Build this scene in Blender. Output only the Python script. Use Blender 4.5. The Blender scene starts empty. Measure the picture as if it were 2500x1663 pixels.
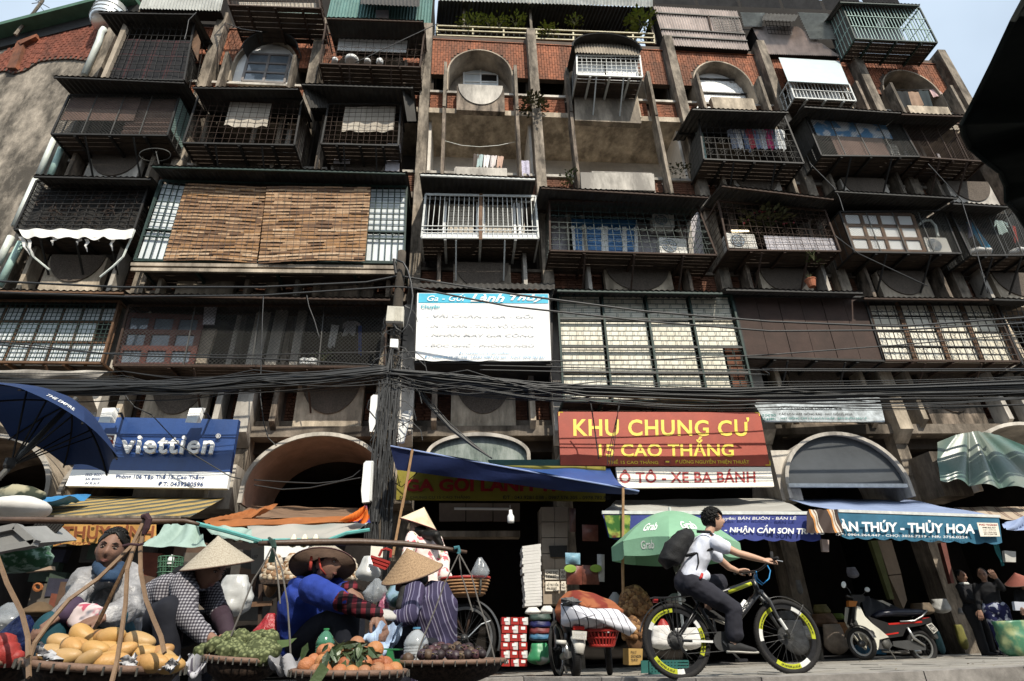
import bpy, math, random
from mathutils import Vector, Matrix
V = Vector
random.seed(7)
scn = bpy.context.scene
COL = scn.collection
# camera
CAMZ = 0.5
FPX, PIT, YAW, ROL = 1428.13, 0.480446, 0.0924957, -0.0348549
cp, sp, cy, sy = math.cos(PIT), math.sin(PIT), math.cos(YAW), math.sin(YAW)
FW = V((sy*cp, cy*cp, sp)); R0 = V((cy, -sy, 0)); U0 = R0.cross(FW)
RT = R0*math.cos(ROL) + U0*math.sin(ROL); UP = U0*math.cos(ROL) - R0*math.sin(ROL)
CAM = V((0, 0, CAMZ))
cd = bpy.data.cameras.new('camera'); cam = bpy.data.objects.new('camera', cd); COL.objects.link(cam)
cd.sensor_width = 36; cd.lens = FPX/2500*36; cd.clip_end = 3000; cd.clip_start = 0.05
m = Matrix.Identity(4)
for i in range(3):
 m[i][0] = RT[i]; m[i][1] = UP[i]; m[i][2] = -FW[i]; m[i][3] = CAM[i]
cam.matrix_world = m
scn.camera = cam
# world, sun, exposure
SUN_TO = V((0.33, -0.88, 1.0)).normalized()
w = bpy.data.worlds.new('World'); scn.world = w; w.use_nodes = True
nt = w.node_tree; bg = nt.nodes['Background']
sky = nt.nodes.new('ShaderNodeTexSky'); sky.sky_type = 'NISHITA'; sky.sun_disc = False
sky.sun_elevation = math.asin(SUN_TO.z); sky.sun_rotation = math.atan2(SUN_TO.x, SUN_TO.y)
sky.dust_density = 3.0; sky.air_density = 1.0; sky.altitude = 0
sky.dust_density = 4.0
tcw = nt.nodes.new('ShaderNodeTexCoord'); ncl = nt.nodes.new('ShaderNodeTexNoise'); ncl.inputs['Scale'].default_value = 1.6; ncl.inputs['Detail'].default_value = 5
nt.links.new(tcw.outputs['Generated'], ncl.inputs['Vector'])
rcl = nt.nodes.new('ShaderNodeValToRGB'); rcl.color_ramp.elements[0].position = .3; rcl.color_ramp.elements[1].position = .72
rcl.color_ramp.elements[0].color = (.48,.48,.48,1); rcl.color_ramp.elements[1].color = (.95,.95,.95,1); nt.links.new(ncl.outputs[0], rcl.inputs[0])
mcl = nt.nodes.new('ShaderNodeMix'); mcl.data_type = 'RGBA'; nt.links.new(rcl.outputs[0], mcl.inputs[0]); nt.links.new(sky.outputs[0], mcl.inputs[6]); mcl.inputs[7].default_value = (10.0, 11.9, 13.8, 1)   # thin white haze cloud
nt.links.new(mcl.outputs[2], bg.inputs[0]); bg.inputs[1].default_value = 0.085
sl = bpy.data.lights.new('sun', 'SUN'); sl.energy = 4.6; sl.angle = math.radians(0.5); sl.color = (1, .93, .80)
so = bpy.data.objects.new('sun', sl); COL.objects.link(so)
so.rotation_euler = (-SUN_TO).to_track_quat('-Z', 'Y').to_euler()
scn.view_settings.view_transform = 'Standard'; scn.view_settings.look = 'None'
scn.view_settings.exposure = 0.32; scn.view_settings.gamma = 1; scn.view_settings.use_curve_mapping = False
# measuring helpers (photo point -> ray -> plane)
S1, S4 = 640/2334, 640/2265
def _t(ox, oy, s): return lambda x, y: (ox + x*s, oy + y*s)
a1, a2, a3, a4 = [_t(o, 0, S1) for o in (0, 620, 1240, 1860)]
b1, b2, b3, b4 = [_t(o, 400, S1) for o in (0, 620, 1240, 1860)]
c1, c2, c3, c4 = [_t(o, 810, S1) for o in (0, 620, 1240, 1860)]
d1, d2, d3, d4 = [_t(o, 1220, S4) for o in (0, 620, 1240, 1860)]
def ray(p): return FW + RT*((p[0]-1250)/FPX) - UP*((p[1]-831.5)/FPX)
def P(p, Y):
 d = ray(p); return CAM + d*(Y/d.y)
def PH(p, z):
 d = ray(p); return CAM + d*((z-CAMZ)/d.z)
def PP(p, o, n):
 d = ray(p); return CAM + d*((o-CAM).dot(n)/d.dot(n))
def zp(Y): return 0.17 - max(0.0, Y-6.0)*0.015
def GP(p):
 d = ray(p); t = (0.17+0.09-CAMZ)/(d.z+0.015*d.y); return CAM + d*t
def lerp(a, b, t): return a+(b-a)*t
def bil(q, u, v):      # q = TL,TR,BR,BL ; u right, v down
 return lerp(lerp(q[0], q[1], u), lerp(q[3], q[2], u), v)
# mesh builder
class MB:
 def __init__(s): s.v = []; s.f = []; s.m = []; s.mi = 0
 def add(s, vs, fs):
  o = len(s.v); s.v += [V(x) for x in vs]
  for f in fs: s.f.append(tuple(i+o for i in f)); s.m.append(s.mi)
  return s
 def poly(s, *p): return s.add(p, [tuple(range(len(p)))])
 def hexa(s, p): return s.add(p, [(0,1,2,3), (7,6,5,4), (0,4,5,1), (1,5,6,2), (2,6,7,3), (3,7,4,0)])
 def box(s, x0, x1, y0, y1, z0, z1):
  return s.hexa([(x0,y0,z0),(x1,y0,z0),(x1,y0,z1),(x0,y0,z1),(x0,y1,z0),(x1,y1,z0),(x1,y1,z1),(x0,y1,z1)])
 def qbox(s, q, e):
  q = [V(x) for x in q]; e = V(e); q = [q[3], q[2], q[1], q[0]]
  return s.hexa(q+[x+e for x in q])
 def bar(s, a, b, w, d=None, up=None):
  a = V(a); b = V(b); d = d or w; t = (b-a)
  if t.length < 1e-6: return s
  t.normalize(); up = V(up) if up else (V((0,1,0)) if abs(t.y) < .9 else V((0,0,1)))
  x = t.cross(up).normalized()*w/2; y = x.cross(t).normalized()*d/2
  c = [x*i+y*j for i, j in ((-1,-1),(1,-1),(1,1),(-1,1))]
  return s.hexa([a+k for k in c]+[b+k for k in c])
 def tube(s, pts, r, n=6, cap=True, closed=False):
  pts = [V(p) for p in pts]; k = len(pts)
  rs = list(r) if isinstance(r, (list, tuple)) else [r]*k
  vs = []; prev = None
  for i, p in enumerate(pts):
   t = (pts[(i+1) % k]-pts[i-1]) if closed else (pts[min(i+1, k-1)]-pts[max(i-1, 0)])
   t = t.normalized() if t.length > 1e-9 else V((0,0,1))
   if prev is None: prev = t.orthogonal()
   x = (prev - t*prev.dot(t))
   x = x.normalized() if x.length > 1e-6 else t.orthogonal().normalized()
   prev = x; y = t.cross(x)
   for j in range(n):
    a = 2*math.pi*j/n; vs.append(p+(x*math.cos(a)+y*math.sin(a))*rs[i])
  fs = []
  for i in range(k if closed else k-1):
   i2 = (i+1) % k
   for j in range(n):
    j2 = (j+1) % n; fs.append((i*n+j, i*n+j2, i2*n+j2, i2*n+j))
  if cap and not closed: fs += [tuple(range(n-1, -1, -1)), tuple((k-1)*n+j for j in range(n))]
  return s.add(vs, fs)
 def lathe(s, c, prof, n=16, M=None):
  c = V(c); vs = []; k = len(prof)
  for r, z in prof:
   for j in range(n):
    a = 2*math.pi*j/n; p = V((r*math.cos(a), r*math.sin(a), z)); vs.append(c+(M @ p if M else p))
  fs = [(i*n+j, i*n+(j+1) % n, (i+1)*n+(j+1) % n, (i+1)*n+j) for i in range(k-1) for j in range(n)]
  if prof[0][0] > 1e-4: fs.append(tuple(range(n-1, -1, -1)))
  if prof[-1][0] > 1e-4: fs.append(tuple((k-1)*n+j for j in range(n)))
  return s.add(vs, fs)
 def ell(s, c, rx, ry, rz, n=12, k=8, M=None, fn=None):
  pr = []
  c = V(c); vs = []
  for i in range(k+1):
   t = math.pi*i/k
   for j in range(n):
    a = 2*math.pi*j/n; p = V((math.sin(t)*math.cos(a)*rx, math.sin(t)*math.sin(a)*ry, -math.cos(t)*rz))
    if fn: p = fn(p)
    vs.append(c+(M @ p if M else p))
  return s.add(vs, [(i*n+j, i*n+(j+1) % n, (i+1)*n+(j+1) % n, (i+1)*n+j) for i in range(k) for j in range(n)])
 def grid(s, fn, nu, nv):
  vs = [fn(i/nu, j/nv) for j in range(nv+1) for i in range(nu+1)]
  return s.add(vs, [(j*(nu+1)+i, j*(nu+1)+i+1, (j+1)*(nu+1)+i+1, (j+1)*(nu+1)+i) for j in range(nv) for i in range(nu)])
 def corr(s, q, n, amp=.02, th=.0, horiz=False, wob=0):
  q = [V(x) for x in q]; nr = (q[1]-q[0]).cross(q[3]-q[0]).normalized(); k = n*4
  sg = [0, 1, 0, -1]; ph = random.random()*6
  def fn(u, v):
   t = v if horiz else u
   a = amp*math.sin(t*n*2*math.pi)
   return bil(q, u, v)+nr*(a+wob*math.sin(7*u+5*v+ph))
  return s.grid(fn, 1 if horiz else k, k if horiz else 2)
LOC = {}
def mk(name, mb, mt, parent=None, smooth=False, kind=None, label=None):
 me = bpy.data.meshes.new(name); L = LOC.get(parent, V((0,0,0)))
 me.from_pydata([v-L for v in mb.v], [], mb.f)
 for x in (mt if isinstance(mt, (list, tuple)) else [mt]): me.materials.append(x)
 if any(mb.m): me.polygons.foreach_set('material_index', mb.m)
 if smooth: me.polygons.foreach_set('use_smooth', [True]*len(mb.f))
 me.update(); me.validate()
 o = bpy.data.objects.new(name, me); COL.objects.link(o)
 if parent: o.parent = parent; LOC[o] = L
 if kind: o['kind'] = kind
 if label: o['label'] = label
 return o
def thing(name, label, cat, loc, group=None):
 o = bpy.data.objects.new(name, None); COL.objects.link(o); o.location = loc; o.empty_display_size = .1
 o['label'] = label; o['category'] = cat; LOC[o] = V(loc)
 if group: o['group'] = group
 return o
def solo(name, mb, mt, label, cat, group=None, smooth=False, loc=None):   # a thing that is one mesh, its origin at its base
 c = V(loc) if loc is not None else V((sum(v.x for v in mb.v)/len(mb.v), sum(v.y for v in mb.v)/len(mb.v), min(v.z for v in mb.v)))
 mb.v = [v-c for v in mb.v]
 o = mk(name, mb, mt, None, smooth); o.location = c; LOC[o] = c
 mb.v = [v+c for v in mb.v]
 o['label'] = label; o['category'] = cat
 if group: o['group'] = group
 return o
def tri(o): return o
# materials
MATS = {}
def mat(name, col, rough=.75, metal=0., var=.25, scale=3., bump=.15, dirt=0., dcol=(.02,.016,.012), spec=.3, stretch=(1,1,.25), trans=0., alpha=1., dscale=1.3, sheen=0):
 if name in MATS: return MATS[name]
 mt = bpy.data.materials.new(name); mt.use_nodes = True; n = mt.node_tree.nodes; l = mt.node_tree.links
 b = n['Principled BSDF']; b.inputs['Roughness'].default_value = rough; b.inputs['Metallic'].default_value = metal
 b.inputs['Specular IOR Level'].default_value = spec
 tc = n.new('ShaderNodeTexCoord'); no = n.new('ShaderNodeTexNoise'); no.inputs['Scale'].default_value = scale; no.inputs['Detail'].default_value = 8; no.inputs['Roughness'].default_value = .65
 l.new(tc.outputs['Object'], no.inputs['Vector'])
 rp = n.new('ShaderNodeValToRGB'); rp.color_ramp.elements[0].position = .3; rp.color_ramp.elements[1].position = .7
 rp.color_ramp.elements[0].color = [c*(1-var) for c in col]+[1]; rp.color_ramp.elements[1].color = [min(1, c*(1+var*.6)) for c in col]+[1]
 l.new(no.outputs['Fac'], rp.inputs[0]); out = rp.outputs[0]
 if dirt:
  mp = n.new('ShaderNodeMapping'); mp.inputs['Scale'].default_value = stretch; l.new(tc.outputs['Object'], mp.inputs[0])
  n2 = n.new('ShaderNodeTexNoise'); n2.inputs['Scale'].default_value = dscale; n2.inputs['Detail'].default_value = 9; n2.inputs['Roughness'].default_value = .7
  l.new(mp.outputs[0], n2.inputs['Vector'])
  r2 = n.new('ShaderNodeValToRGB'); lo_ = .36 if dirt >= .7 else .42; r2.color_ramp.elements[0].position = lo_; r2.color_ramp.elements[1].position = lo_+.24
  r2.color_ramp.elements[0].color = (0,0,0,1); r2.color_ramp.elements[1].color = (dirt, dirt, dirt, 1)
  l.new(n2.outputs['Fac'], r2.inputs[0])
  mx = n.new('ShaderNodeMix'); mx.data_type = 'RGBA'; l.new(r2.outputs[0], mx.inputs['Factor'])
  l.new(out, mx.inputs[6]); mx.inputs[7].default_value = list(dcol)+[1]; out = mx.outputs[2]
 l.new(out, b.inputs['Base Color'])
 if bump:
  bp = n.new('ShaderNodeBump'); bp.inputs['Strength'].default_value = bump; bp.inputs['Distance'].default_value = .02
  n3 = n.new('ShaderNodeTexNoise'); n3.inputs['Scale'].default_value = scale*7; n3.inputs['Detail'].default_value = 5
  l.new(tc.outputs['Object'], n3.inputs['Vector']); l.new(n3.outputs['Fac'], bp.inputs['Height']); l.new(bp.outputs[0], b.inputs['Normal'])
 if trans:
  tr = n.new('ShaderNodeBsdfTranslucent'); l.new(out, tr.inputs[0]); ms = n.new('ShaderNodeMixShader'); ms.inputs[0].default_value = trans
  l.new(b.outputs[0], ms.inputs[1]); l.new(tr.outputs[0], ms.inputs[2]); l.new(ms.outputs[0], n['Material Output'].inputs[0])
 if alpha < 1: b.inputs['Alpha'].default_value = alpha
 MATS[name] = mt; return mt
def patt(name, fn, rough=.8, spec=.2, trans=0):     # a printed cloth or similar: fn(nodes, links, coord) -> colour socket
 mt = bpy.data.materials.new(name); mt.use_nodes = True; n = mt.node_tree.nodes; l = mt.node_tree.links
 b = n['Principled BSDF']; b.inputs['Roughness'].default_value = rough; b.inputs['Specular IOR Level'].default_value = spec
 tc = n.new('ShaderNodeTexCoord'); out = fn(n, l, tc.outputs['Object']); l.new(out, b.inputs['Base Color'])
 if trans:
  tr = n.new('ShaderNodeBsdfTranslucent'); l.new(out, tr.inputs[0]); ms = n.new('ShaderNodeMixShader'); ms.inputs[0].default_value = trans
  l.new(b.outputs[0], ms.inputs[1]); l.new(tr.outputs[0], ms.inputs[2]); l.new(ms.outputs[0], n['Material Output'].inputs[0])
 return mt
def nd_bands(n, l, co, axis, freq, stops, rot=None):   # repeating bands of colour along one axis
 src = co
 if rot:
  mp = n.new('ShaderNodeMapping'); mp.inputs['Rotation'].default_value = rot; l.new(co, mp.inputs[0]); src = mp.outputs[0]
 sx = n.new('ShaderNodeSeparateXYZ'); l.new(src, sx.inputs[0])
 mu = n.new('ShaderNodeMath'); mu.operation = 'MULTIPLY'; mu.inputs[1].default_value = freq; l.new(sx.outputs[axis], mu.inputs[0])
 fr = n.new('ShaderNodeMath'); fr.operation = 'FRACT'; l.new(mu.outputs[0], fr.inputs[0])
 rp = n.new('ShaderNodeValToRGB'); rp.color_ramp.interpolation = 'CONSTANT'
 e = rp.color_ramp.elements
 while len(e) < len(stops): e.new(.5)
 for k, (p, c) in enumerate(stops): e[k].position = p; e[k].color = list(c)+[1]
 l.new(fr.outputs[0], rp.inputs[0]); return rp.outputs[0]
def nd_mix(n, l, a, b, f, mode='MIX'):
 mx = n.new('ShaderNodeMix'); mx.data_type = 'RGBA'; mx.blend_type = mode
 for s, k in ((a, 6), (b, 7), (f, 0)):
  if hasattr(s, 'is_linked'): l.new(s, mx.inputs[k])
  else: mx.inputs[k].default_value = (list(s)+[1]) if k else s
 return mx.outputs[2]
def nd_spots(n, l, co, scale, lo, hi, detail=2, vor=False):
 t = n.new('ShaderNodeTexVoronoi' if vor else 'ShaderNodeTexNoise'); t.inputs['Scale'].default_value = scale
 if not vor: t.inputs['Detail'].default_value = detail
 l.new(co, t.inputs['Vector']); rp = n.new('ShaderNodeValToRGB'); rp.color_ramp.elements[0].position = lo; rp.color_ramp.elements[1].position = hi
 l.new(t.outputs[0], rp.inputs[0]); return rp.outputs[0]
M_conc = mat('concrete_grimy', (.24,.20,.16), .9, dirt=.92, dscale=.9, var=.4, bump=.4)
M_pil = mat('concrete_pilaster', (.34,.285,.225), .9, dirt=.82, dscale=1.6, stretch=(2,2,.5), var=.4, bump=.4)
M_plas = mat('plaster_beige', (.48,.40,.31), .9, dirt=.8, dcol=(.06,.05,.04), dscale=1.0, var=.25, bump=.25)
M_plaw = mat('plaster_white', (.62,.57,.50), .85, dirt=.78, dcol=(.10,.09,.08), dscale=1.2, var=.15, bump=.2)
M_plas2 = mat('plaster_cream', (.56,.47,.36), .9, dirt=.72, dcol=(.07,.055,.04), dscale=1.5, stretch=(1.5,1,.35), var=.3, bump=.3)
M_plas3 = mat('plaster_blackened', (.34,.27,.21), .95, dirt=.95, dcol=(.03,.025,.02), dscale=1.9, stretch=(2,1,.4), var=.4, bump=.4)
M_peb = mat('pebble_dash', (.13,.105,.085), .95, scale=40, var=.5, bump=.6, dirt=.3)
M_dwall = mat('dingy_shade_wall', (.07,.056,.046), .95, dirt=.7, var=.4)  # dingy brown made darker still, putting recess shade into the colour
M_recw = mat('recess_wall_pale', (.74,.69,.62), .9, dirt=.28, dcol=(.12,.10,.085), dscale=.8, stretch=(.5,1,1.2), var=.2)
M_brick = mat('brick_orange', (.36,.125,.062), .85, scale=5, var=.5, dirt=.7, dcol=(.05,.03,.02), bump=.3)
M_brickd = mat('brick_dark', (.17,.075,.045), .9, scale=6, var=.5, dirt=.6, bump=.3)
M_mort = mat('mortar_dark', (.10,.075,.06), .95)
M_black = mat('black_metal', (.022,.020,.018), .6, var=.4)
M_rust = mat('rusty_iron', (.050,.030,.021), .8, scale=15, var=.5)
M_iron = mat('grey_iron', (.07,.068,.062), .55, scale=12, var=.4)
M_green = mat('green_iron', (.022,.042,.035), .55, scale=10, var=.4)
M_gbar = mat('pale_bar', (.55,.56,.54), .5, scale=10, var=.25)
M_croof = mat('corrugated_dark', (.05,.047,.043), .8, dirt=.6, stretch=(1,1,1), var=.35)
M_cgrey = mat('corrugated_grey', (.40,.41,.39), .6, dirt=.4, stretch=(1,1,1), var=.25)
M_cpink = mat('corrugated_pink', (.52,.44,.40), .65, dirt=.45, var=.2)
M_cteal = mat('corrugated_teal', (.12,.24,.22), .6, dirt=.3, var=.25)
M_wood = mat('brown_wood', (.14,.075,.04), .7, scale=6, var=.5, dirt=.3)
M_woodr = mat('red_wood', (.13,.045,.035), .6, scale=6, var=.4, dirt=.3)
M_white = mat('white_paint', (.78,.78,.76), .5, var=.08, dirt=.15, dcol=(.3,.28,.25))
M_pane = mat('frosted_pane', (.66,.70,.71), .3, var=.12, dirt=.3, dcol=(.25,.27,.27), spec=.5)
M_glassd = mat('dark_pane', (.16,.19,.22), .08, var=.4, spec=.9, scale=1.5)
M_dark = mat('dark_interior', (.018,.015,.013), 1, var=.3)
M_cloth_w = mat('white_cloth', (.74,.72,.69), .9, var=.12, dirt=.3, dcol=(.35,.32,.28), trans=.2)
M_cloth_b = mat('beige_cloth', (.55,.49,.41), .9, var=.2, dirt=.4, dcol=(.2,.16,.12), trans=.15)
M_pvc = mat('white_pipe', (.62,.65,.60), .45, var=.2, dirt=.5, dcol=(.12,.13,.10))
M_pvcg = mat('green_pipe', (.35,.50,.45), .5, var=.2, dirt=.3)
M_leaf = mat('leaf_green', (.06,.10,.025), .6, var=.5, scale=8)
M_moss = mat('dry_moss', (.07,.07,.03), .9, var=.5, scale=8)
M_cable = mat('black_cable', (.012,.012,.012), .5, var=.2, spec=.5)
M_road = mat('asphalt', (.045,.045,.048), .9, scale=20, var=.4, bump=.4)
M_pave = mat('paving_stone', (.30,.28,.25), .9, scale=6, var=.25, dirt=.35, stretch=(1,1,1))
M_kerb = mat('kerb_stone', (.28,.26,.24), .9, scale=8, var=.35, dirt=.5, stretch=(1,1,1))
# GROUND
kpx = [(-2600,1712),(-900,1700),(0,1668),(700,1658),(1280,1653),(1700,1655),(1860,1653),(2256,1638),(2500,1627),(3000,1606)]
kl = [PH(p, .17) for p in kpx]
kl = [V((k.x, min(k.y, 8.2), k.z)) if k.y > 0 else V((k.x, 8.2, .17)) for k in kl]
kl = [k for k in kl if abs(k.x) < 25]
kl = [V((-60, kl[0].y, .17))]+[k for k in kl]+[V((60, kl[-1].y, .17))]
rd = MB(); rd.box(-70, 70, -70, 16, -.5, .05)
road = mk('road', rd, M_road, kind='structure')
g = MB(); g.box(-600, 600, 20.1, 1200, -.6, -.05); g.box(-600, 600, -600, -70.1, -.6, -.05); g.box(-600,-70.1,-70,20,-.6,-.05); g.box(70.1,600,-70,20,-.6,-.05)
mk('ground', g, M_road, kind='structure')
op = MB()  # unseen houses across the street, added to cut the sky fill
for (x0, x1, h, y) in ((-34,-17,8.5,-9),(-16.9,-6,7.2,-9.4),(-5.9,4,9.2,-9),(4.1,15,7.6,-9.5),(15.1,34,8.8,-9)):
 op.box(x0, x1, y-8, y, 0, h); op.box(x0, x1, y, y+.5, h-.3, h-.1)
 for k in range(int((x1-x0)/2.4)): op.box(x0+.8+k*2.4, x0+2+k*2.4, y, y+.06, 4.4, 6)
mk('unseen_buildings', op, M_conc, kind='structure')
kb = MB(); pv = MB()
def kin(i, o, z): k = kl[i]; return V((k.x, k.y+o, z))
for i in range(len(kl)-1):
 a, b = kl[i], kl[i+1]
 n = max(1, int((b-a).length/.95)) if (b-a).length < 20 else 1
 for j in range(n):
  p, q = lerp(a, b, j/n), lerp(a, b, (j+1)/n); q = q-(q-p).normalized()*.012
  kb.hexa([(p.x,p.y,0.052),(q.x,q.y,0.052),(q.x,q.y,.168),(p.x,p.y,.168),(p.x,p.y+.16,0.052),(q.x,q.y+.16,0.052),(q.x,q.y+.16,.172),(p.x,p.y+.16,.172)])
 pv.add([(a.x,a.y+.17,.15),(b.x,b.y+.17,.15),(b.x,17,zp(17)-.02),(a.x,17,zp(17)-.02)], [(0,1,2,3)])
pavement = mk('pavement', pv, M_mort, kind='structure')
mk('kerb', kb, M_kerb, kind='structure')
def kerb_y(x):
 for i in range(len(kl)-1):
  if kl[i].x <= x <= kl[i+1].x: return lerp(kl[i].y, kl[i+1].y, (x-kl[i].x)/(kl[i+1].x-kl[i].x))
 return 6.
far = MB(); k = 0
sx = .62; gx = .012
for iy in range(12):
 y0 = 5.0+iy*.62
 for ix in range(-14, 27):
  x0 = ix*sx + (iy % 2)*.31
  q = []
  for (x, y) in ((x0, y0), (x0+sx-gx, y0), (x0+sx-gx, y0+sx-gx), (x0, y0+sx-gx)):
   q.append((x, max(y, kerb_y(x)+.175)))
  if q[2][1]-q[1][1] < .03 or q[3][1]-q[0][1] < .03: continue
  dz = random.uniform(-.004, .006)
  pts = [(x, y, -.02) for x, y in q]+[(x, y, zp(y)+dz) for x, y in q]
  mb = MB(); mb.hexa([pts[0], pts[1], pts[2], pts[3], pts[4], pts[5], pts[6], pts[7]])
  if x0 > .8 and y0 < 9.2 and k < 170: mk('paving_slab', mb, M_pave, pavement); k += 1
  else: far.add(mb.v, mb.f)
mk('paving_slab', far, M_pave, pavement, kind='stuff')
# APARTMENT BUILDING
YF, YB = 12.6, 14.2
BX = [-10.75, -7.69, -4.62, -1.24, 2.13, 6.78, 10.03, 13.35, 16.66]
ZS = [4.78, 8.07, 11.36, 14.65]
ZT = 18.45
bld = thing('apartment_building', 'old five storey apartment block with brick arches and caged balconies', 'building', (0, YF, 0))
CX = [(BX[i]+BX[i+1])/2 for i in range(8)]
pil = []
for i, x in enumerate(BX):
 mb = MB(); top = 18.62 if i > 0 else 17.6
 mb.box(x-.14, x+.14, 12.28, 12.75, 3.6, top); mb.box(x-.17, x+.17, 12.3, 12.8, 0, 3.6)
 mk('pilaster', mb, M_pil, bld)
back = MB()
for i in range(8):
 for s in range(4):
  z0 = ZS[s]; z1 = ZS[s+1] if s < 3 else ZT
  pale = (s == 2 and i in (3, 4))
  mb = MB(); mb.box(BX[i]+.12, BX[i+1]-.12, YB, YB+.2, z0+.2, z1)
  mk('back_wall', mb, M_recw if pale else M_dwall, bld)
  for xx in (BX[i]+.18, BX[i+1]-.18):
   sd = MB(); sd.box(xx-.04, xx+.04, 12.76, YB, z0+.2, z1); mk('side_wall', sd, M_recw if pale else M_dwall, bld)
for s in range(4):
 for i in range(8):
  mb = MB(); mb.box(BX[i]+.14, BX[i+1]-.14, 12.42, YB, ZS[s], ZS[s]+.2)
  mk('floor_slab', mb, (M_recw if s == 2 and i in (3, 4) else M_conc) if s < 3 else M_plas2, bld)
mb = MB(); mb.box(BX[0]+.5, BX[-1], 12.9, 24, ZT, ZT+.25); mk('roof_slab', mb, M_conc, bld)
mb = MB(); mb.box(BX[0]+.2, BX[-1], 24, 24.2, 0, ZT); mk('rear_wall', mb, M_conc, bld)
mb = MB(); mb.box(BX[-1]-.2, BX[-1], 14.45, 23.99, 0, ZT); mk('gable_wall', mb, M_conc, bld)
def archpts(cx, hw, zs, zt, n=18):
 return [(cx-hw*math.cos(math.pi*k/n), zs+(zt-zs)*math.sin(math.pi*k/n)) for k in range(n+1)]
def archwall(mb, x0, x1, z0, z1, cx, hw, zs, zt, y, dep):
 pts = archpts(cx, hw, zs, zt)
 for k in range(len(pts)-1):
  (xa, za), (xb, zb) = pts[k], pts[k+1]
  mb.hexa([(xa,y,za),(xb,y,zb),(xb,y,z1),(xa,y,z1),(xa,y+dep,za),(xb,y+dep,zb),(xb,y+dep,z1),(xa,y+dep,z1)])
 mb.box(x0, cx-hw, y, y+dep, z0, z1); mb.box(cx+hw, x1, y, y+dep, z0, z1)
def archring(mb, cx, hw, zs, zt, w, y0, y1, n=22, foot=0):
 a = archpts(cx, hw, zs, zt, n); b = archpts(cx, hw+w, zs, zt+w, n)
 if foot: a = [(a[0][0], zs-foot)]+a+[(a[-1][0], zs-foot)]; b = [(b[0][0], zs-foot)]+b+[(b[-1][0], zs-foot)]
 for k in range(len(a)-1):
  p, q, r, t = a[k], a[k+1], b[k+1], b[k]
  mb.hexa([(p[0],y0,p[1]),(q[0],y0,q[1]),(r[0],y0,r[1]),(t[0],y0,t[1]),(p[0],y1,p[1]),(q[0],y1,q[1]),(r[0],y1,r[1]),(t[0],y1,t[1])])
def halfdisc(mb, cx, hw, zt, zb, y, dep, n=20):
 pts = [(cx-hw*math.cos(math.pi*k/n), zt-(zt-zb)*math.sin(math.pi*k/n)) for k in range(n+1)]
 vs = [(x, y, z) for x, z in pts]+[(x, y+dep, z) for x, z in pts]; k = n+1
 mb.add(vs, [tuple(range(k-1, -1, -1)), tuple(range(k, 2*k))]+[(i, (i+1) % k, k+(i+1) % k, k+i) for i in range(k)])
HW = []
for i in range(8):
 w = BX[i+1]-BX[i]; fx = w*.305 if w < 4 else w*.27
 HW.append(fx)
 for s in range(4):
  z0 = ZS[s]; pw = fx*.7
  top = s == 3
  pm = random.choice([M_plas, M_plas2, M_plas3, M_plas2]) if s != 2 else M_plaw
  mb = MB(); mb.box(CX[i]-pw, CX[i]+pw, 12.27, 12.45, z0-.02, z0+((1.02 if s else 1.3) if not (s == 3 and i == 1) else .3)); pn = mk('parapet_panel', mb, pm, bld)
  if not (s == 3 and i != 3) and not (s == 2 and i in (4, 3)):
   mb = MB(); halfdisc(mb, CX[i], pw-.04, z0+(1.06 if s else 1.34), z0+(.22 if top else .3), 12.235, .034 if top else .05)
   mk('half_disc', mb, M_plaw if top else M_peb, pn)
  mb = MB(); mb.box(BX[i]+.14, BX[i+1]-.14, 12.5, 12.62, z0+.98, z0+1.07); mk('parapet_rail', mb, M_plaw if s > 1 else M_conc, bld)
  mb = MB()
  for sgn in (-1, 1):
   for (xa, xb) in ((pw+.01, fx-.02), (fx+.13, w/2-.15)):
    if xb-xa < .08: continue
    z = z0+.2; r = 0
    while z < z0+.92:
     x = xa+(r % 2)*-.05
     while x < xb:
      l0, l1 = max(x, xa), min(x+.2, xb)
      if l1-l0 > .03:
       u0, u1 = sorted((CX[i]+sgn*l0, CX[i]+sgn*l1)); mb.box(u0, u1, 12.56+random.uniform(0, .012), 12.68, z, z+.058)
      x += .212
     z += .072; r += 1
  mk('brick_infill', mb, M_brickd if s < 3 else M_brick, bld, kind='stuff')
  for (xa, xb) in ((BX[i]+.15, CX[i]-pw-.01), (CX[i]+pw+.01, BX[i+1]-.15)):
   mb = MB(); mb.box(xa, xb, 12.69, 12.74, z0+.2, z0+.97); mk('infill_backing', mb, M_mort, bld)
  for sgn in (-1, 1):
   x = CX[i]+sgn*(fx+.05); mb = MB()
   if s == 0:   # fins that taper towards the bottom
    mb.hexa([(x-.05,12.42,z0-.25),(x+.05,12.42,z0-.25),(x+.06,12.0,z0+.05),(x-.06,12.0,z0+.05),(x-.05,12.46,z0+3.2),(x+.05,12.46,z0+3.2),(x+.05,12.18,z0+3.2),(x-.05,12.18,z0+3.2)])
   elif s < 3: mb.box(x-.045, x+.045, 12.15, 12.55, z0-.05, z0+3.25)
   else: mb.box(x-.045, x+.045, 12.12, 12.45, z0-.06, 16.55)
   mk('wall_fin', mb, random.choice([M_plaw, M_plas2, M_plas3]) if s < 2 else random.choice([M_pil, M_plas3]), bld)
for x in BX[1:]:
 mb = MB(); z0 = ZS[0]
 mb.hexa([(x-.16,12.26,z0-.45),(x+.16,12.26,z0-.45),(x+.16,11.95,z0-.2),(x-.16,11.95,z0-.2),(x-.16,12.27,z0+3),(x+.16,12.27,z0+3),(x+.16,12.1,z0+3),(x-.16,12.1,z0+3)])
 mk('pilaster_foot', mb, random.choice([M_plaw, M_plas2]), bld)
ZA = 16.55
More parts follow.
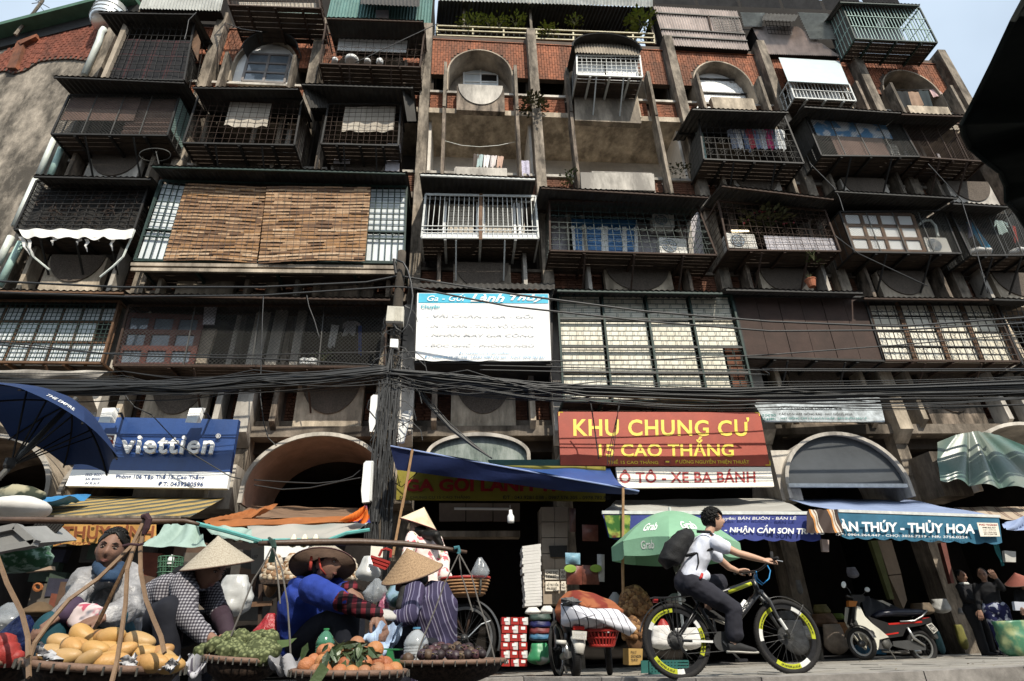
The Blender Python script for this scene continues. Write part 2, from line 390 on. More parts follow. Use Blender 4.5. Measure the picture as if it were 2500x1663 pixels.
def frieze(x0, x1, cx, hw, zt, solid=False):
 mb = MB()
 if solid: mb.box(x0, x1, 12.6, 12.75, ZA, ZT)
 else: archwall(mb, x0, x1, ZA, ZT, cx, hw, ZA, zt, 12.6, .15)
 fz = mk('frieze_wall', mb, M_mort, bld)
 br = MB(); cw, ch = .088, .235; c = 0; x = x0
 while x < x1-cw:
  z = ZA-(c % 2)*ch/2
  while z < ZT-.25:
   za, zb = max(z, ZA), min(z+ch-.014, ZT-.26); xm = x+cw/2; zm = (za+zb)/2
   d = ((xm-cx)/(hw+.02))**2+((zm-ZA)/(zt-ZA+.04))**2
   if zb-za > .03 and (solid or d > 1.05):
    br.box(x+.006, x+cw-.006, 12.585-random.uniform(0, .007), 12.6, za, zb)
   z += ch
  x += cw; c += 1
 mk('brick', br, M_brick, fz, kind='stuff')
 sc = MB(); x = x0
 while x < x1-.08:
  sc.hexa([(x+.005,12.55,ZT-.24),(x+.078,12.55,ZT-.24),(x+.078,12.62,ZT-.24),(x+.005,12.62,ZT-.24),(x+.005,12.68,ZT+.02),(x+.078,12.68,ZT+.02),(x+.078,12.75,ZT+.02),(x+.005,12.75,ZT+.02)]); x += .084
 mk('soldier_course', sc, M_brick, fz, kind='stuff')
 if not solid:
  rg = MB(); archring(rg, cx, hw-.03, ZA, zt-.03, .045, 12.5, 13.6 if hw > .9 else 13.2); mk('arch_ring', rg, M_plas, bld)
  for sg in (-1, 1):
   jb = MB(); jb.box(cx+sg*hw-.025, cx+sg*hw+.025, 12.46, 13.6, ZS[3]+1.07, ZA); mk('arch_jamb', jb, M_plas, bld)
for i in range(1, 8):
 frieze(BX[i]+.142, BX[i+1]-.142, CX[i], HW[i], 17.72)
frieze(BX[0]+.142, BX[1]-.142, CX[0], HW[0], 17.72)
def archback(i, y, m, zb=None):
 mb = MB(); pts = archpts(CX[i], HW[i]-.035, ZA, 17.68, 18)
 zb = zb or ZS[3]+1.07
 pts = [(pts[0][0], zb)]+pts+[(pts[-1][0], zb)]; n = len(pts)
 mb.add([(x, y, z) for x, z in pts]+[(x, y+.1, z) for x, z in pts], [tuple(range(n)), tuple(range(2*n-1, n-1, -1))])
 return mk('arch_wall', mb, m, bld)
archback(1, 12.66, M_white); archback(3, 13.3, M_plas); archback(4, 13.3, M_plas); archback(5, 12.95, M_white); archback(6, 13.2, M_plas)
mb = MB(); mb.qbox([P(a3(590,835),12.2), P(a3(1150,870),12.2), P(a3(1190,1098),12.2), P(a3(598,1070),12.2)], (0,.2,0)); mk('plaster_apron', mb, M_plas, bld)
def window(q, Y, parent, frame, pane, nx, nz, fw=.05, name='window', dep=.05, open_=()):
 """q: four photo points; a framed window with separate panes"""
 c = [P(p, Y) for p in q]
 fr = MB()
 for u in range(nx+1):
  fr.bar(bil(c, u/nx, 0), bil(c, u/nx, 1), fw, dep)
 for v in range(nz+1):
  fr.bar(bil(c, 0, v/nz)+V((0,.002,0)), bil(c, 1, v/nz)+V((0,.002,0)), fw, dep)
 f = mk(name, fr, frame, parent)
 for u in range(nx):
  for v in range(nz):
   mb = MB(); mb.qbox([bil(c, (u+.04)/nx, (v+.04)/nz), bil(c, (u+.96)/nx, (v+.04)/nz), bil(c, (u+.96)/nx, (v+.96)/nz), bil(c, (u+.04)/nx, (v+.96)/nz)], (0,.012,0))
   mb.v = [x+V((0,.01,0)) for x in mb.v]
   mk('pane', mb, M_dark if (u, v) in open_ else pane, f)
 return f
M_wgrey = mat('grey_window_wood', (.20,.18,.17), .6, var=.3)
window([a2(-40,480), a2(325,495), a2(270,740), a2(-105,720)], 12.6, bld, M_wgrey, M_glassd, 2, 3, .07)
window([a2(1868,585), a2(2165,595), a2(2170,805), a2(1868,800)], 13.24, bld, M_white, M_pane, 2, 3, .05, open_=((1,1),))
t = MB()
for u in range(14):
 for v in range(9):
  x = CX[5]-HW[5]+.1+u*(HW[5]*2-.2)/14; z = 15.78+v*.2
  dx = (x+.07-CX[5])/HW[5]; dz = max(0, z+.2-ZA)/1.05
  if dx*dx+dz*dz < .88: t.box(x, x+(HW[5]*2-.2)/14-.008, 12.915, 12.948, z, z+.192)
mk('tile_screen', t, M_white, bld, kind='stuff')
for (h, z) in ((.04, 16.62), (.3, 17.3)):
 mb = MB(); mb.bar((CX[5]-HW[5]+h,12.88,z),(CX[5]+HW[5]-h,12.88,z),.05); mk('screen_bar', mb, M_black, bld)
mb = MB(); mb.box(BX[0]-.4, BX[-1], 12.2, 12.6, 4.55, 4.78); mk('ledge', mb, M_conc, bld)
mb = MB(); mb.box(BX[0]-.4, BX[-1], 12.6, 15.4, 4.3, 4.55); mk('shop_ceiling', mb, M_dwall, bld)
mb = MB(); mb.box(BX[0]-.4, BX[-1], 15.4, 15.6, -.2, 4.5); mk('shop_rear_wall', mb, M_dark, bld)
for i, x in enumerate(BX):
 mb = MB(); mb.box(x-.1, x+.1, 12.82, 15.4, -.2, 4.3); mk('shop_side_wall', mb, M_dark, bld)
M_vault = mat('vault_brown', (.46,.29,.22), .9, var=.25, dirt=.3)
def vault(i, zs, zt, y0, y1, m, hw=None, cx=None):
 mb = MB(); hw = hw or 1.5; cx = CX[i] if cx is None else cx
 archring(mb, cx, hw, zs, zt, .045, y0, y1, 26, foot=.25)
 mk('shop_vault', mb, m, bld)
 rb = MB(); archring(rb, cx, hw-.02, zs, zt-.02, .075, y0-.06, y0-.003, 26, foot=.25); mk('vault_rim', rb, M_plaw, bld)
def vpx(i, l, r, t, Y, Y1, m):
 L, R, T = P(l, Y), P(r, Y), P(t, Y); zs = max(3.0, (L.z+R.z)/2); cx, hw = (L.x+R.x)/2, (R.x-L.x)/2; vault(i, zs, T.z-.09, Y, Y1, m, hw, cx); return cx, hw-.02, zs, T.z-.11
vpx(2, c1(2170,1400), c2(1190,1400), c2(640,885), 11.35, 13.2, M_vault)
vault(0, 3.2, 4.3, 11.35, 13.2, M_plas, 1.35, -8.9)
VG = vpx(3, c2(1555,1095), c3(175,1100), c2(2050,888), 11.75, 13, M_plas)
VA = vpx(6, c4(228,1365), c4(1300,1372), c4(640,883), 11.5, 13, M_plaw)
vault(7, 3.3, 4.5, 11.5, 13, M_plaw, 1.52, 12.3)
vault(1, 3.3, 4.3, 11.6, 13, M_plas, 1.3)
def lunette(cx, hw, zs, zt, y, m, name, foot=.25):
 mb = MB(); p = archpts(cx, hw, zs, zt, 24); p = [(p[0][0], zs-foot)]+p+[(p[-1][0], zs-foot)]; n = len(p)
 mb.add([(x,y,z) for x, z in p]+[(x,y+.05,z) for x, z in p], [tuple(range(n)), tuple(range(2*n-1, n-1, -1))]); return mk(name, mb, m, bld)
M_lgreen = mat('old_green_glass', (.09,.125,.105), .25, var=.5, scale=2.2, dirt=.7, dcol=(.40,.43,.40), dscale=2.2, stretch=(1.6,1,.45), spec=.6)
M_lgrey = mat('grey_glass', (.075,.08,.085), .3, var=.25, scale=1.2, spec=.5)
lunette(*VG, 11.8, M_lgreen, 'fanlight')
lunette(*VA, 11.56, M_lgrey, 'fanlight', foot=.02)
mb = MB(); mb.bar(P(c4(232,1368),11.4),P(c4(1288,1372),11.4),.07); mk('fanlight_rail', mb, M_gbar, bld)
for (x0, x1, z0, z1, m) in ((10.06,10.72,3.0,3.95,M_conc),(6.5,6.95,2.95,4.0,M_plaw),(2.0,2.5,3.3,4.0,M_plaw),(-1.5,-1.0,3.0,3.9,M_plas),(-6.2,-4.4,2.95,3.8,M_plaw)):
 mb = MB(); mb.box(x0, x1, 11.62, 12.5, z0, z1); mk('spandrel_block', mb, m, bld)
zE = P(a1(1250,60), 12.6).z; C0 = P(a1(1250,60), 12.6); C0 = V((C0.x, C0.y, 0)); P2 = PH(a1(0,375), zE)
WD = V((P2.x-C0.x, P2.y-C0.y, 0)).normalized(); WN = V((WD.y, -WD.x, 0)) if V((WD.y, -WD.x, 0)).dot(CAM-C0) > 0 else V((-WD.y, WD.x, 0))
def W(p): return PP(p, C0, WN)
mb = MB(); e = WN*-.3
pts = [C0+WD*18, C0, C0+V((0,0,zE-.05)), C0+WD*18+V((0,0,zE-.05))]
mb.hexa([pts[0],pts[1],pts[2],pts[3]]+[p+e for p in pts]); wing = mk('wing_wall', mb, mat('wing_plaster', (.44,.375,.30), .95, dirt=.93, dcol=(.045,.038,.03), dscale=1.0, stretch=(1,1,.55), var=.4, bump=.5), bld)
up = V((0,0,1))
lo = [(-60,660),(60,640),(125,668),(230,640),(350,560),(500,540),(650,535),(850,560)]
hi = [(-60,510),(60,470),(125,440),(230,380),(350,345),(500,300),(650,270),(850,240)]
L = [W(a1(*p)) for p in lo]; Hh = [W(a1(*p)) for p in hi]
wl = MB()
for k in range(len(L)-1):
 q = [Hh[k], Hh[k+1], L[k+1], L[k]]; q = [p+WN*.05 for p in q]; wl.hexa([q[3],q[2],q[1],q[0]]+[p-WN*.06 for p in (q[3],q[2],q[1],q[0])])
wb = mk('wing_brick_band', wl, M_mort, bld)
br = MB()
t0, t1 = min((p-C0).dot(WD) for p in L), max((p-C0).dot(WD) for p in L)
def prof(arr, t):
 a = sorted(((p-C0).dot(WD), p.z) for p in arr)
 for (ta, za), (tb, zb) in zip(a, a[1:]):
  if ta <= t <= tb: return za+(zb-za)*(t-ta)/(tb-ta+1e-9)
 return a[0][1] if t < a[0][0] else a[-1][1]
t = t0; c = 0
while t < t1:
 zl, zh = prof(L, t+.05), prof(Hh, t+.05); z = zl+(c % 2)*.12
 while z < zh-.1:
  o = random.uniform(0, .012)
  a = C0+WD*t+WN*(.05); b = C0+WD*(t+.095)+WN*(.05)
  br.hexa([a+up*z, b+up*z, b+up*(z+.21), a+up*(z+.21)]+[p+WN*(.012+o) for p in (a+up*z, b+up*z, b+up*(z+.21), a+up*(z+.21))]); z += .235
 t += .107; c += 1
mk('brick', br, mat('brick_red_wing', (.24,.075,.045), .9, scale=5, var=.5, dirt=.55), wb, kind='stuff')
mb = MB(); ps = [W(a1(*p)) for p in ((100,640),(180,640),(260,400),(190,400))]; mb.hexa(ps+[p+WN*.16 for p in ps]); mk('brick_buttress', mb, M_brick, bld)
mb = MB(); ps = [W(a1(*p)) for p in ((210,410),(375,350),(365,375),(230,440))]; mb.hexa(ps+[p+WN*.2 for p in ps]); mk('brick_buttress', mb, M_brick, bld)
mb = MB(); a, b = C0+WD*18+up*zE, C0+up*zE
mb.hexa([a, b, b+up*.16, a+up*.16]+[p+WN*.5+up*.02 for p in (a, b, b+up*.16, a+up*.16)]); mk('eaves', mb, mat('green_eaves', (.06,.13,.085), .7, var=.3), bld)
mb = MB(); mb.hexa([a-up*.5, b-up*.5, b-up*.02, a-up*.02]+[p+WN*.1 for p in (a-up*.5, b-up*.5, b-up*.02, a-up*.02)]); mk('eaves_fascia', mb, M_black, bld)
# BALCONY CAGES
GC = 'caged balconies hung on the facade'
M_net = mat('black_net', (.02,.018,.016), .9, var=.5, scale=9)
M_bsheet = mat('brown_sheet', (.20,.125,.10), .85, var=.25, dirt=.4, stretch=(1,1,1))
M_floor = mat('cage_floor', (.07,.05,.038), .9, var=.5, dirt=.5, stretch=(1,1,1))
M_lilac = mat('lilac_wall', (.50,.47,.49), .9, var=.15, dirt=.45, dcol=(.1,.09,.09))
M_blue = mat('blue_shutter', (.12,.28,.55), .6, var=.25, dirt=.2)
M_bblue = mat('blue_beam', (.02,.10,.22), .6)
def cage(label, q, Y, roof=None, roofY=None, rm=M_croof, fm=M_black, grid=(14, 8), gm=None, style='grid', sides=True, br=.011, rise=.3, floor=True, struts=2, back=12.5, bottom=None, nrid=None, rin=.0):
 c = [P(p, Y) for p in q]; t = thing('balcony_cage', label, 'balcony cage', ((c[2].x+c[3].x)/2, 12.55, min(c[2].z, c[3].z)), GC)
 gm = gm or fm; B = [V((p.x, back, p.z)) for p in c]
 fr = MB()
 for i in range(4): fr.bar(c[i], c[(i+1) % 4], .045)
 for i in range(4): fr.bar(c[i], B[i], .04)
 mk('frame', fr, fm, t)
 g = MB(); nx, ny = grid
 def face(g, qq, nx, ny, st):
  if st == 'mesh':
   W_, H_ = (qq[1]-qq[0]).length, (qq[0]-qq[3]).length; s_ = .085; n = int((W_+H_)/s_)
   for k in range(1, n):
    d = k*s_; u0, v0 = (min(d, W_)/W_, max(0, d-W_)/H_); u1, v1 = (max(0, d-H_)/W_, min(d, H_)/H_)
    g.bar(bil(qq, u0, v0), bil(qq, u1, v1), br*.55, br*.55); g.bar(bil(qq, 1-u0, v0), bil(qq, 1-u1, v1), br*.55, br*.55)
   for u in range(1, 4): g.bar(bil(qq, u/4, 0), bil(qq, u/4, 1), .022)
  else:
   jt = lambda: random.uniform(-.10, .10)
   for u in range(1, nx): g.bar(bil(qq, (u+jt())/nx, 0), bil(qq, (u+jt())/nx, 1), br)
   for v in range(1, ny): g.bar(bil(qq, 0, (v+jt())/ny)-V((0,br,0)), bil(qq, 1, (v+jt())/ny)-V((0,br,0)), br)
   if st == 'rosette':
    for u in range(1, nx, 2):
     for v in (.25, .62, .85):
      p = bil(qq, u/nx, v); r = .085
      for a in range(4):
       ca, sa = math.cos(a*math.pi/2+.78), math.sin(a*math.pi/2+.78)
       g.tube([p+V((ca*r+r*.6*math.cos(k*1.57), -.02, sa*r+r*.6*math.sin(k*1.57))) for k in range(4)], br*.45, 3, closed=True)
   if st == 'diamond':
    for u in range(nx):
     for v in range(1, ny, 2):
      p = bil(qq, (u+.5)/nx, v/ny); a, b = .10, .045
      g.tube([p+V((-a,-.015,0)), p+V((0,-.015,b)), p+V((a,-.015,0)), p+V((0,-.015,-b))], br*.45, 3, closed=True)
 face(g, c, nx, ny, style)
 if nx: mk('grille', g, gm, t)
 if sides:
  for (i, j) in ((0, 3), (1, 2)):
   s = MB(); face(s, [c[i], B[i], B[j], c[j]], max(3, nx//4), ny, 'mesh' if style == 'mesh' else 'grid'); mk('side_grille', s, gm, t)
 if floor:
  n = 7
  for k in range(n):
   a, b = k/n+.008, (k+1)/n-.008
   f = MB(); l0, l1, r1, r0 = lerp(c[3], B[3], a), lerp(c[3], B[3], b), lerp(c[2], B[2], b), lerp(c[2], B[2], a)
   z = V((0,0,.02+random.uniform(0, .012))); f.qbox([l1+z, r1+z, r0+z, l0+z], (0,0,.02)); mk('floor_board', f, M_floor, t)
  for u in (.2, .5, .8):
   bm_ = MB(); bm_.bar(lerp(c[3], c[2], u)-V((0,0,.03)), lerp(B[3], B[2], u)-V((0,0,.03)), .06); mk('floor_beam', bm_, fm, t)
 for k in range(struts):
  u = (k+.7)/(struts+.4); st = MB(); a = lerp(c[3], c[2], u); st.bar(a-V((0,0,.06)), V((a.x, 12.24, a.z-.75)), .035); mk('strut', st, fm, t)
 if roof:
  rY = roofY or Y-.45; A, Bq = P(roof[0], rY), P(roof[1], rY)
  q2 = [V((A.x, 12.5, A.z+rise)), V((Bq.x, 12.5, Bq.z+rise)), Bq, A]
  rf = MB(); n = nrid or int((Bq.x-A.x)/.13); rf.corr(q2, n, .016, wob=.008); o = mk('roof', rf, rm, t)
  for v in (.25, .97): ba = MB(); ba.bar(bil(q2, .01, v)-V((0,0,.05)), bil(q2, .99, v)-V((0,0,.05)), .045); mk('roof_batten', ba, fm, o)
 return t, c
def sheet(t, c, u0, v0, u1, v1, m, off=.05, name='panel', kind=None, wob=0, nu=10, sag=0, label=None):
 q = [bil(c, u0, v0), bil(c, u1, v0), bil(c, u1, v1), bil(c, u0, v1)]
 mb = MB(); ph = random.random()*6
 if wob or sag:
  mb.grid(lambda u, v: bil(q, u, v)+V((0, off+wob*math.sin(u*17+v*3+ph)*(.3+v), -sag*math.sin(math.pi*u)*v+.02*math.sin(u*23+ph)*v*(1 if wob else 0))), nu*3, 6)
 else: mb.qbox([p+V((0, off, 0)) for p in q], (0, .018, 0))
 return mk(name, mb, m, t, smooth=bool(wob), label=label)
def corrsheet(t, c, u0, v0, u1, v1, m, n, off=.05, horiz=False, amp=.02, name='corrugated_panel'):
 q = [bil(c, u0, v0)+V((0,off,0)), bil(c, u1, v0)+V((0,off,0)), bil(c, u1, v1)+V((0,off,0)), bil(c, u0, v1)+V((0,off,0))]
 mb = MB(); mb.corr(q, n, amp, horiz=horiz); return mk(name, mb, m, t)
def sidesheet(t, c, i, m, b=12.5, v0=0., v1=1.):
 j = 3 if i == 0 else 2; p, r = c[i], c[j]; B1, B2 = V((p.x, b, p.z)), V((r.x, b, r.z)); q = [p, B1, B2, r]
 mb = MB(); mb.qbox([bil(q, .03, v0), bil(q, .97, v0), bil(q, .97, v1), bil(q, .03, v1)], (.015 if i == 0 else -.015, 0, 0)); return mk('side_panel', mb, m, t)
M_ac = mat('aircon_white', (.62,.60,.55), .5, var=.12, dirt=.45, dcol=(.2,.17,.13))
def aircon(q, Y, label, fx=.36, dep=.3, slats=False):
 c = [P(p, Y) for p in q]; t = thing('air_conditioner', label, 'air conditioner', lerp(c[2], c[3], .5)+V((0, dep/2, 0)), 'outdoor air conditioners on the balconies')
 mb = MB(); mb.qbox(c, (0, dep, 0)); mk('housing', mb, M_ac, t)
 ctr = bil(c, fx, .5); r = (c[0]-c[3]).length*.40
 if slats:
  for k in range(7):
   s = MB(); s.bar(bil(c, .08, (k+.7)/7.5)-V((0,.012,0)), bil(c, .92, (k+.7)/7.5)-V((0,.012,0)), .02, .02); mk('vent_slat', s, M_iron, t)
  return t
 d = MB(); d.lathe(ctr-V((0,.006,0)), [(.001, 0), (r, 0), (r, .004), (.001, .004)], 20, Matrix.Rotation(math.pi/2, 3, 'X')); mk('fan_opening', d, M_glassd, t)
 f = MB()
 for k in range(1, 4): f.tube([ctr+V((r*k/3*math.cos(a*.3927), -.02, r*k/3*math.sin(a*.3927))) for a in range(16)], .005, 4, closed=True)
 for k in range(6): a = k*math.pi/3; f.bar(ctr-V((0,.022,0)), ctr+V((r*math.cos(a), -.022, r*math.sin(a))), .008)
 mk('fan_guard', f, M_ac, t)
 return t
def garment(q, Y, m, label, kind='shirt', group='washing hung out on the balconies', name='hung_garment'):
 c = [P(p, Y) for p in q]; ph = random.random()*9; mb = MB(); wd = (c[1]-c[0]).length
 def fn(u, v):
  x = u
  p = bil(c, u, v); fl = .035*math.sin(u*11+ph)*(.3+v)
  return p+V((0, fl, .04*math.sin(u*8+ph)*v))
 mb.grid(fn, 10, 8)
 if kind == 'shirt':
  for s in (0, 1):
   a = bil(c, s, .03); d = V((-1 if s == 0 else 1, 0, 0))*wd*.35
   mb.add([a, bil(c, s, .3), bil(c, s, .32)+d*.9-V((0,-.03,wd*.35)), a+d-V((0,.02,wd*.3))], [(0,1,2,3)])
 return solo(name, mb, m, label, 'laundry', group, True)
t, c = cage('wire mesh cage with brown sheet and corrugated panel under the left plaster wing', [a1(620,850), a1(1600,850), a1(1490,1210), a1(460,1195)], 11.5, (a1(465,668), a1(1650,722)), 11.0, style='mesh', br=.011, fm=M_black, gm=M_iron)
sheet(t, c, 0, 0, .64, .60, M_bsheet, .06, 'brown_sheet'); corrsheet(t, c, .56, .0, .99, .97, M_bsheet, 9, .12, True, .03); sidesheet(t, c, 1, M_pvcg, v1=.8)
t, c = cage('square grid cage with a cream cloth in the middle below the white arched window', [a1(1770,850), a2(430,890), a2(360,1295), a1(1630,1275)], 11.5, (a1(1705,765), a2(400,778)), 11.05, grid=(15, 9), gm=M_rust, br=.008)
sheet(t, c, .30, .06, .70, .56, M_cloth_b, .08, 'cream_cloth', wob=.012, sag=.06);
for u in (.45, .8): sheet(t, c, u, .2, u+.05, 1.1, M_plaw, .75, 'inner_post')
t, c = cage('square grid cage with ragged beige cloth and a flared dark tin hood', [a2(665,930), a2(1310,925), a2(1285,1300), a2(600,1283)], 11.5, (a2(412,735), a2(1425,765)), 10.95, grid=(13, 9), gm=M_rust, br=.008)
sheet(t, c, .22, 0, .92, .60, M_cloth_b, .08, 'beige_cloth', wob=.02, sag=.05); sheet(t, c, .1, .55, .32, 1.05, M_lilac, .6, 'inner_panel'); sheet(t, c, .8, .55, .99, 1.2, M_lilac, .6, 'inner_panel')
for (pa, pb, pc, pd) in ((a2(430,760),a2(640,800),a2(660,960),a2(500,960)), (a2(1320,800),a2(1410,790),a2(1445,1080),a2(1365,1080))):
 mb = MB(); mb.corr([P(pa,11.05),P(pb,11.5),P(pc,11.5),P(pd,11.2)], 7, .014); mk('hood_side', mb, M_croof, t)
t, c = cage('dark cage full of hanging shirts right of the bricked pilaster', [a3(1690,1000), a4(190,1010), a4(372,1457), a3(1745,1420)], 11.5, (a3(1635,958), a4(245,985)), 11.0, grid=(14, 9), style='rosette', br=.009)
sidesheet(t, c, 0, M_iron, v0=.3); sheet(t, c, .03, .15, .12, .95, M_pvcg, .5, 'inner_post')
cols = [(.30,.32,.38),(.75,.72,.7),(.18,.22,.32),(.5,.1,.12),(.25,.3,.42),(.6,.6,.62),(.55,.08,.2),(.2,.24,.3),(.65,.66,.66)]
nm = ['slate grey', 'white', 'navy', 'dark red', 'denim blue', 'pale grey', 'crimson', 'dark teal', 'off white']
for k in range(9):
 x = 1965+k*52; garment([a3(x,1150), a3(x+55,1152), a3(x+95,1330+8*(k % 3)), a3(x+40,1325)], 11.75, mat('laundry_%d' % k, cols[k], .9, var=.2, dirt=.2), '%s shirt hanging in the row inside the dark cage' % nm[k])
t, c = cage('wire mesh cage with a blue and white patterned strip and a brown blind', [a4(365,990), a4(1205,1062), a4(1400,1397), a4(530,1387)], 11.5, (a4(370,935), a4(1250,992)), 11.0, style='mesh', br=.011, gm=M_iron)
M_strip = patt('blue_white_curtain', lambda n, l, co: nd_mix(n, l, (.70,.72,.74), (.10,.28,.50), nd_spots(n, l, co, 3.2, .46, .54)))
sheet(t, c, .07, .14, .86, .50, M_strip, .07, 'patterned_strip'); sheet(t, c, .2, .50, .74, .98, M_bsheet, .07, 'blind'); sidesheet(t, c, 0, M_iron, v1=.7)
aircon([a4(1125,1288), a4(1195,1290), a4(1238,1395), a4(1168,1393)], 11.6, 'small white air conditioner with slats in the mesh cage beside the brown blind', slats=True)
t, c = cage('dim mesh cage at the right end of the row beside the black tarpaulin', [a4(1215,1062), a4(1835,1112), a4(1990,1442), a4(1405,1402)], 11.5, (a4(1240,1002), a4(1835,1022)), 11.0, style='mesh', br=.010, gm=M_rust, fm=M_rust)
for u in (.2, .45, .7): sheet(t, c, u, .35, u+.04, 1.0, M_lilac, .7, 'inner_post')
t, c = cage('black cage choked with dead creepers above a torn white awning', [b1(330,150), b1(1345,140), b1(1195,590), b1(130,585)], 11.5, (b1(288,95), b1(1352,120)), 11.1, style='grid', grid=(13, 12), br=.014, struts=3)
sheet(t, c, .02, .1, .98, .98, M_net, .12, 'net', wob=.05)
mb = MB()
for k in range(90):
 p = bil(c, random.uniform(.03,.95), random.uniform(.05,.8))+V((0,random.uniform(-.02,.06),0)); pts = [p]
 for j in range(6): p = p+V((random.uniform(-.12,.12), random.uniform(-.02,.02), random.uniform(-.12,.06))); pts.append(p)
 mb.tube(pts, .006, 3)
mk('creeper', mb, M_rust, t, kind='stuff')
mb = MB(); q = [P(b1(165,582),11.3), P(b1(1200,585),11.3), P(b1(1180,660),11.1), P(b1(195,640),11.1)]
mb.grid(lambda u, v: bil(q, u, v)+V((0, .03*math.sin(u*30), -.05*v*abs(math.sin(u*13))-.03*math.sin(u*41)*v)), 60, 3)
ta = thing('torn_awning', 'torn white awning strip under the black creeper cage', 'awning', (q[3]+q[2])/2)
mk('cloth', mb, M_cloth_w, ta)
for (x, y, dx, dy) in ((500,650,-40,75),(480,655,-20,60),(710,665,-25,55),(770,670,0,110),(840,655,35,30),(1000,650,-5,120),(240,650,60,180),(180,650,80,160)):
 mb = MB(); s = P(b1(x,y),11.15); e = P(b1(x+dx,y+dy),11.2); n = 5
 mb.grid(lambda u, v: lerp(s, e, v)+V(((u-.5)*.09*(1-v*.8)+.015*math.sin(v*9), .03*math.sin(v*7), 0)), 2, n); mk('rag', mb, M_cloth_w, ta)
for pts in ([(1200,590),(1170,660),(1095,830),(1000,920),(890,1010)], [(200,650),(300,830),(440,945)]):
 mb = MB(); mb.tube([P(b1(*p), 11.25) for p in pts], .022, 5); mk('stay', mb, M_pvc, ta)
t, c = cage('wide balcony shaded by two brown bamboo blinds with green barred windows at each end', [b1(1430,150), b2(1362,205), b2(1335,885), b1(1197,862)], 11.4, (b1(1330,5), b2(1368,68)), 10.9, grid=(0, 0), fm=M_green, struts=0, sides=False)
M_bam = [mat('bamboo_%d' % k, cc, .75, var=.3, scale=9, dirt=.25, dcol=(.06,.035,.02), stretch=(3,1,1), dscale=4) for k, cc in enumerate([(.28,.16,.085),(.41,.265,.155),(.14,.075,.04),(.49,.35,.23),(.31,.165,.07)])]
def bamboo(px, Y, label, nb):
 cc = [P(p, Y) for p in px]; bl = thing('bamboo_blind', label, 'bamboo blind', (cc[2]+cc[3])/2, 'bamboo blinds on the wide balcony')
 for k in range(nb):
  for hsub in range(2):
   v0, v1 = (k+hsub/2+.02)/nb, (k+(hsub+1)/2-.02)/nb
   u = -random.uniform(0, .12); j = 0; mbs = MB(); mid = random.choice([0,0,1,1,3]) if hsub == 0 else random.choice([2,2,0,4])
   while u < 1:
    un = min(1, u+random.uniform(.10, .24)); y = -.014*(1-hsub)-.010*(j % 2)+random.uniform(-.003,.003)
    mbs.mi = mid if random.random() < .62 else random.choice([0,1,2,4,2])
    def pt(a, b): return bil(cc, a, b)+V((0, y, .022*math.sin(a*5+k*.55)*(.3+b)))
    mbs.qbox([pt(max(u,0), v0), pt(un, v0), pt(un, v1), pt(max(u,0), v1)], (0, .008, 0)); u = un; j += 1
   mk('slat', mbs, M_bam, bl)
 st = MB()
 for u in [x/16 for x in range(1, 16)]: st.bar(bil(cc, u, 0)-V((0,.035,0)), bil(cc, u, 1)-V((0,.035,0)), .005)
 mk('cord', st, M_iron, bl)
bamboo([b1(1655,178), b2(112,210), b2(25,880), b1(1455,855)], 11.34, 'left bamboo blind, golden brown, reaching from the left barred window to mid balcony', 22)
bamboo([b2(115,205), b2(1042,210), b2(988,862), b2(40,880)], 11.26, 'right bamboo blind, striped darker brown, ending at the right barred window', 22)
def barred(t, px, Y, nx, ny, split):
 cc = [P(p, Y) for p in px]
 for u in range(nx):
  for v in range(2):
   v0, v1 = (0, split) if v == 0 else (split, 1); mb = MB(); mb.qbox([bil(cc, (u+.03)/nx, v0+.01), bil(cc, (u+.97)/nx, v0+.01), bil(cc, (u+.97)/nx, v1-.02), bil(cc, (u+.03)/nx, v1-.02)], (0,.015,0)); mb.v = [p+V((0,.06,0)) for p in mb.v]; mk('pane', mb, M_pane, t)
 g = MB()
 for u in range(nx*2+1): g.bar(bil(cc, u/nx/2, 0), bil(cc, u/nx/2, 1), .022)
 for v in range(ny+1): g.bar(bil(cc, 0, split*v/ny)-V((0,.01,0)), bil(cc, 1, split*v/ny)-V((0,.01,0)), .018)
 for v in (split, split+.09, 1): g.bar(bil(cc, 0, v)-V((0,.01,0)), bil(cc, 1, v)-V((0,.01,0)), .035)
 for u in (.3, .7): g.tube([bil(cc, u, split+.045)+V((.05*math.cos(a*.8)*(1-a*.08), -.02, .05*math.sin(a*.8)*(1-a*.08))) for a in range(9)], .008, 4)
 mk('window_bars', g, M_green, t)
barred(t, [b1(1445,155), b1(1655,180), b1(1450,862), b1(1205,850)], 11.4, 2, 7, .63)
barred(t, [b2(1040,205), b2(1362,208), b2(1335,880), b2(990,870)], 11.4, 3, 8, .62)
for dy in (0, 45):
 mb = MB(); mb.qbox([P(b1(1165,878+dy),11.35-dy*.001), P(b2(1260,905+dy),11.35-dy*.001), P(b2(1250,935+dy),11.35-dy*.001), P(b1(1160,905+dy),11.35-dy*.001)], (0,.06,0)); mk('sill_plank', mb, M_plas, t)
t, c = cage('balcony with white bars, white framed sliding windows and beige roller blinds', [b2(1530,272), b3(242,290), b3(272,665), b2(1492,660)], 11.5, (b2(1472,80), b3(252,120)), 11.0, grid=(23, 1), gm=M_gbar, fm=M_gbar, br=.016, rm=M_croof)
M_blind = mat('beige_blind', (.48,.42,.34), .85, var=.12, dirt=.2)
sheet(t, c, 0, .86, 1, 1, M_white, .03, 'white_sill')
for (u0, u1) in ((.20,.45),(.53,.80)):
 for k in range(14): sheet(t, c, u0+.01, .02+k*.06, u1-.01, .072+k*.06, M_blind, .32+.006*(k % 2), 'blind_slat')
for u in (.17,.46,.52,.80,.845): sheet(t, c, u, 0, u+.022, .9, M_white, .26, 'window_frame')
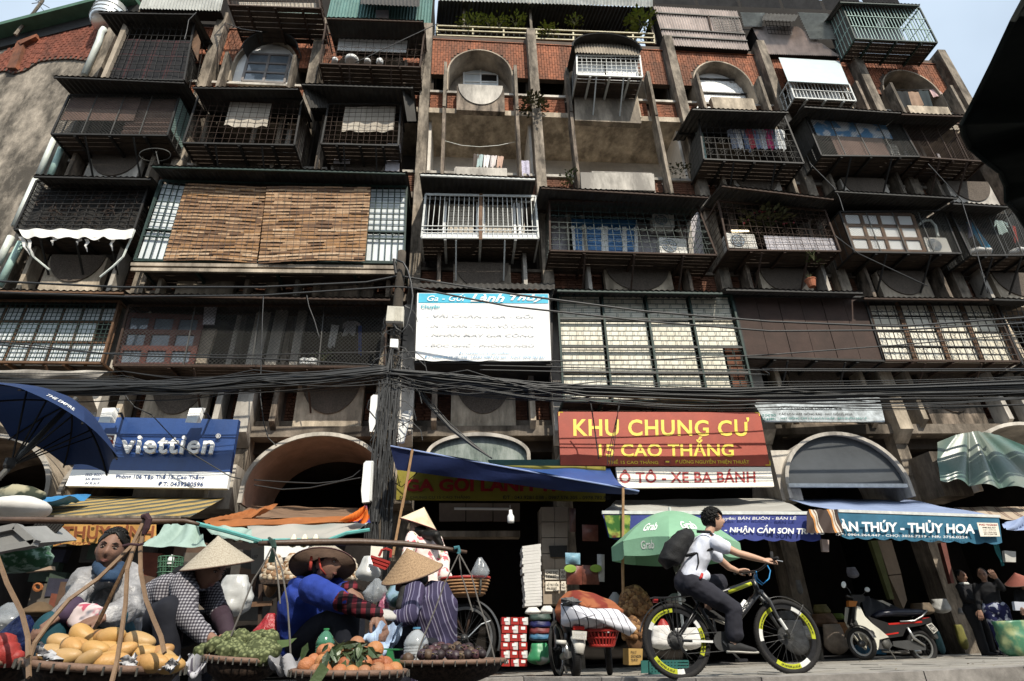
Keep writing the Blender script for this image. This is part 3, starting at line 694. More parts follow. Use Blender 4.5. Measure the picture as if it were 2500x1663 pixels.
sheet(t, c, .485, -.03, .515, 1.04, M_wood, -.03, 'centre_post')
mb = MB(); mb.bar(c[3]+V((0,-.03,.22)), c[2]+V((0,-.03,.22)), .02); mb.bar(c[3]+V((0,-.03,.34)), c[2]+V((0,-.03,.34)), .02); mb.bar(c[0]+V((0,-.03,-.05)), c[1]+V((0,-.03,-.05)), .02); mk('rail', mb, M_gbar, t)
t, c = cage('green diamond grille balcony showing blue shutters and two air conditioners', [b3(370,320), b3(1680,360), b3(1858,815), b3(375,775)], 11.5, (b3(282,195), b3(1800,282)), 10.95, grid=(18, 9), style='diamond', gm=M_green, fm=M_rust, br=.009, struts=3)
wc = [P(p, 12.3) for p in (b3(400,380), b3(1690,420), b3(1800,830), b3(380,800))]
mb = MB(); mb.qbox([P(p, 12.46) for p in (b3(380,400), b3(1700,430), b3(1760,900), b3(400,880))], (0,.03,0)); mk('inner_wall', mb, M_lilac, t)
for k, (xa, xb) in enumerate(((595,655),(700,825),(890,1015),(1055,1120))):
 q = [P(p, 12.25) for p in (b3(xa,540), b3(xb,545), b3(xb+15,830), b3(xa+8,825))]; mb = MB(); mb.qbox(q, (0,.05,0)); sh = mk('shutter', mb, M_blue, t)
 for v in (.2,.4,.6,.8): b_ = MB(); b_.bar(bil(q, .08, v)-V((0,.012,0)), bil(q, .92, v)-V((0,.012,0)), .03, .02); mk('shutter_rail', b_, M_blue, sh)
for (xa, xb) in ((545,592),(660,697),(830,885),(1018,1052),(1125,1150)):
 mb = MB(); mb.qbox([P(p, 12.2) for p in (b3(xa,500), b3(xb,502), b3(xb+14,835), b3(xa+6,830))], (0,.06,0)); mk('window_post', mb, M_white, t)
mb = MB(); mb.qbox([P(p, 12.1) for p in (b3(568,490), b3(1140,500), b3(1140,540), b3(575,530))], (0,.12,0)); mk('window_head', mb, M_bblue, t)
aircon([b3(1290,440), b3(1475,445), b3(1485,565), b3(1300,560)], 12.0, 'upper grey air conditioner on the wall right of the blue shutters')
aircon([b3(1345,655), b3(1585,670), b3(1600,805), b3(1355,795)], 11.8, 'lower white air conditioner on the floor right of the blue shutters')
for x in (480, 1550):
 mb = MB(); mb.qbox([P(p, 12.2) for p in (b3(x+30,400), b3(x+70,402), b3(x+110,860), b3(x+70,858))], (0,.1,0)); mk('wall_post', mb, M_plaw, t)
t, c = cage('dark cage with patterned bars, red flowers and a white panel along its foot', [b3(1872,330), b4(560,420), b4(697,780), b3(1962,770)], 11.5, (b3(1895,178), b4(650,300)), 10.95, grid=(16, 8), style='rosette', br=.009, fm=M_rust)
sheet(t, c, .36, .66, .99, .98, M_lilac, .05, 'foot_panel')
aircon([b3(1940,615), b3(2190,630), b3(2225,755), b3(1965,745)], 11.55, 'old white air conditioner at the left end of the flower cage')
mb = MB(); mb.qbox([P(p, 11.6) for p in (b3(1990,588), b3(2140,590), b3(2150,600), b3(2000,600))], (0,.05,0)); ob = solo('tube_lamp', mb, mat('lit_tube', (.9,.8,.6), .5), 'lit warm tube lamp above the old air conditioner in the flower cage', 'lamp')
bs = ob.active_material.node_tree.nodes['Principled BSDF']; bs.inputs['Emission Color'].default_value = (1,.8,.5,1); bs.inputs['Emission Strength'].default_value = 2
def plant(p, r, h, n, m, label, name='potted_plant', pot=None, group=None, droop=0., fl=None):
 t = thing(name, label, 'plant', p, group); mb = MB()
 for k in range(n):
  a = random.random()*6.28; rr = r*random.random()**.6; q = V(p)+V((rr*math.cos(a), rr*math.sin(a)*.7, h*random.random()-droop*rr))
  d = V((math.cos(a), math.sin(a), random.uniform(-.5,.9))).normalized(); s = r*random.uniform(.18,.38); sd = d.cross(V((0,0,1))).normalized()*s*.3
  mb.add([q, q+d*s*.5+sd, q+d*s, q+d*s*.5-sd], [(0,1,2,3)])
 mk('leaves', mb, m, t, kind='stuff')
 st = MB()
 for k in range(5): a = k*1.26; st.tube([V(p)+V((0,0,-.04)), V(p)+V((r*.3*math.cos(a), r*.2*math.sin(a), h*.5)), V(p)+V((r*.6*math.cos(a), r*.4*math.sin(a), h*.8))], .006, 4)
 mk('stem', st, M_moss, t, kind='stuff')
 if pot: pm = MB(); pm.lathe(V(p)-V((0,0,pot)), [(pot*.4,0),(pot*.62,pot*.95),(pot*.68,pot*.95),(pot*.68,pot*1.05),(.001,pot*1.05)], 12); mk('pot', pm, mat('terracotta', (.35,.12,.06), .8), t)
 if fl:
  f = MB()
  for k in range(14): f.ell(V(p)+V((random.uniform(-r,r), -.05, h*random.random())), .035,.035,.03, 6, 4)
  mk('flower', f, fl, t, kind='stuff')
 return t
M_fl = mat('red_flower', (.35,.06,.07), .7, var=.5, scale=20)
plant(P(b4(60,560),11.75), .7, .5, 160, M_moss, 'trailing red flowered plant behind the bars of the flower cage', fl=M_fl)
plant(P(b4(460,850),11.3), .2, .35, 60, M_leaf, 'small bright green creeper hanging below the flower cage', droop=1.2)
plant(P(b4(430,1035),11.4), .12, .2, 24, M_moss, 'potted plant in a terracotta pot hung under the flower cage', pot=.2)
t, c = cage('mesh cage with a white twelve pane window in a dark frame', [b4(690,430), b4(1612,420), b4(1770,800), b4(822,787)], 11.5, (b4(640,228), b4(1752,290)), 10.95, style='mesh', br=.010, gm=M_iron)
window([b4(712,440), b4(1335,455), b4(1450,785), b4(815,770)], 11.55, t, M_wood, M_white, 4, 3, .09)
aircon([b4(1440,655), b4(1640,660), b4(1695,792), b4(1485,785)], 11.55, 'clean white air conditioner beside the twelve pane window')
mb = MB(); mb.tube([P(b4(*p), 11.6) for p in ((1400,545),(1440,510),(1500,505),(1545,550),(1570,650))], .035, 7); mk('hose', mb, M_pvc, t)
sidesheet(t, c, 0, M_wood)
t, c = cage('cage crammed with washing at the far right of the twelve pane window', [b4(1665,405), b4(2300,385), b4(2482,815), b4(1862,818)], 11.5, (b4(1700,338), b4(2235,370)), 11.0, style='mesh', br=.010, gm=M_iron)
garment([b4(1820,520), b4(1890,525), b4(2060,775), b4(1990,775)], 11.7, mat('bright_blue_cloth', (.03,.25,.42), .8), 'bright blue cloth hanging in the far right cage', 'towel')
garment([b4(1830,500), b4(1860,500), b4(1880,660), b4(1840,660)], 11.68, mat('laundry_lilac', (.3,.26,.36), .9), 'lilac garment hanging beside the bright blue cloth', 'towel')
garment([b4(2080,500), b4(2150,510), b4(2220,620), b4(2110,630)], 11.7, mat('laundry_mint', (.4,.5,.47), .9), 'pale mint shirt hanging in the far right cage')
garment([b4(2230,550), b4(2260,560), b4(2290,700), b4(2240,700)], 11.7, mat('laundry_red', (.35,.05,.04), .9), 'narrow red garment hanging in the far right cage', 'towel')
for (x, w_, lab) in ((1870,150,'white cloth bundle at the left of the far right cage floor'),(2260,100,'crumpled white bundle at the right of the far right cage floor')):
 mb = MB(); p = P(b4(x+w_/2,795),11.7); mb.ell(p, .3, .22, .1, 12, 7, fn=lambda v: v*(1+.25*math.sin(v.x*19+v.y*13))); solo('cloth_bundle', mb, M_cloth_w, lab, 'bundle', 'cloth bundles in the far right cage', True)
t, c = cage('long row of brown framed windows with white panes behind a square grille', [b1(-500,1215), b1(1065,1225), c1(905,280), c1(-800,262)], 11.5, (b1(-560,1105), b1(1115,1130)), 11.05, grid=(36, 15), gm=M_green, fm=M_wood, br=.012, sides=False)
nW = 9
for k in range(nW):
 for v, (v0, v1) in enumerate(((.06,.27),(.31,.99))):
  mm = M_dark if (k == nW-1 and v == 1) else M_pane
  sheet(t, c, (k+.07)/nW, v0, (k+.93)/nW, v1 if not (k == nW-1 and v == 1) else .6, mm, .16, 'pane')
 if k == nW-1: sheet(t, c, (k+.07)/nW, .64, (k+.93)/nW, .99, M_pane, .16, 'pane')
 sheet(t, c, (k-.06)/nW if k else 0, .02, (k+.06)/nW, 1, M_wood, .14, 'mullion')
sheet(t, c, .985, 0, 1, 1, M_wood, .14, 'mullion'); sheet(t, c, 0, .27, 1, .31, M_wood, .135, 'transom'); sheet(t, c, 0, .62, 1, .645, M_wood, .135, 'transom')
q = [P(p, Y) for p, Y in ((c1(-700,330),11.0), (c1(960,350),11.0), (c1(860,720),12.0), (c1(-700,640),12.0))]
mb = MB(); mb.grid(lambda u, v: bil(q, u, v)+V((0, -.35*math.sin(math.pi*min(1, v*1.1))+.03*math.sin(u*19+v*7), -.06*math.sin(u*13)*v)), 30, 10)
solo('plaster_canopy', mb, M_plaw, 'bulging stained white plaster canopy behind the blue umbrella', 'canopy', smooth=True)
t, c = cage('mesh screened balcony with red wood windows above the blue shop sign', [b1(1150,1262), b2(1185,1262), c2(1160,318), c1(1012,300)], 11.5, (b1(1085,1150), b2(1235,1190)), 11.0, style='mesh', br=.011, gm=M_iron, fm=M_rust, sides=False)
window([b1(1150,1350), b1(1800,1370), c1(1700,300), c1(1040,300)], 11.75, t, M_woodr, M_glassd, 3, 3, .12)
for (p, dx) in ((b2(2,1260), 0), (b2(90,1270), 0), (b2(380,1275), 0)): pass
for (xt, xb, w_) in ((400,310,70),(200,90,100)):
 mb = MB(); mb.qbox([P(b2(xt,1290),11.95), P(b2(xt+w_,1292),11.95), P(c2(xb+w_,300),11.95), P(c2(xb,300),11.95)], (0,.12,0)); mk('inner_post', mb, M_plaw, t)
mb = MB(); mb.qbox([P(c1(1810,-30),11.9), P(c1(1925,-30),11.9), P(c1(1830,280),11.9), P(c1(1720,280),11.9)], (0,.1,0)); mk('inner_post', mb, M_plas, t)
mb = MB(); mb.qbox([P(b1(1820,1265),11.7), P(b1(1930,1270),11.7), P(b1(1905,1430),11.7), P(b1(1805,1430),11.7)], (0,.03,0)); mk('grey_board', mb, M_lilac, t)
garment([b2(690,1430), b2(760,1440), c2(715,140), c2(650,130)], 12.0, M_cloth_w, 'white towel hanging behind the mesh above the fluorescent lamp', 'towel')
garment([b2(830,1400), b2(920,1400), b2(900,1510), b2(790,1530)], 12.0, mat('laundry_grey', (.4,.38,.37), .9), 'grey shirt hanging behind the mesh next to the white towel')
garment([b2(930,1440), b2(960,1440), c2(955,200), c2(930,190)], 12.0, mat('blue_strip', (.03,.06,.25), .8), 'narrow deep blue cloth hanging behind the mesh', 'towel')
for x in (445, 515):
 mb = MB(); p = P(c2(x,305),11.7); mb.lathe(p, [(.06,0),(.1,.02),(.115,.12),(.105,.15),(.09,.15),(.001,.14)], 14); solo('plant_pot', mb, M_white, 'white round pot on the mesh balcony edge, %s of the pair' % ('left' if x < 500 else 'right'), 'pot', 'white pots on the mesh balcony')
plant(P(c2(610,260),11.8), .25, .25, 40, M_leaf, 'small plant with yellow green leaves on the mesh balcony')
t, c = cage('large screen of white panes behind a brick pattern grille above the red sign', [b3(440,1165), b3(1982,1172), c3(2200,622), c3(495,618)], 11.4, (b3(425,1108), b3(1925,1135)), 11.0, grid=(0,0), fm=M_green, sides=False, floor=True, struts=0)
M_tile = mat('old_white_pane', (.78,.74,.63), .45, var=.12, scale=2, dirt=.35, dcol=(.45,.36,.20), dscale=1.0, stretch=(1,1,.6))
nc, nrw = 4, 4
for k in range(nc):
 for v in range(nrw):
  cells = [(k/nc+.012, v/nrw+.006, (k+1)/nc-.012, (v+1)/nrw-.006)]
  if k == 3 and v >= 2: cells = [(k/nc+.012, v/nrw+.006, (k+1)/nc-.105, (v+1)/nrw-.006)]
  for cc in cells: sheet(t, c, *cc, M_tile, .07, 'pane')
for k in range(8):      # real bricks in the lower right corner
 for j in range(2):
  u0 = .905+j*.045+(k % 2)*.004; sheet(t, c, u0, .505+k*.061, u0+.04, .505+k*.061+.05, M_brick, .06, 'brick')
g = MB(); nr = 22
for v in range(nr+1): g.bar(bil(c, 0, v/nr), bil(c, 1, v/nr), .012)
for v in range(nr):
 for k in range(13):
  for d in (-.004, .004):
   u = (k+.25+(v % 2)*.5)/13+d
   if u < 1: g.bar(bil(c, u, v/nr), bil(c, u, (v+1)/nr), .008)
mk('brick_grille', g, M_green, t)
for u in (0, .25, .5, .75, 1):
 mb = MB(); mb.bar(bil(c, u, 0)+V((0,-.03,0)), bil(c, u, 1)+V((0,-.03,0)), .045); mk('mullion', mb, M_green, t)
for v in (.25, .52, .75):
 mb = MB(); mb.bar(bil(c, 0, v)+V((0,-.028,0)), bil(c, 1, v)+V((0,-.028,0)), .04); mk('transom', mb, M_iron, t)
M_choc = mat('brown_canvas', (.055,.033,.026), .8, var=.3, dirt=.3, stretch=(1,1,1))
t, c = cage('balcony closed with a plain chocolate brown screen', [b3(2005,1180), b4(905,1188), c4(1090,262), c3(2125,228)], 11.45, (b3(1930,1102), b4(912,1132)), 11.0, grid=(0,0), fm=M_black, sides=False)
for k in range(6): sheet(t, c, k/6+.002, 0, (k+1)/6-.002, 1, M_choc, .01+.006*(k % 2), 'screen_panel')
t, c = cage('flower pattern iron grille over cream panes right of the brown screen', [b4(925,1200), b4(2050,1212), c4(2292,267), c4(1092,258)], 11.45, (b4(900,1180), b4(2062,1195)), 11.1, grid=(16, 9), style='rosette', gm=M_black, fm=M_rust, sides=False, br=.016)
for k in range(4):
 for v in range(4): sheet(t, c, k/4+.02, v/4+.02+(.05 if v == 0 else 0), (k+1)/4-.015, (v+1)/4-.01, M_tile, .1+.01*(v % 2), 'pane')
 sheet(t, c, (k+1)/4-.018, 0, (k+1)/4+.012, 1, M_wood, .05, 'mullion')
t, c = cage('dark cage cut by the right edge of the view next to the flower grille', [b4(2085,1222), b4(2600,1235), c4(2760,300), c4(2320,292)], 11.5, (b4(2060,1190), b4(2500,1200)), 11.0, grid=(10, 12), gm=M_iron, br=.012)
t, c = cage('black tarred cage with plaid cloth under a wide dark roof at the top left', [a1(1150,190), a1(1730,210), a1(1640,718), a1(930,702)], 11.5, (a1(870,98), a1(1745,112)), 11.1, style='grid', grid=(12, 8), br=.012, gm=M_black, struts=0)
M_plaid = patt('dark_plaid', lambda n, l, co: nd_mix(n, l, nd_bands(n, l, co, 2, 1.6, [(0,(.012,.012,.014)),(.72,(.05,.018,.02)),(.8,(.012,.012,.014)),(.86,(.04,.04,.045)),(.9,(.012,.012,.014))]), nd_bands(n, l, co, 0, 1.9, [(0,(.012,.012,.014)),(.75,(.07,.02,.022)),(.82,(.012,.012,.014)),(.88,(.06,.02,.02)),(.94,(.012,.012,.014))]), .5))
sheet(t, c, .01, .28, .99, .99, M_plaid, .06, 'plaid_cloth', wob=.015)
mb = MB(); mb.qbox([P(a1(1100,205),11.4), P(a1(1130,235),11.4), P(a1(930,700),11.4), P(a1(890,700),11.4)], (0,.12,0)); mk('corner_board', mb, M_plas, t)
mb = MB(); mb.qbox([P(a1(1745,265),11.6), P(a1(1785,370),11.6), P(a1(1760,540),11.6), P(a1(1700,400),11.6)], (0,.03,0)); mk('side_board', mb, M_wood, t)
t, c = cage('ornate rusty cage with a white board and water jugs on its floor', [a2(640,215), a2(1522,250), a2(1478,602), a2(585,570)], 11.5, (a2(638,148), a2(1512,178)), 11.0, grid=(14, 7), style='rosette', gm=M_rust, fm=M_rust, br=.008)
sheet(t, c, .12, .03, .82, .42, M_white, .3, 'white_board')
for (x, y, r, h, lab) in ((720,550,.085,.17,'small white water jug at the left on the ornate cage floor'), (870,555,.2,.2,'wide cream basin on the ornate cage floor'), (1010,560,.1,.15,'white jug between the basin and the tall jug'), (1118,570,.1,.24,'tall white water jug with blue band on the ornate cage floor')):
 p = P(a2(x,y),11.7); mb = MB(); mb.lathe(p, [(r*.8,0),(r,h*.15),(r,h*.6),(r*.6,h*.85),(r*.3,h),(.001,h)], 14); solo('water_jug', mb, M_white, lab, 'jug', 'containers on the ornate cage floor', True)
t, c = cage('white lit wire box hung in the wide arch under a rounded dark hood', [a3(612,492), a3(1172,497), a3(1197,690), a3(615,667)], 11.4, None, grid=(13, 6), gm=M_gbar, fm=M_gbar, br=.011, struts=2)
sheet(t, c, .02, .02, .46, .98, M_white, .25, 'white_board'); sheet(t, c, .48, .02, .99, .98, M_white, .22, 'white_board'); sidesheet(t, c, 0, M_iron)
mb = MB(); mb.corr([P(p, Y) for p, Y in ((a3(590,385),11.55), (a3(1165,400),11.55), (a3(1175,492),11.3), (a3(600,466),11.3))], 22, .02); mk('tin_hood', mb, mat('tin_beige', (.33,.28,.22), .7, dirt=.4), t)
def canopy(t, pl, pr, apex, Y0, Y1, m, th=.03):
 A, B, T = P(pl, Y0), P(pr, Y0), P(apex, Y0); cx = (A.x+B.x)/2; hw = (B.x-A.x)/2; z0 = (A.z+B.z)/2; h = T.z-z0
 mb = MB(); mb.grid(lambda u, v: V((cx-hw*math.cos(math.pi*u), lerp(Y0, Y1, v), z0+h*math.sin(math.pi*u)+.01*math.sin(u*90)+(Y1-Y0)*v*.15)), 48, 2)
 mk('rounded_hood', mb, m, t, True)
 ri = MB(); ri.tube([V((cx-hw*math.cos(math.pi*k/14), Y0+.02, z0-.03+h*math.sin(math.pi*k/14))) for k in range(15)], .025, 5); mk('hood_rib', ri, M_black, t)
canopy(t, a3(575,405), a3(1192,425), a3(890,288), 11.2, 12.6, M_croof)
hd = thing('arch_hood', 'rounded dark tin hood over the white arched window at top left', 'canopy', (CX[1], 12.4, 17.2))
canopy(hd, a1(2150,420), a2(390,425), a2(130,265), 12.1, 12.6, M_croof)
t, c = cage('white balcony with upright bars under a big pale sloping board', [a4(240,722), a4(772,752), a4(836,902), a4(290,872)], 11.7, None, grid=(17, 2), gm=M_gbar, fm=M_gbar, br=.018, struts=0)
M_board = mat('pale_blue_board', (.44,.51,.53), .45, var=.08, dirt=.12, dcol=(.4,.42,.42))
mb = MB(); mb.qbox([P(a4(152,515),12.35), P(a4(690,547),12.35), P(a4(776,752),11.55), P(a4(235,722),11.55)], (0,.01,.03)); mk('sloping_board', mb, M_board, t)
for (u0, u1) in ((.06,.5),(.53,.9)): sheet(t, c, u0, .06, u1, .95, M_white, .25, 'window_leaf')
t, c = cage('green barred cage box standing on the roof edge at the top right', [a4(705,35), a4(1402,72), a4(1560,382), a4(832,347)], 11.6, (a4(690,8), a4(1412,38)), 11.4, grid=(24, 3), gm=M_pvcg, fm=M_green, br=.02, struts=0, rise=.2)
sidesheet(t, c, 0, M_iron)
sheet(t, c, .05, .08, .9, .5, M_lilac, .7, 'inner_board'); sheet(t, c, .8, .6, 1, 1, M_iron, .5, 'inner_board')
garment([a4(1040,140), a4(1110,150), a4(1090,240), a4(1010,240)], 12.0, M_cloth_w, 'pale cloth hanging inside the green roof cage', 'towel')
t, c = cage('rusty barred cage jutting out at the very top left of the terrace', [a1(1985,-160), a2(560,-170), a2(592,80), a1(2040,48)], 11.3, None, grid=(22, 5), gm=M_rust, fm=M_rust, br=.012, struts=0)
sheet(t, c, .1, .45, .95, .75, M_cloth_b, .3, 'cream_board'); sheet(t, c, .1, .8, .95, .93, M_pvcg, .32, 'green_board')
for k, (xa, xb, ya, yb, m, lab) in enumerate(((1190,1300,810,970,(.012,.014,.016),'black garment at the left of the washing in the right arch'), (1290,1390,815,950,(.30,.20,.14),'brown and yellow cloth in the middle of the washing in the right arch'), (1380,1480,805,970,(.02,.03,.035),'dark teal garment at the right of the washing in the right arch'), (1490,1570,795,865,(.6,.42,.42),'pale pink cloth pegged at the right end of the arch line'))):
 garment([a4(xa,ya), a4(xb,ya+5), a4(xb+50,yb), a4(xa+40,yb)], 12.6, mat('arch_wash_%d' % k, m, .9), lab, 'towel')
mb = MB(); mb.tube([P(a4(*p), 12.6) for p in ((1060,780),(1300,805),(1500,795),(1640,800))], .008, 4); solo('washing_line', mb, M_cable, 'thin washing line across the open arch at the right', 'line')
for k, (x, m, lab) in enumerate(((1955,(.10,.08,.07),'dark cloth first on the loggia line'), (1990,(.4,.5,.5),'mint and pink striped cloth on the loggia line'), (2050,(.72,.70,.7),'white folded cloth on the loggia line'), (2110,(.68,.62,.6),'cream folded cloth on the loggia line'), (2170,(.55,.38,.3),'peach cloth last on the loggia line'))):
 garment([a2(x,1370+5*k), a2(x+55,1372+5*k), a2(x+35,1490), a2(x-10,1490)], 12.7, mat('loggia_%d' % k, m, .9, var=.3), lab, 'towel')
mb = MB(); mb.tube([P(a2(*p), 12.7) for p in ((1700,1255),(1850,1295),(2010,1308),(2180,1295),(2320,1265))], .008, 4); solo('washing_line', mb, M_pvc, 'slack pale line across the open loggia', 'line')
mb = MB(); mb.qbox([P(a2(1785,1495),12.1), P(a2(2250,1510),12.1), P(b2(2250,108),12.1), P(b2(1780,95),12.1)], (0,.1,0)); mk('loggia_ledge', mb, M_plaw, bld)
mb = MB(); mb.qbox([P(b3(645,75),12.1), P(b3(1300,90),12.1), P(b3(1312,238),12.1), P(b3(655,222),12.1)], (0,.1,0)); mk('loggia_ledge', mb, M_plaw, bld)
garment([a3(105,1430), a3(190,1432), a3(200,1568), a3(100,1560)], 12.5, mat('laundry_lilacwhite', (.5,.48,.6), .9, var=.4, scale=14), 'white and lilac cloth hanging left of the bare pilaster', 'towel')
plant(P(b3(570,170),12.3), .3, .4, 90, M_leaf, 'leafy plant beside the white ledge of the wide loggia')
plant(P(a3(230,940),12.1), .4, .5, 220, M_moss, 'tuft of wild grass sprouting from the bare pilaster', name='grass_tuft', droop=.6)
plant(P(a3(1545,1530),12.2), .3, .25, 70, M_moss, 'yellow green weeds on the dark pilaster by the loggia', name='weed_tuft')
tr = thing('roof_terrace', 'deep shaded roof terrace with a yellow railing above the brick arches', 'terrace', (3, 13.5, 18.7))
x0, x1 = P(a2(1620,230),12.7).x, P(a3(1300,300),12.7).x
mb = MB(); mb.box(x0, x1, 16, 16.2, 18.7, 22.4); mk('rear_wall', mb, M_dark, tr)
mb = MB(); mb.corr([V((x0-.3,15.9,22.0)), V((x1+.1,15.9,22.0)), P(a3(1290,65),12.35), P(a2(1640,5),12.35)], 56, .03); mk('tin_roof', mb, M_croof, tr)
mb = MB(); mb.corr([P(a2(1640,-70),12.3), P(a3(1290,-12),12.3), P(a3(1290,62),12.33), P(a2(1640,2),12.33)], 62, .025); mk('roof_fascia', mb, M_cgrey, tr)
for k in range(6):
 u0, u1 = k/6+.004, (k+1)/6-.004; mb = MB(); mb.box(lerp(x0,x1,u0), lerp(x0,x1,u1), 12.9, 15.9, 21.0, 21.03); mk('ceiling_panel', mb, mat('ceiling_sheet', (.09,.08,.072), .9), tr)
rl = [(P(a2(1630,230),12.65), P(a3(1300,303),12.65)), (P(a2(1630,268),12.65), P(a3(1303,340),12.65)), (P(a2(1630,315),12.65), P(a3(1306,385),12.65))]
M_yrail = mat('cream_rail', (.52,.46,.30), .6, var=.3, dirt=.3)
for a, b in rl: mb = MB(); mb.bar(a, b, .045); mk('rail', mb, M_yrail, tr)
for u in (.0,.16,.3,.45,.62,.78,.9,1): mb = MB(); a = lerp(*rl[0], u); b = lerp(*rl[2], u); mb.bar(a+V((0,.03,0)), V((b.x,b.y+.03,18.7)), .05); mk('rail_post', mb, M_yrail, tr)
for px in (a2(1870,80), a3(200,130), a3(1250,90)): p = P(px, 12.7); mb = MB(); mb.bar((p.x,12.72,18.7), (p.x,12.72,21.2), .08); mk('roof_post', mb, M_pil, tr)
g = MB()
for k in range(40):
 p = lerp(*rl[1], k/39); g.tube([p+V((.1*math.cos(a*.785), .01, -.1+.1*math.sin(a*.785))) for a in range(8)], .008, 4, closed=True)
mk('rail_scroll', g, M_black, tr)
for (px, r, n, lab) in ((a2(1910,270), .32, 120, 'yellow green shrub at the left end of the terrace railing'), (a2(2000,240), .22, 60, 'small grey green plant second along the terrace railing'), (a2(2085,260), .25, 70, 'round green plant third along the terrace railing'), (a2(2180,270), .28, 90, 'bright green plant fourth along the terrace railing'), (a3(60,260), .3, 100, 'leafy plant left of the terrace post'), (a3(580,250), .25, 70, 'tall flowering stem in the middle of the terrace'), (a3(350,355), .3, 120, 'mossy yellow cushion plant on the terrace edge'), (a3(1190,290), .45, 200, 'dense green shrub at the right end of the terrace')):
 plant(P(px, 12.9)-V((0,.25,.15)), r*1.2, r*1.5, n, mat('terrace_leaf', (.16,.20,.03), .6, var=.6, scale=6), lab, group='plants along the roof terrace')
def shed(name, label, cat, q, Y, m, n, extra=0, horiz=False):
 c = [P(p, Y) for p in q]; t = thing(name, label, cat, (c[2]+c[3])/2); mb = MB(); mb.corr(c, n, .022, horiz=horiz); mk('sheeting', mb, m, t);
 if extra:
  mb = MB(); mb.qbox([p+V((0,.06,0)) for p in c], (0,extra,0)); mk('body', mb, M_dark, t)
 return t, c
shed('roof_shed', 'teal corrugated shed wall behind the ornate cage', 'shed', [a2(720,-150), a2(1600,-120), a2(1572,250), a2(640,190)], 12.9, M_cteal, 34, 1.5)
t, c = shed('tin_sheet', 'grey corrugated tin sheet leaning over the black cage', 'tin sheet', [a1(1290,-60), a1(2000,-60), a1(1965,96), a1(1235,76)], 12.0, M_cgrey, 26, .3)
t = thing('window_hood', 'dark tin hood on the teal shed wall', 'canopy', P(a2(1200,40),12.6)); mb = MB(); mb.corr([P(a2(950,-30),12.85), P(a2(1475,-30),12.85), P(a2(1475,60),12.3), P(a2(950,35),12.3)], 16, .016); mk('roof', mb, M_croof, t)
mb = MB(); mb.qbox([P(p,12.82) for p in (a2(1085,90),a2(1200,90),a2(1200,160),a2(1085,155))], (0,.02,0)); mk('wall_board', mb, M_lilac, t)
t, c = shed('roof_shed', 'pinkish corrugated roof shed right of the terrace', 'shed', [a3(1295,55), a3(2040,100), a3(2150,445), a3(1400,400)], 12.4, M_cpink, 32, 1.2)
for v in (.2, .62, .8):
 mb = MB(); mb.bar(bil(c,0,v)-V((0,.03,0)), bil(c,1,v)-V((0,.03,0)), .05); mk('batten', mb, M_black, t)
mb = MB(); mb.bar(bil(c,.62,.2)-V((0,.03,0)), bil(c,.6,.62)-V((0,.03,0)), .05); mk('batten', mb, M_rust, t)
g = MB(); qq = [bil(c,.65,.25)-V((0,.05,0)), bil(c,.97,.22)-V((0,.05,0)), bil(c,.97,.6)-V((0,.05,0)), bil(c,.65,.58)-V((0,.05,0))]
for k in range(9): g.bar(bil(qq,k/8,0), bil(qq,k/8,1), .012); g.bar(bil(qq,0,k/8), bil(qq,1,k/8), .012)
mk('window_grille', g, M_iron, t)
t, c = shed('roof_shed', 'pink corrugated roof shed with a notched side next to the green cage', 'shed', [a3(2170,235), a4(320,240), a4(690,500), a3(2290,480)], 12.4, M_cpink, 34, 1.2)
mb = MB(); mb.corr([P(p,12.3) for p in (a4(320,110),a4(590,120),a4(690,350),a4(430,350))], 12, .03, horiz=True); mk('side_sheet', mb, M_cgrey, t)
mb = MB(); mb.corr([P(p,12.3) for p in (a3(2070,110),a3(2290,115),a3(2260,240),a3(2100,235))], 6, .03, horiz=True); mk('side_sheet', mb, M_cgrey, t)
mb = MB(); mb.corr([P(p,Y) for p, Y in ((a4(20,120),12.4),(a4(330,130),12.4),(a4(290,190),11.9),(a4(0,180),11.9))], 9, .016); mk('window_hood', mb, M_croof, t)
g = MB(); qq = [P(p,12.25) for p in (a4(30,190),a4(250,200),a4(270,310),a4(60,300))]
for k in range(8): g.bar(bil(qq,k/7,0), bil(qq,k/7,1), .012)
for k in range(4): g.bar(bil(qq,0,k/3), bil(qq,1,k/3), .012)
mk('window_grille', g, M_black, t)
t = thing('roof_eaves', 'grey panelled eaves running out under the top right sky', 'roof', P(a4(0,0),12));
for k in range(6):
 u0, u1 = k/6+.006, (k+1)/6-.006; qq = [V((P(a3(1300,20),12.4).x,12.45,P(a3(1300,20),12.4).z)), V((P(a4(1250,20),12.4).x,12.45,P(a4(640,95),12.4).z+.2)), V((P(a4(1250,20),11.9).x,11.95,P(a4(640,60),12.4).z+.45)), V((P(a3(1300,-40),11.9).x,11.95,P(a3(1300,-20),12.4).z+.3))]
 mb = MB(); mb.qbox([bil(qq,u0,0), bil(qq,u1,0), bil(qq,u1,1), bil(qq,u0,1)], (0,0,.04)); mk('eaves_panel', mb, mat('eaves_sheet', (.20,.18,.165), .85, dirt=.3), t)
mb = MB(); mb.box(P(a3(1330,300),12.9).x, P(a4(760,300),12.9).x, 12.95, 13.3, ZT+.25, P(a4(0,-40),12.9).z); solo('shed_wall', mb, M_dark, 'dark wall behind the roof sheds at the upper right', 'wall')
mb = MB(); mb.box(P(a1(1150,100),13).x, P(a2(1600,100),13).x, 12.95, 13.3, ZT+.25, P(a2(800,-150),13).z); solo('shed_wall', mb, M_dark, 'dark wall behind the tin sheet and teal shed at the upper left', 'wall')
tk = thing('water_tank', 'shiny steel water tank on the roof at the upper left', 'water tank', P(a1(980,300),12.6)); mb = MB(); p = P(a1(985,150),12.6); r = (P(a1(1130,150),12.6)-p).length
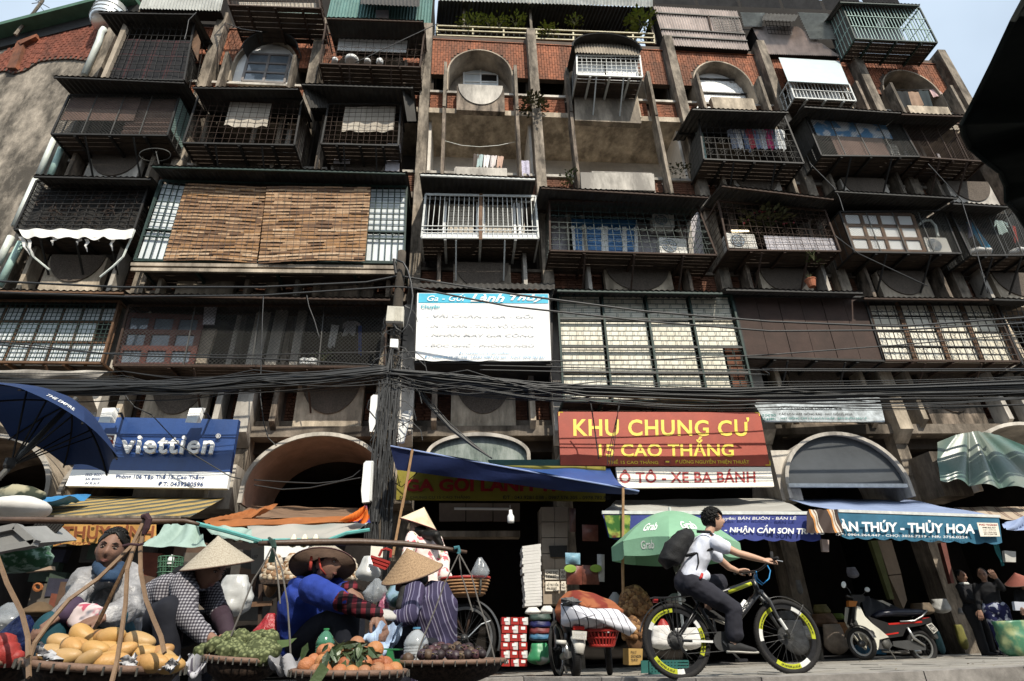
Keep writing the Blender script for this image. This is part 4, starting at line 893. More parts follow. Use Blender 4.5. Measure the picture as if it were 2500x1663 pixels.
mb.lathe(p-V((0,0,r*.9)), [(r*.8,0),(r*.98,.05),(r,.12),(r,r*1.5),(r*.85,r*1.75),(r*.4,r*1.9),(.001,r*1.92)], 24); mk('drum', mb, mat('steel_tank', (.75,.76,.75), .25, metal=.7, var=.1), tk, True)
for z in (.3, .7, 1.1): mb = MB(); mb.tube([p+V((r*1.01*math.cos(a*.2618), r*1.01*math.sin(a*.2618), -r*.9+r*z)) for a in range(24)], .018, 5, closed=True); mk('rib', mb, M_gbar, tk)
mb = MB(); mb.tube([P(a1(*q),12.2) for q in ((930,255),(905,285),(880,370),(750,670))], .085, 10); solo('vent_pipe', mb, M_pvc, 'white vent pipe slanting past the steel tank', 'pipe', smooth=True)
for (xa, ya, xb, yb, lab) in ((485,1235,345,1560,'pale drain pipe at the left beside the wing, upper length'),(545,1320,445,1565,'thin green drain pipe beside the pale one')):
 mb = MB(); mb.tube([P(a1(xa,ya),12.0), P(a1(xb,yb),12.0)], .07, 8); solo('drain_pipe', mb, M_pvc if xa < 500 else M_pvcg, lab, 'pipe', 'drain pipes at the left corner', True)
for (xa, ya, xb, yb, m, lab) in ((320,140,130,560,M_pvc,'pale drain pipe beside the black creeper cage'),(100,650,-20,900,M_pvc,'white drain pipe at the left edge under the torn awning'),(190,700,-10,1090,M_pvcg,'green drain pipe at the left edge under the torn awning')):
 mb = MB(); mb.tube([P(b1(xa,ya),12.0), P(b1(xb,yb),12.0)], .075, 8); solo('drain_pipe', mb, m, lab, 'pipe', 'drain pipes at the left corner', True)
ae = thing('tv_aerial', 'bare television aerial on a crooked mast against the sky', 'aerial', W(a1(215,385))); mb = MB()
pp = [W(a1(*q))+WN*.3 for q in ((215,385),(300,270),(370,190),(440,95),(460,75))]; mb.tube(pp, [.06,.05,.045,.05,.03], 6); mk('mast', mb, M_pil, ae)
for (p0, p1) in (((350,55),(515,150)),((360,110),(440,100)),((420,120),(465,175)),((410,90),(465,75))): mb = MB(); mb.bar(W(a1(*p0))+WN*.32, W(a1(*p1))+WN*.32, .018); mk('rod', mb, M_iron, ae)
ae = thing('tv_aerial', 'ring shaped aerial below the mesh cage at left', 'aerial', P(a1(1400,1450),11.6)); mb = MB()
mb.tube([P(a1(1380+140*math.cos(a*.3142),1380+32*math.sin(a*.3142)-.05*140*math.cos(a*.3142)),11.6)+V((0,.1*math.sin(a*.3142),0)) for a in range(20)], .012, 4, closed=True); mk('loop', mb, M_iron, ae)
mb = MB(); mb.bar(P(a1(1390,1350),11.6), P(a1(1415,1460),11.6), .02); mk('mast', mb, M_iron, ae)
# LETTERING
FONT = None
def text(parent, s, q, m, depth=.004, bold=0., shear=0., off=.0, name='lettering', space=1., wrap=None, mirror=False):
 """flat or raised lettering fitted to the quad q (TL,TR,BR,BL, world points)"""
 cu = bpy.data.curves.new('txt', 'FONT'); cu.body = s; cu.extrude = 0; cu.offset = bold; cu.shear = shear; cu.space_character = space; cu.resolution_u = 3
 ob = bpy.data.objects.new('txt', cu); COL.objects.link(ob)
 dg = bpy.context.evaluated_depsgraph_get(); dg.update()
 me = bpy.data.meshes.new_from_object(ob.evaluated_get(dg)); bpy.data.objects.remove(ob); bpy.data.curves.remove(cu)
 xs = [v.co.x for v in me.vertices]; ys = [v.co.y for v in me.vertices]
 if not xs: return None
 x0, x1, y0, y1 = min(xs), max(xs), min(ys), max(ys); q = [V(p) for p in q]
 n = (q[1]-q[0]).cross(q[3]-q[0]).normalized()
 if n.dot(CAM-q[0]) < 0: n = -n
 mb = MB(); vs = []
 for v in me.vertices:
  u, w_ = (v.co.x-x0)/(x1-x0), 1-(v.co.y-y0)/(y1-y0)
  if mirror: u = 1-u
  p = wrap(u, w_) if wrap else bil(q, u, w_)
  vs.append(p+n*(off+depth))
 mb.add(vs, [tuple(p.vertices) for p in me.polygons])
 if depth > .01:     # raised letters: returns down to the board
  from collections import Counter
  ec = Counter();
  for p in me.polygons:
   k = list(p.vertices)
   for a, b in zip(k, k[1:]+k[:1]): ec[tuple(sorted((a, b)))] += 1
  nv = len(vs); mb.v += [p-n*depth for p in vs]
  for (a, b), c in ec.items():
   if c == 1: mb.f.append((a, b, b+nv, a+nv)); mb.m.append(0)
 bpy.data.meshes.remove(me)
 return mk(name, mb, m, parent)
def sub(q, u0, v0, u1, v1): return [bil(q, u0, v0), bil(q, u1, v0), bil(q, u1, v1), bil(q, u0, v1)]
def board(t, q, m, th=.05, name='board'):
 mb = MB(); mb.qbox(q, (0, th, 0)); return mk(name, mb, m, t)
def pb_(q, f, pts):
 n = (q[1]-q[0]).cross(q[3]-q[0]).normalized(); return [PP(f(*p), q[0], n) for p in pts]
M_navy = mat('navy_sign', (.022,.06,.20), .35, var=.12, dirt=.35, dcol=(.012,.025,.07), stretch=(1.4,1,.2), dscale=1.2, spec=.5)
M_lw = mat('letter_white', (.80,.80,.78), .4, var=.05)
M_lnavy = mat('letter_navy', (.03,.06,.16), .5)
M_lred = mat('letter_red', (.30,.015,.015), .5, var=.1)
M_lyel = mat('letter_yellow', (.66,.47,.03), .5, var=.12)
M_lblk = mat('letter_black', (.02,.02,.02), .5)
M_lcyan = mat('letter_cyan', (.03,.35,.42), .5)
M_lgry = mat('letter_faded', (.66,.65,.64), .6)
M_sred = mat('red_sign', (.30,.046,.022), .6, var=.15, dirt=.35, dcol=(.15,.02,.012), stretch=(1,1,.4))
M_swht = mat('cream_sign', (.74,.68,.58), .5, var=.08, dirt=.2, dcol=(.4,.36,.3))
M_banner = mat('white_banner', (.80,.79,.77), .6, var=.05, dirt=.15, dcol=(.5,.49,.48), bump=.1)
M_syel = mat('yellow_sign_shaded', (.25,.21,.025), .5, var=.1, dirt=.2)  # yellow darkened so the tarpaulin's shade sits in the colour
M_cyan = mat('cyan_print', (.06,.42,.58), .6, var=.1)
q = [P(c1(835,758),11.2), P(c1(2125,782),11.2), P(c1(2020,1396),11.0), P(c1(582,1372),11.0)]
vt = thing('shop_sign', 'large navy blue shop sign with white raised letters over a white address strip', 'sign', (q[2]+q[3])/2)
board(vt, [q[0], q[1], bil(q,1,.775), bil(q,0,.775)], M_navy, .12, 'blue_board'); board(vt, [bil(q,0,.778), bil(q,1,.778), q[2], q[3]], M_lw, .11, 'white_strip')
fr = [P(c1(1098,938),11.1), P(c1(1925,940),11.1), P(c1(1905,1100),11.05), P(c1(1098,1092),11.05)]
text(vt, 'viettien', fr, M_lw, .05, .018, .12, .02, space=1.12)
text(vt, '®', [P(c1(1928,912),11.1), P(c1(1972,912),11.1), P(c1(1968,952),11.1), P(c1(1925,952),11.1)], M_lw, .012, 0, 0, .02)
qs = [bil(q,0,.778)-V((0,.002,0)), bil(q,1,.778)-V((0,.002,0)), q[2], q[3]]
for s, (xa, ya, xb, yb) in (('ISO 9001',(765,1262,915,1285)),('SA 8000',(762,1300,900,1322)),('W R A P',(755,1340,890,1362))):
 text(vt, s, pb_(qs, c1, ((xa,ya),(xb,ya),(xb-4,yb),(xa-4,yb))), M_lnavy, .004, .008, .15, .004)
text(vt, 'Phòng 106 Tập Thể 15, Cao Thắng', pb_(qs, c1, ((1035,1262),(1825,1272),(1820,1325),(1030,1318))), M_lnavy, .004, .02, .1, .004)
text(vt, 'ĐT: 0439280596', pb_(qs, c1, ((1412,1335),(1812,1340),(1808,1380),(1408,1375))), M_lnavy, .004, .02, .1, .004)
q2 = [P(c1(895,908),11.08), P(c1(1030,912),11.08), P(c1(985,1120),11.05), P(c1(850,1110),11.05)]
board(vt, q2, M_lw, .04, 'emblem_frame'); q3 = [p-V((0,.004,0)) for p in sub(q2, .06, .06, .93, .92)]
board(vt, q3, mat('emblem_ground', (.16,.07,.06), .5), .003, 'emblem')
for (u, v, r, m) in ((.62,.25,.06,M_lw),(.72,.42,.075,M_sred),(.5,.6,.06,M_lw),(.68,.68,.05,M_sred)):
 mb = MB(); p = bil(q3, u, v)-V((0,.006,0)); mb.tube([p+V((r*math.cos(a*.6)*(1-a*.07), 0, r*math.sin(a*.6)*(1-a*.07))) for a in range(9)], .016, 5); mk('emblem_scroll', mb, m, vt)
for k, (x, y) in enumerate(((915,680),(1690,680))):
 t = thing('sign_lamp', ('left' if k == 0 else 'right')+' white floodlight leaning over the navy shop sign', 'lamp', P(c1(x+40,y+140),10.7), 'floodlights over the navy sign')
 qq = [P(c1(x,y),10.75), P(c1(x+108,y-4),10.75), P(c1(x+60,y+130),10.5), P(c1(x-42,y+126),10.5)]; mb = MB(); mb.qbox(qq, (0,.16,.05)); mk('lamp_head', mb, M_white, t)
 mb = MB(); mb.qbox([p-V((0,.004,.002)) for p in sub(qq, .1, .62, .9, .97)], (0,.003,0)); mk('lens', mb, M_pane, t)
 mb = MB(); a = bil(qq, .9, .3)+V((0,.1,0)); mb.tube([a, a+V((.05,.1,.05)), P(c1(x+185,y+100),11.3)], .022, 5); mk('arm', mb, M_black, t)
q = [P(b2(1455,1150),11.15), P(b3(362,1157),11.15), P(c3(386,262),11.15), P(c2(1435,258),11.15)]
t = thing('banner', 'white banner with a cyan heading hung between balconies above the wires', 'banner', (q[2]+q[3])/2)
mb = MB(); mb.grid(lambda u, v: bil(q, u, v)+V((0, .004*math.sin(u*9+v*5)-.02*max(0, v-.85)*math.sin(u*40), .05*max(0, v-.9)*(math.sin(u*37)+math.sin(u*23+1))*5*max(0, v-.9)/.1*.3)), 60, 24); mb2 = mk('cloth', mb, M_banner, t, True)
def onq(u, v): return bil(q, u, v)+V((0, .004*math.sin(u*9+v*5)-.008-.02*max(0, v-.85), 0))
mb = MB(); mb.grid(lambda u, v: onq(.01+u*.985, .008+v*.145), 40, 3); mk('heading_band', mb, M_cyan, t, True)
def btxt(s, u0, v0, u1, v1, m, b=.0, sh=0, sp=1): text(t, s, sub(q, u0, v0, u1, v1), m, .003, b, sh, 0, wrap=lambda u, v: onq(u0+(u1-u0)*u, v0+(v1-v0)*v)-V((0,.012,0)), space=sp)
btxt('Ga - Gối', .075, .02, .36, .13, M_lw, .005, .3); btxt('Lành', .40, .02, .66, .14, M_lw, .025, .35); btxt('Thủy', .70, .02, .97, .14, M_lw, .025, .35)
btxt('Chuyên', .03, .185, .17, .26, M_lcyan, .02)
for k, s in enumerate(('- VẢI CHĂN - GA - GỐI', '- IN - TRẦN - THÊU VỎ CHĂN', '- NHẬN MAY GIA CÔNG', '- BỌC GHẾ - PHÒNG NGỦ')):
 btxt(s, .07, .30+k*.145, .88, .375+k*.145, M_lgry, .02, .15)
btxt('ĐC: CHUNG CƯ 15 CAO THẮNG', .32, .875, .69, .91, mat('letter_blue', (.10,.30,.50), .5), .012)
btxt('ĐT: CHỢ: 04.39 281 038 - LÀNH: 0987 576 205 - THỦY: 0978 782 821', .07, .93, .95, .975, MATS['letter_blue'], .012)
mb = MB(); qq = [p+V((0,.07,0)) for p in q]
for i in range(4): mb.bar(qq[i], qq[(i+1) % 4], .06)
mk('banner_frame', mb, M_black, t)
bq = [P(b2(1440,1120),11.5), P(b3(400,1125),11.5), P(c3(395,300),11.5), P(c2(1425,290),11.5)]
bc = thing('balcony_cage', 'black boarded balcony hidden behind the white and cyan banner', 'balcony cage', (bq[2]+bq[3])/2, GC)
mb = MB(); mb.qbox(bq, (0,.9,0)); mk('boarding', mb, M_black, bc)
mb = MB(); mb.corr([P(b2(1380,1060),12.3), P(b3(420,1065),12.3), P(b3(415,1118),11.1), P(b2(1395,1100),11.1)], 24, .016); mk('roof', mb, M_croof, bc)
q = [P(c3(445,712),11.3), P(c3(2240,718),11.3), P(c3(2335,1196),11.05), P(c3(470,1190),11.05)]
rs = thing('estate_sign', 'rust red sign with big yellow capitals over the market entrance', 'sign', (q[2]+q[3])/2)
board(rs, q, M_sred, .08)
def pq(f, pts, Y): return [P(f(*p), Y) for p in pts]
text(rs, 'KHU CHUNG CƯ', pb_(q, c3, ((580,750),(2145,765),(2150,932),(583,932))), M_lyel, .004, .022, 0, .003, space=1.08)
text(rs, '15 CAO THẮNG', pb_(q, c3, ((805,935),(2005,935),(2012,1115),(812,1117))), M_lyel, .004, .022, 0, .003, space=1.02)
text(rs, 'THỂ 15 CAO THẮNG', pb_(q, c3, ((890,1135),(1335,1137),(1338,1180),(892,1178))), M_lyel, .004, .012, 0, .003)
text(rs, 'ĐƯỜNG NGUYỄN THIỆN THUẬT', pb_(q, c3, ((1488,1130),(2145,1132),(2150,1185),(1490,1183))), M_lyel, .004, .012, 0, .003)
board(rs, [p-V((0,.009,0)) for p in pb_(q, c3, ((1395,1142),(1450,1142),(1450,1178),(1395,1178)))], mat('arrow_ground', (.25,.04,.03), .5), .004, 'arrow_plate'); board(rs, [p-V((0,.015,0)) for p in pb_(q, c3, ((1402,1153),(1435,1153),(1435,1166),(1402,1166)))], M_lyel, .004, 'arrow')
for (a, b_, c_) in (((455,750),(455,718),(490,718)),((2200,722),(2232,722),(2240,752)),((2330,1150),(2334,1188),(2295,1188))):
 mb = MB(); mb.tube(pb_(q, c3, (a,b_,c_)), .012, 4); mk('corner_mark', mb, M_lyel, rs)
q = [P(c3(962,1207),11.05), P(c4(78,1205),11.05), P(c4(110,1378),10.95), P(c3(988,1391),10.95)]
os_ = thing('parking_sign', 'cream sign with dark red capitals under the rust red sign', 'sign', (q[2]+q[3])/2); board(os_, q, M_swht, .08)
text(os_, 'Ô TÔ - XE BA BÁNH', pb_(q, c3, ((990,1228),(2200,1222),(2205,1345),(992,1350))), M_lred, .004, .022, 0, .003, space=1.05)
q = [P(c3(2175,618),11.7), P(c4(1045,572),11.7), P(c4(1097,802),11.6), P(c3(2290,800),11.6)]
t = thing('shop_sign', 'weathered pale grey sign with peeling black lettering above the grey arch', 'sign', (q[2]+q[3])/2)
board(t, q, mat('peeling_sign', (.48,.52,.54), .6, dirt=.7, dcol=(.10,.11,.11), dscale=5, stretch=(1,1,1)), .06)
text(t, 'CÁC LOẠI HÀNG CHIM, CẢNH, CÂY, HOA', pb_(q, c4, ((140,668),(705,668),(715,700),(145,700))), M_lblk, .004, .01, 0, .003)
text(t, 'CÁC LOẠI HẠT GIỐNG RAU - HẠT GIỐNG HOA', pb_(q, c4, ((150,715),(800,715),(812,748),(155,748))), M_lblk, .004, .01, 0, .003)
text(t, 'HẠT GIỐNG CÂY VÀ NGOẠI NHẬP - BÁN BUÔN BÁN LẺ', pb_(q, c4, ((165,755),(930,755),(940,785),(170,785))), mat('letter_teal', (.02,.16,.14), .6), .004, .012, 0, .003)
text(t, '25 CHỢ TRỜI', pb_(q, c4, ((0,728),(120,728),(125,762),(0,762))), MATS['letter_teal'], .004, .012, 0, .003)
text(t, '32.63891', pb_(q, c4, ((0,768),(118,768),(120,788),(0,788))), MATS['letter_teal'], .004, .008, 0, .003)
q = [P(c2(1278,1180),10.9), P(c3(872,1200),10.9), P(c3(868,1506),10.9), P(c2(1266,1496),10.9)]
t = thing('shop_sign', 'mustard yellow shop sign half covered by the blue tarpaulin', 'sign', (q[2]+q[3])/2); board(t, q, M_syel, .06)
text(t, 'GA GỐI LÀNH THỦY', pq(c2, ((1340,1255),(2334+690,1255),(2334+690,1425),(1340,1425)), 10.88), M_lred, .004, .04, 0, .01)
text(t, 'ĐC : CHUNG CƯ 15 CAO THẮNG', pq(c2, ((1295,1452),(1925,1452),(1925,1488),(1295,1488)), 10.88), M_lblk, .004, .01, 0, .01)
text(t, 'ĐT : 043.9281.038 - 0987.576.205 - 0978.782.821', pq(c2, ((2215,1460),(2334+838,1463),(2334+838,1496),(2215,1492)), 10.88), M_lblk, .004, .01, 0, .01)
mb = MB(); mb.qbox([P(c2(2085,1140),11.12), P(c3(885,1138),11.12), P(c3(930,1192),11.12), P(c2(2130,1192),11.12)], (0,.1,0)); solo('awning_box', mb, mat('dark_green_metal', (.02,.07,.06), .5), 'dark green metal awning box above the blue tarpaulin', 'awning box')
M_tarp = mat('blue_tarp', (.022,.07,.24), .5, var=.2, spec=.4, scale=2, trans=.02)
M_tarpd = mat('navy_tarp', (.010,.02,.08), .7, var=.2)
tp = thing('tarpaulin', 'blue tarpaulin awning stretched slantwise above the mustard yellow sign', 'awning', P(c2(2000,1300),9.5))
front = [c2(1215,1018), c2(1800,1125), c2(2334,1222), c3(500,1300), c3(1000,1385), c3(1168,1420)]
low = [c2(1270,1232), c2(1800,1298), c2(2334,1362), c3(500,1420), c3(1000,1446), c3(1150,1448)]
bk = [c2(1500,1200), c2(1850,1196), c2(2240,1200), c3(480,1206), c3(910,1212), c3(985,1390)]
def strip(mb, A, B, n=6, wob=.0):
 k = len(A)-1
 def fn(u, v):
  i = min(int(u*k), k-1); f = u*k-i; a = lerp(A[i], A[i+1], f); b = lerp(B[i], B[i+1], f); p = lerp(a, b, v)
  return p+V((0, wob*math.sin(u*21+v*4), -wob*1.5*math.sin(math.pi*v)+wob*.7*math.sin(u*33)*math.sin(math.pi*v)))
 mb.grid(fn, k*8, n)
F_ = [P(p, 9.3) for p in front]; L_ = [P(p, 9.45) for p in low]; B_ = [P(p, 11.1) for p in bk]
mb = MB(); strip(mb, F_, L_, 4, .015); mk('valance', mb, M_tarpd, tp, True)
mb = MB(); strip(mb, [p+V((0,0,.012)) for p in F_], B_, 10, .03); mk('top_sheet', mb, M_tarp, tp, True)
mb = MB(); mb.tube(F_, .013, 6); mk('hem', mb, mat('blue_hem', (.25,.32,.55), .6), tp)
for pts, lab in (([c2(1410,1050), c2(1320,1568), d2(1290,0), d2(1200,480)], 'thin bamboo rod holding the blue tarpaulin at its left'), ([c3(1025,1390), d3(995,0), d3(992,600), d3(1000,940)], 'brown rod holding the blue tarpaulin at its right end')):
 mb = MB(); mb.tube([P(p, 9.25) for p in pts], .022, 6); o = solo('awning_rod', mb, mat('bamboo_rod', (.34,.20,.10), .7, var=.3, scale=9), lab, 'rod', 'rods under the blue tarpaulin')
# utility pole, boxes and cables
YP = 10.2
up_ = thing('utility_pole', 'concrete utility pole wrapped in black cables between the shop fronts', 'utility pole', GP(d2(1010,900)) if False else V((P(c2(1150,1500),YP).x-.05, YP, 0)))
pt = P(b2(1318,785), YP); pb = V((P(c2(1160,1568),YP).x-.06, YP, -.02))
mb = MB(); n = 10; pts = [lerp(pb, pt, k/n) for k in range(n+1)]; mb.tube(pts, [lerp(.165,.085,k/n) for k in range(n+1)], 10); mk('shaft', mb, mat('pole_concrete', (.11,.09,.07), .9, dirt=.85, var=.4, bump=.4), up_, True)
for y in (95, 470):
 p = lerp(pb, pt, .62 if y < 100 else .5); mb = MB(); mb.box(p.x-.14, p.x+.14, p.y-.15, p.y+.15, p.z, p.z+.05); mk('clamp', mb, M_iron, up_)
mb = MB(); qq = pq(b2, ((1190,1265),(1335,1272),(1328,1425),(1172,1418)), 9.98); mb.qbox(qq, (0,.14,0)); bx = mk('meter_box', mb, mat('box_cream', (.55,.52,.44), .5, dirt=.25), up_)
for k in range(5): mb = MB(); mb.bar(bil(qq,.5+k*.09,.06)-V((0,.008,0)), bil(qq,.5+k*.09,.85)-V((0,.008,0)), .012); mk('rib', mb, MATS['box_cream'], bx)
mb = MB(); mb.qbox([p-V((0,.006,0)) for p in sub(qq, .0, .87, 1, 1)], (0,.005,0)); mk('box_foot', mb, M_black, bx)
mb = MB(); mb.qbox(pq(c2, ((1215,62),(1285,66),(1280,140),(1210,135)), 10.0), (0,.12,0)); mk('junction_box', mb, M_white, up_)
mb = MB(); mb.tube(pq(b2, ((1250,805),(1247,850)), 10.05), .035, 8); mk('insulator', mb, M_white, up_)
mb = MB(); mb.tube(pq(b2, ((1245,848),(1265,980)), 10.05), .03, 8); mk('insulator_pin', mb, M_black, up_)
rng = random.Random(3)
mb = MB()       # cables running up and looping round the pole
for k in range(44):
 off = rng.uniform(-.19, .19); pts = []
 z0, z1 = rng.choice([(0,.62),(0,.62),(.3,.7),(.1,.6)])
 for j in range(9):
  p = lerp(pb, pt, lerp(z0, z1, j/8)); pts.append(p+V((off+rng.uniform(-.05,.05), -.16+rng.uniform(-.04,.03), 0)))
 mb.tube(pts, rng.uniform(.008, .016), 4)
for k in range(22):
 z = rng.uniform(.42,.8); p = lerp(pb, pt, z); r = rng.uniform(.12,.42); pts = []
 cx_ = rng.uniform(-.1,.35);
 for j in range(11): a = j/10*rng.uniform(4.2,6.2); pts.append(p+V((cx_+r*math.cos(a), -.14+rng.uniform(-.02,.02), r*1.1*math.sin(a)-.1)))
 mb.tube(pts, .009, 4)
mk('cable_tangle', mb, M_cable, up_, kind='stuff')
mb = MB(); mb.tube(pq(b2, ((1265,855),(1330,880),(1370,950),(1400,1060),(1415,1180),(1400,1300),(1360,1450),(1320,1500),(1270,1470),(1240,1420)), 10.0), .022, 6); mk('cable_loop', mb, M_cable, up_, True)
for k, (pts, Y, lab) in enumerate((([(1042,560),(1118,562),(1090,892),(1024,890)], 10.05, 'upper white lamp housing left of the utility pole'), ([(978,1150),(1062,1150),(1045,1512),(955,1522)], 9.9, 'lower white lamp housing left of the utility pole'), ([(1330,700),(1400,705),(1330,985),(1265,980)], 10.4, 'grey white lamp housing right of the utility pole'))):
 qq = pq(c2, pts, Y); t = thing('lamp_housing', lab, 'lamp', (qq[2]+qq[3])/2, 'lamp housings round the utility pole')
 mb = MB(); c0 = qq; ch = [bil(c0,.0,.06),bil(c0,.25,0),bil(c0,1,.0),bil(c0,1,.97),bil(c0,.75,1),bil(c0,.1,1),bil(c0,-.08,.72)]
 mb.add(ch+[p+V((0,.1,0)) for p in ch], [tuple(range(7)), tuple(range(13,6,-1))]+[(i,(i+1)%7,7+(i+1)%7,7+i) for i in range(7)]); mk('housing', mb, M_white, t)
 mb = MB(); mb.qbox([bil(c0,.84,.02)-V((0,.006,0)),bil(c0,.97,.02)-V((0,.006,0)),bil(c0,.95,.97)-V((0,.006,0)),bil(c0,.8,.97)-V((0,.006,0))], (0,.005,0)); mk('side_strip', mb, M_gbar, t)
 mb = MB(); mb.bar(bil(c0,.5,.5)+V((0,.1,0)), bil(c0,1.6,.45)+V((0,.2,0)), .03); mk('bracket', mb, M_black, t)
def cable(pts, Y, r, label, group, sag=0):
 w_ = [P(p, Y) for p in pts]; mb = MB(); o = []
 for i in range(len(w_)-1):
  n = 8
  for j in range(n): o.append(lerp(w_[i], w_[i+1], j/n)-V((0,0,sag*math.sin(math.pi*j/n))))
 o.append(w_[-1]); mb.tube(o, r, 4); return solo('overhead_cable', mb, M_cable, label, 'cable', group, True)
G1 = 'overhead cables along the street'
cable([b1(-300,1035), b1(0,1048), b1(1100,1100), b1(2334,1098), b2(1000,1055), b2(1290,998), b2(2334,1165), b3(1200,1312), b3(2334,1405), b4(1200,1450), b4(2334,1368), b4(2800,1330)], 10.15, .022, 'topmost black cable crossing the whole facade from the pole head', G1)
cable([b1(-300,1125), b1(0,1145), b1(1100,1183), b1(2334,1172), b2(1250,1095), b2(1420,1105), b3(0,1268), b3(1200,1400), b3(2334,1490), b4(1200,1482), b4(2334,1418), b4(2800,1390)], 10.12, .02, 'second black cable from the top crossing the whole facade', G1)
cable([c3(-200,265), c3(0,268), c3(1300,250), c3(2334,205), c4(0,210), c4(1200,120), c4(2334,20), c4(2700,-10)], 10.1, .014, 'single black cable rising to the right over the brown screen', G1)
cable([c1(-200,100), c1(0,120), c1(1200,215), c1(2334,240), c2(1150,300)], 10.1, .014, 'single black cable along the foot of the mesh balcony at the left', G1)
cable([c1(-200,80), c1(0,90), c1(900,190), c1(2100,210), c2(1150,180)], 10.1, .012, 'thin black cable across the brown window grille at the left', G1)
for (a, b_) in ((305,345),(345,330)): cable([c3(-250,a-5), c3(0,a), c3(1100,a+25), c3(2334,a+35), c4(0,b_), c4(1200,b_+5), c4(2334,b_)], 10.1, .013, 'straight thin cable crossing the lower part of the white pane screen', 'straight cables over the white pane screen')
rg_ = random.Random(11)
for k in range(34):
 dy = rg_.uniform(-62,55); d2_ = rg_.uniform(-55,55)
 cable([c1(-300,500+dy*1.1), c1(300,500+dy*1.1), c1(900,505+dy+rg_.uniform(-10,10)), c1(1700,480+d2_*1.1), c2(0,440+d2_+rg_.uniform(-8,8)), c2(600,405+d2_), c2(1190,335+d2_*.7)], 10.1+rg_.uniform(-.1,.05), rg_.uniform(.013,.025), 'black cable in the thick overhead bundle left of the pole', 'cables in the left overhead bundle')
for k in range(36):
 dy = rg_.uniform(-50,60); d2_ = rg_.uniform(-62,60)
 cable([c2(1190,350+dy*.6), c2(1700,400+dy), c2(2334,460+dy+rg_.uniform(-8,8)), c3(700,530+d2_*.8), c3(1300,550+d2_*.8), c3(2000,570+d2_), c4(300,560+d2_*1.1+rg_.uniform(-10,10)), c4(1300,540+d2_*1.1), c4(2334,520+d2_*1.5), c4(2700,505+d2_*1.6)], 10.1+rg_.uniform(-.1,.05), rg_.uniform(.013,.024), 'black cable in the thick overhead bundle right of the pole', 'cables in the right overhead bundle')
for k in range(7):
 dx = rg_.uniform(-35,35); cable([c2(1400,440+dx), c2(1560,640+dx), c2(1750,850+dx*.8), c2(1950,1010+dx*.5), c2(2120,1130)], 10.3, rg_.uniform(.010,.018), 'black cable slanting down from the pole to the green fanlight', 'cables slanting to the green fanlight')
for k in range(3):
 dx = k*24; cable([c3(1010-dx*.4,600), c3(960+dx*.2,800), c3(890+dx,1100), c3(885+dx,1190)], 10.5, .008, 'black cable dropping in front of the rust red sign', 'cables dropping over the red sign')
cable([c3(690,550), c3(740,650), c3(770,850), c3(808,1135)], 10.5, .014, 'lone black cable hanging over the capital letters at the left of the red sign', G1)
for pts, lab in (([c1(1085,450),(c1(1070,500)),c1(1140,600),c1(1200,670),c1(1350,740),c1(1500,900),c1(1600,1010),c1(1750,1110),c1(2050,1290),c1(2140,1310)],'cable drooping across the navy shop sign'),([c2(0,1320),c2(300,1340),c2(560,1350),c2(760,1330),c2(880,1290),c2(950,1230)],'cable sagging across the brown vault, upper one'),([c2(0,1365),c2(250,1405),c2(500,1390),c2(760,1335),c2(950,1300)],'cable sagging across the brown vault, lower one'),([c2(50,430),c2(60,600),c2(90,830),c2(130,950),c2(200,1015)],'cable hanging down left of the brown vault'),([b2(470,1170),b2(490,1270),b2(540,1400),b2(585,1560)],'thin cord hanging over the mesh balcony'),([b2(85,1180),b2(75,1400),c2(70,100),c2(60,430)],'thin pale cord hanging at the middle of the mesh balcony'),([b4(430,0),b4(640,210),b4(690,300),b4(730,430)],'cord running down to the twelve pane window'),([b4(650,640),b4(860,800),b4(1200,960),b4(1480,1090)],'cord slanting below the twelve pane window'),([b4(1480,0),b4(1600,130),b4(1780,330),b4(1870,620),b4(1930,850),b4(2010,1150)],'cord running down the far right cages'),([a1(1750,110),a1(1680,180),a1(1660,290),a1(1640,355)],'loose pale cord over the tarred cage'),([a1(2020,210),a1(2150,260),a1(2334,285)],'cord to the rounded tin hood'),([a2(900,560),a2(1380,330),a2(1640,210)],'long thin pole leaning across the ornate cage')):
 cable(pts, 10.6 if pts[0][1] > 800 else 11.0, .012, lab, 'loose cords on the facade')
for k in range(20):
 y0, y1, y2 = rg_.uniform(330,560), rg_.uniform(300,520), rg_.uniform(440,640); cable([c1(-300,y0), c1(1100,y0+rg_.uniform(-20,60)), c2(0,y1+30), c2(1190,rg_.uniform(300,460)), c2(1900,y1+rg_.uniform(20,90)), c3(800,y2), c4(200,y2+rg_.uniform(-40,60)), c4(2600,y2+rg_.uniform(-60,60))], 10.1+rg_.uniform(-.15,.1), rg_.uniform(.006,.011), 'thin slack cable straying from the thick overhead bundles', 'slack cables round the overhead bundles', rg_.uniform(.02,.12))
# awnings
M_stripe = patt('yellow_stripe_canvas', lambda n, l, co: nd_mix(n, l, nd_bands(n, l, co, 0, 2.7, [(0,(.40,.28,.10)),(.5,(.075,.085,.075)),(.86,(.36,.25,.10)),(.9,(.075,.085,.075))]), (.05,.035,.02), nd_spots(n, l, co, 1.5, .55, .9, 6)), trans=.15)
aw = thing('striped_awning', 'faded yellow and grey striped awning under the navy shop sign', 'awning', P(d1(900,150),8))
A = [P(c1(640,1465),11.9), P(c1(1300,1465),11.9), P(c1(2015,1468),11.9)]; Bp = [P(d1(-250,132),7.8), P(d1(800,140),7.8), P(d1(1640,152),7.8)]
mb = MB(); strip(mb, A, Bp, 10, .008); mk('canvas', mb, M_stripe, aw, True)
mb = MB(); mb.qbox([P(d1(-250,130),7.79), P(d1(1560,140),7.79), P(d1(1560,160),7.79), P(d1(-250,152),7.79)], (0,.04,0)); mk('front_bar', mb, M_pil, aw)
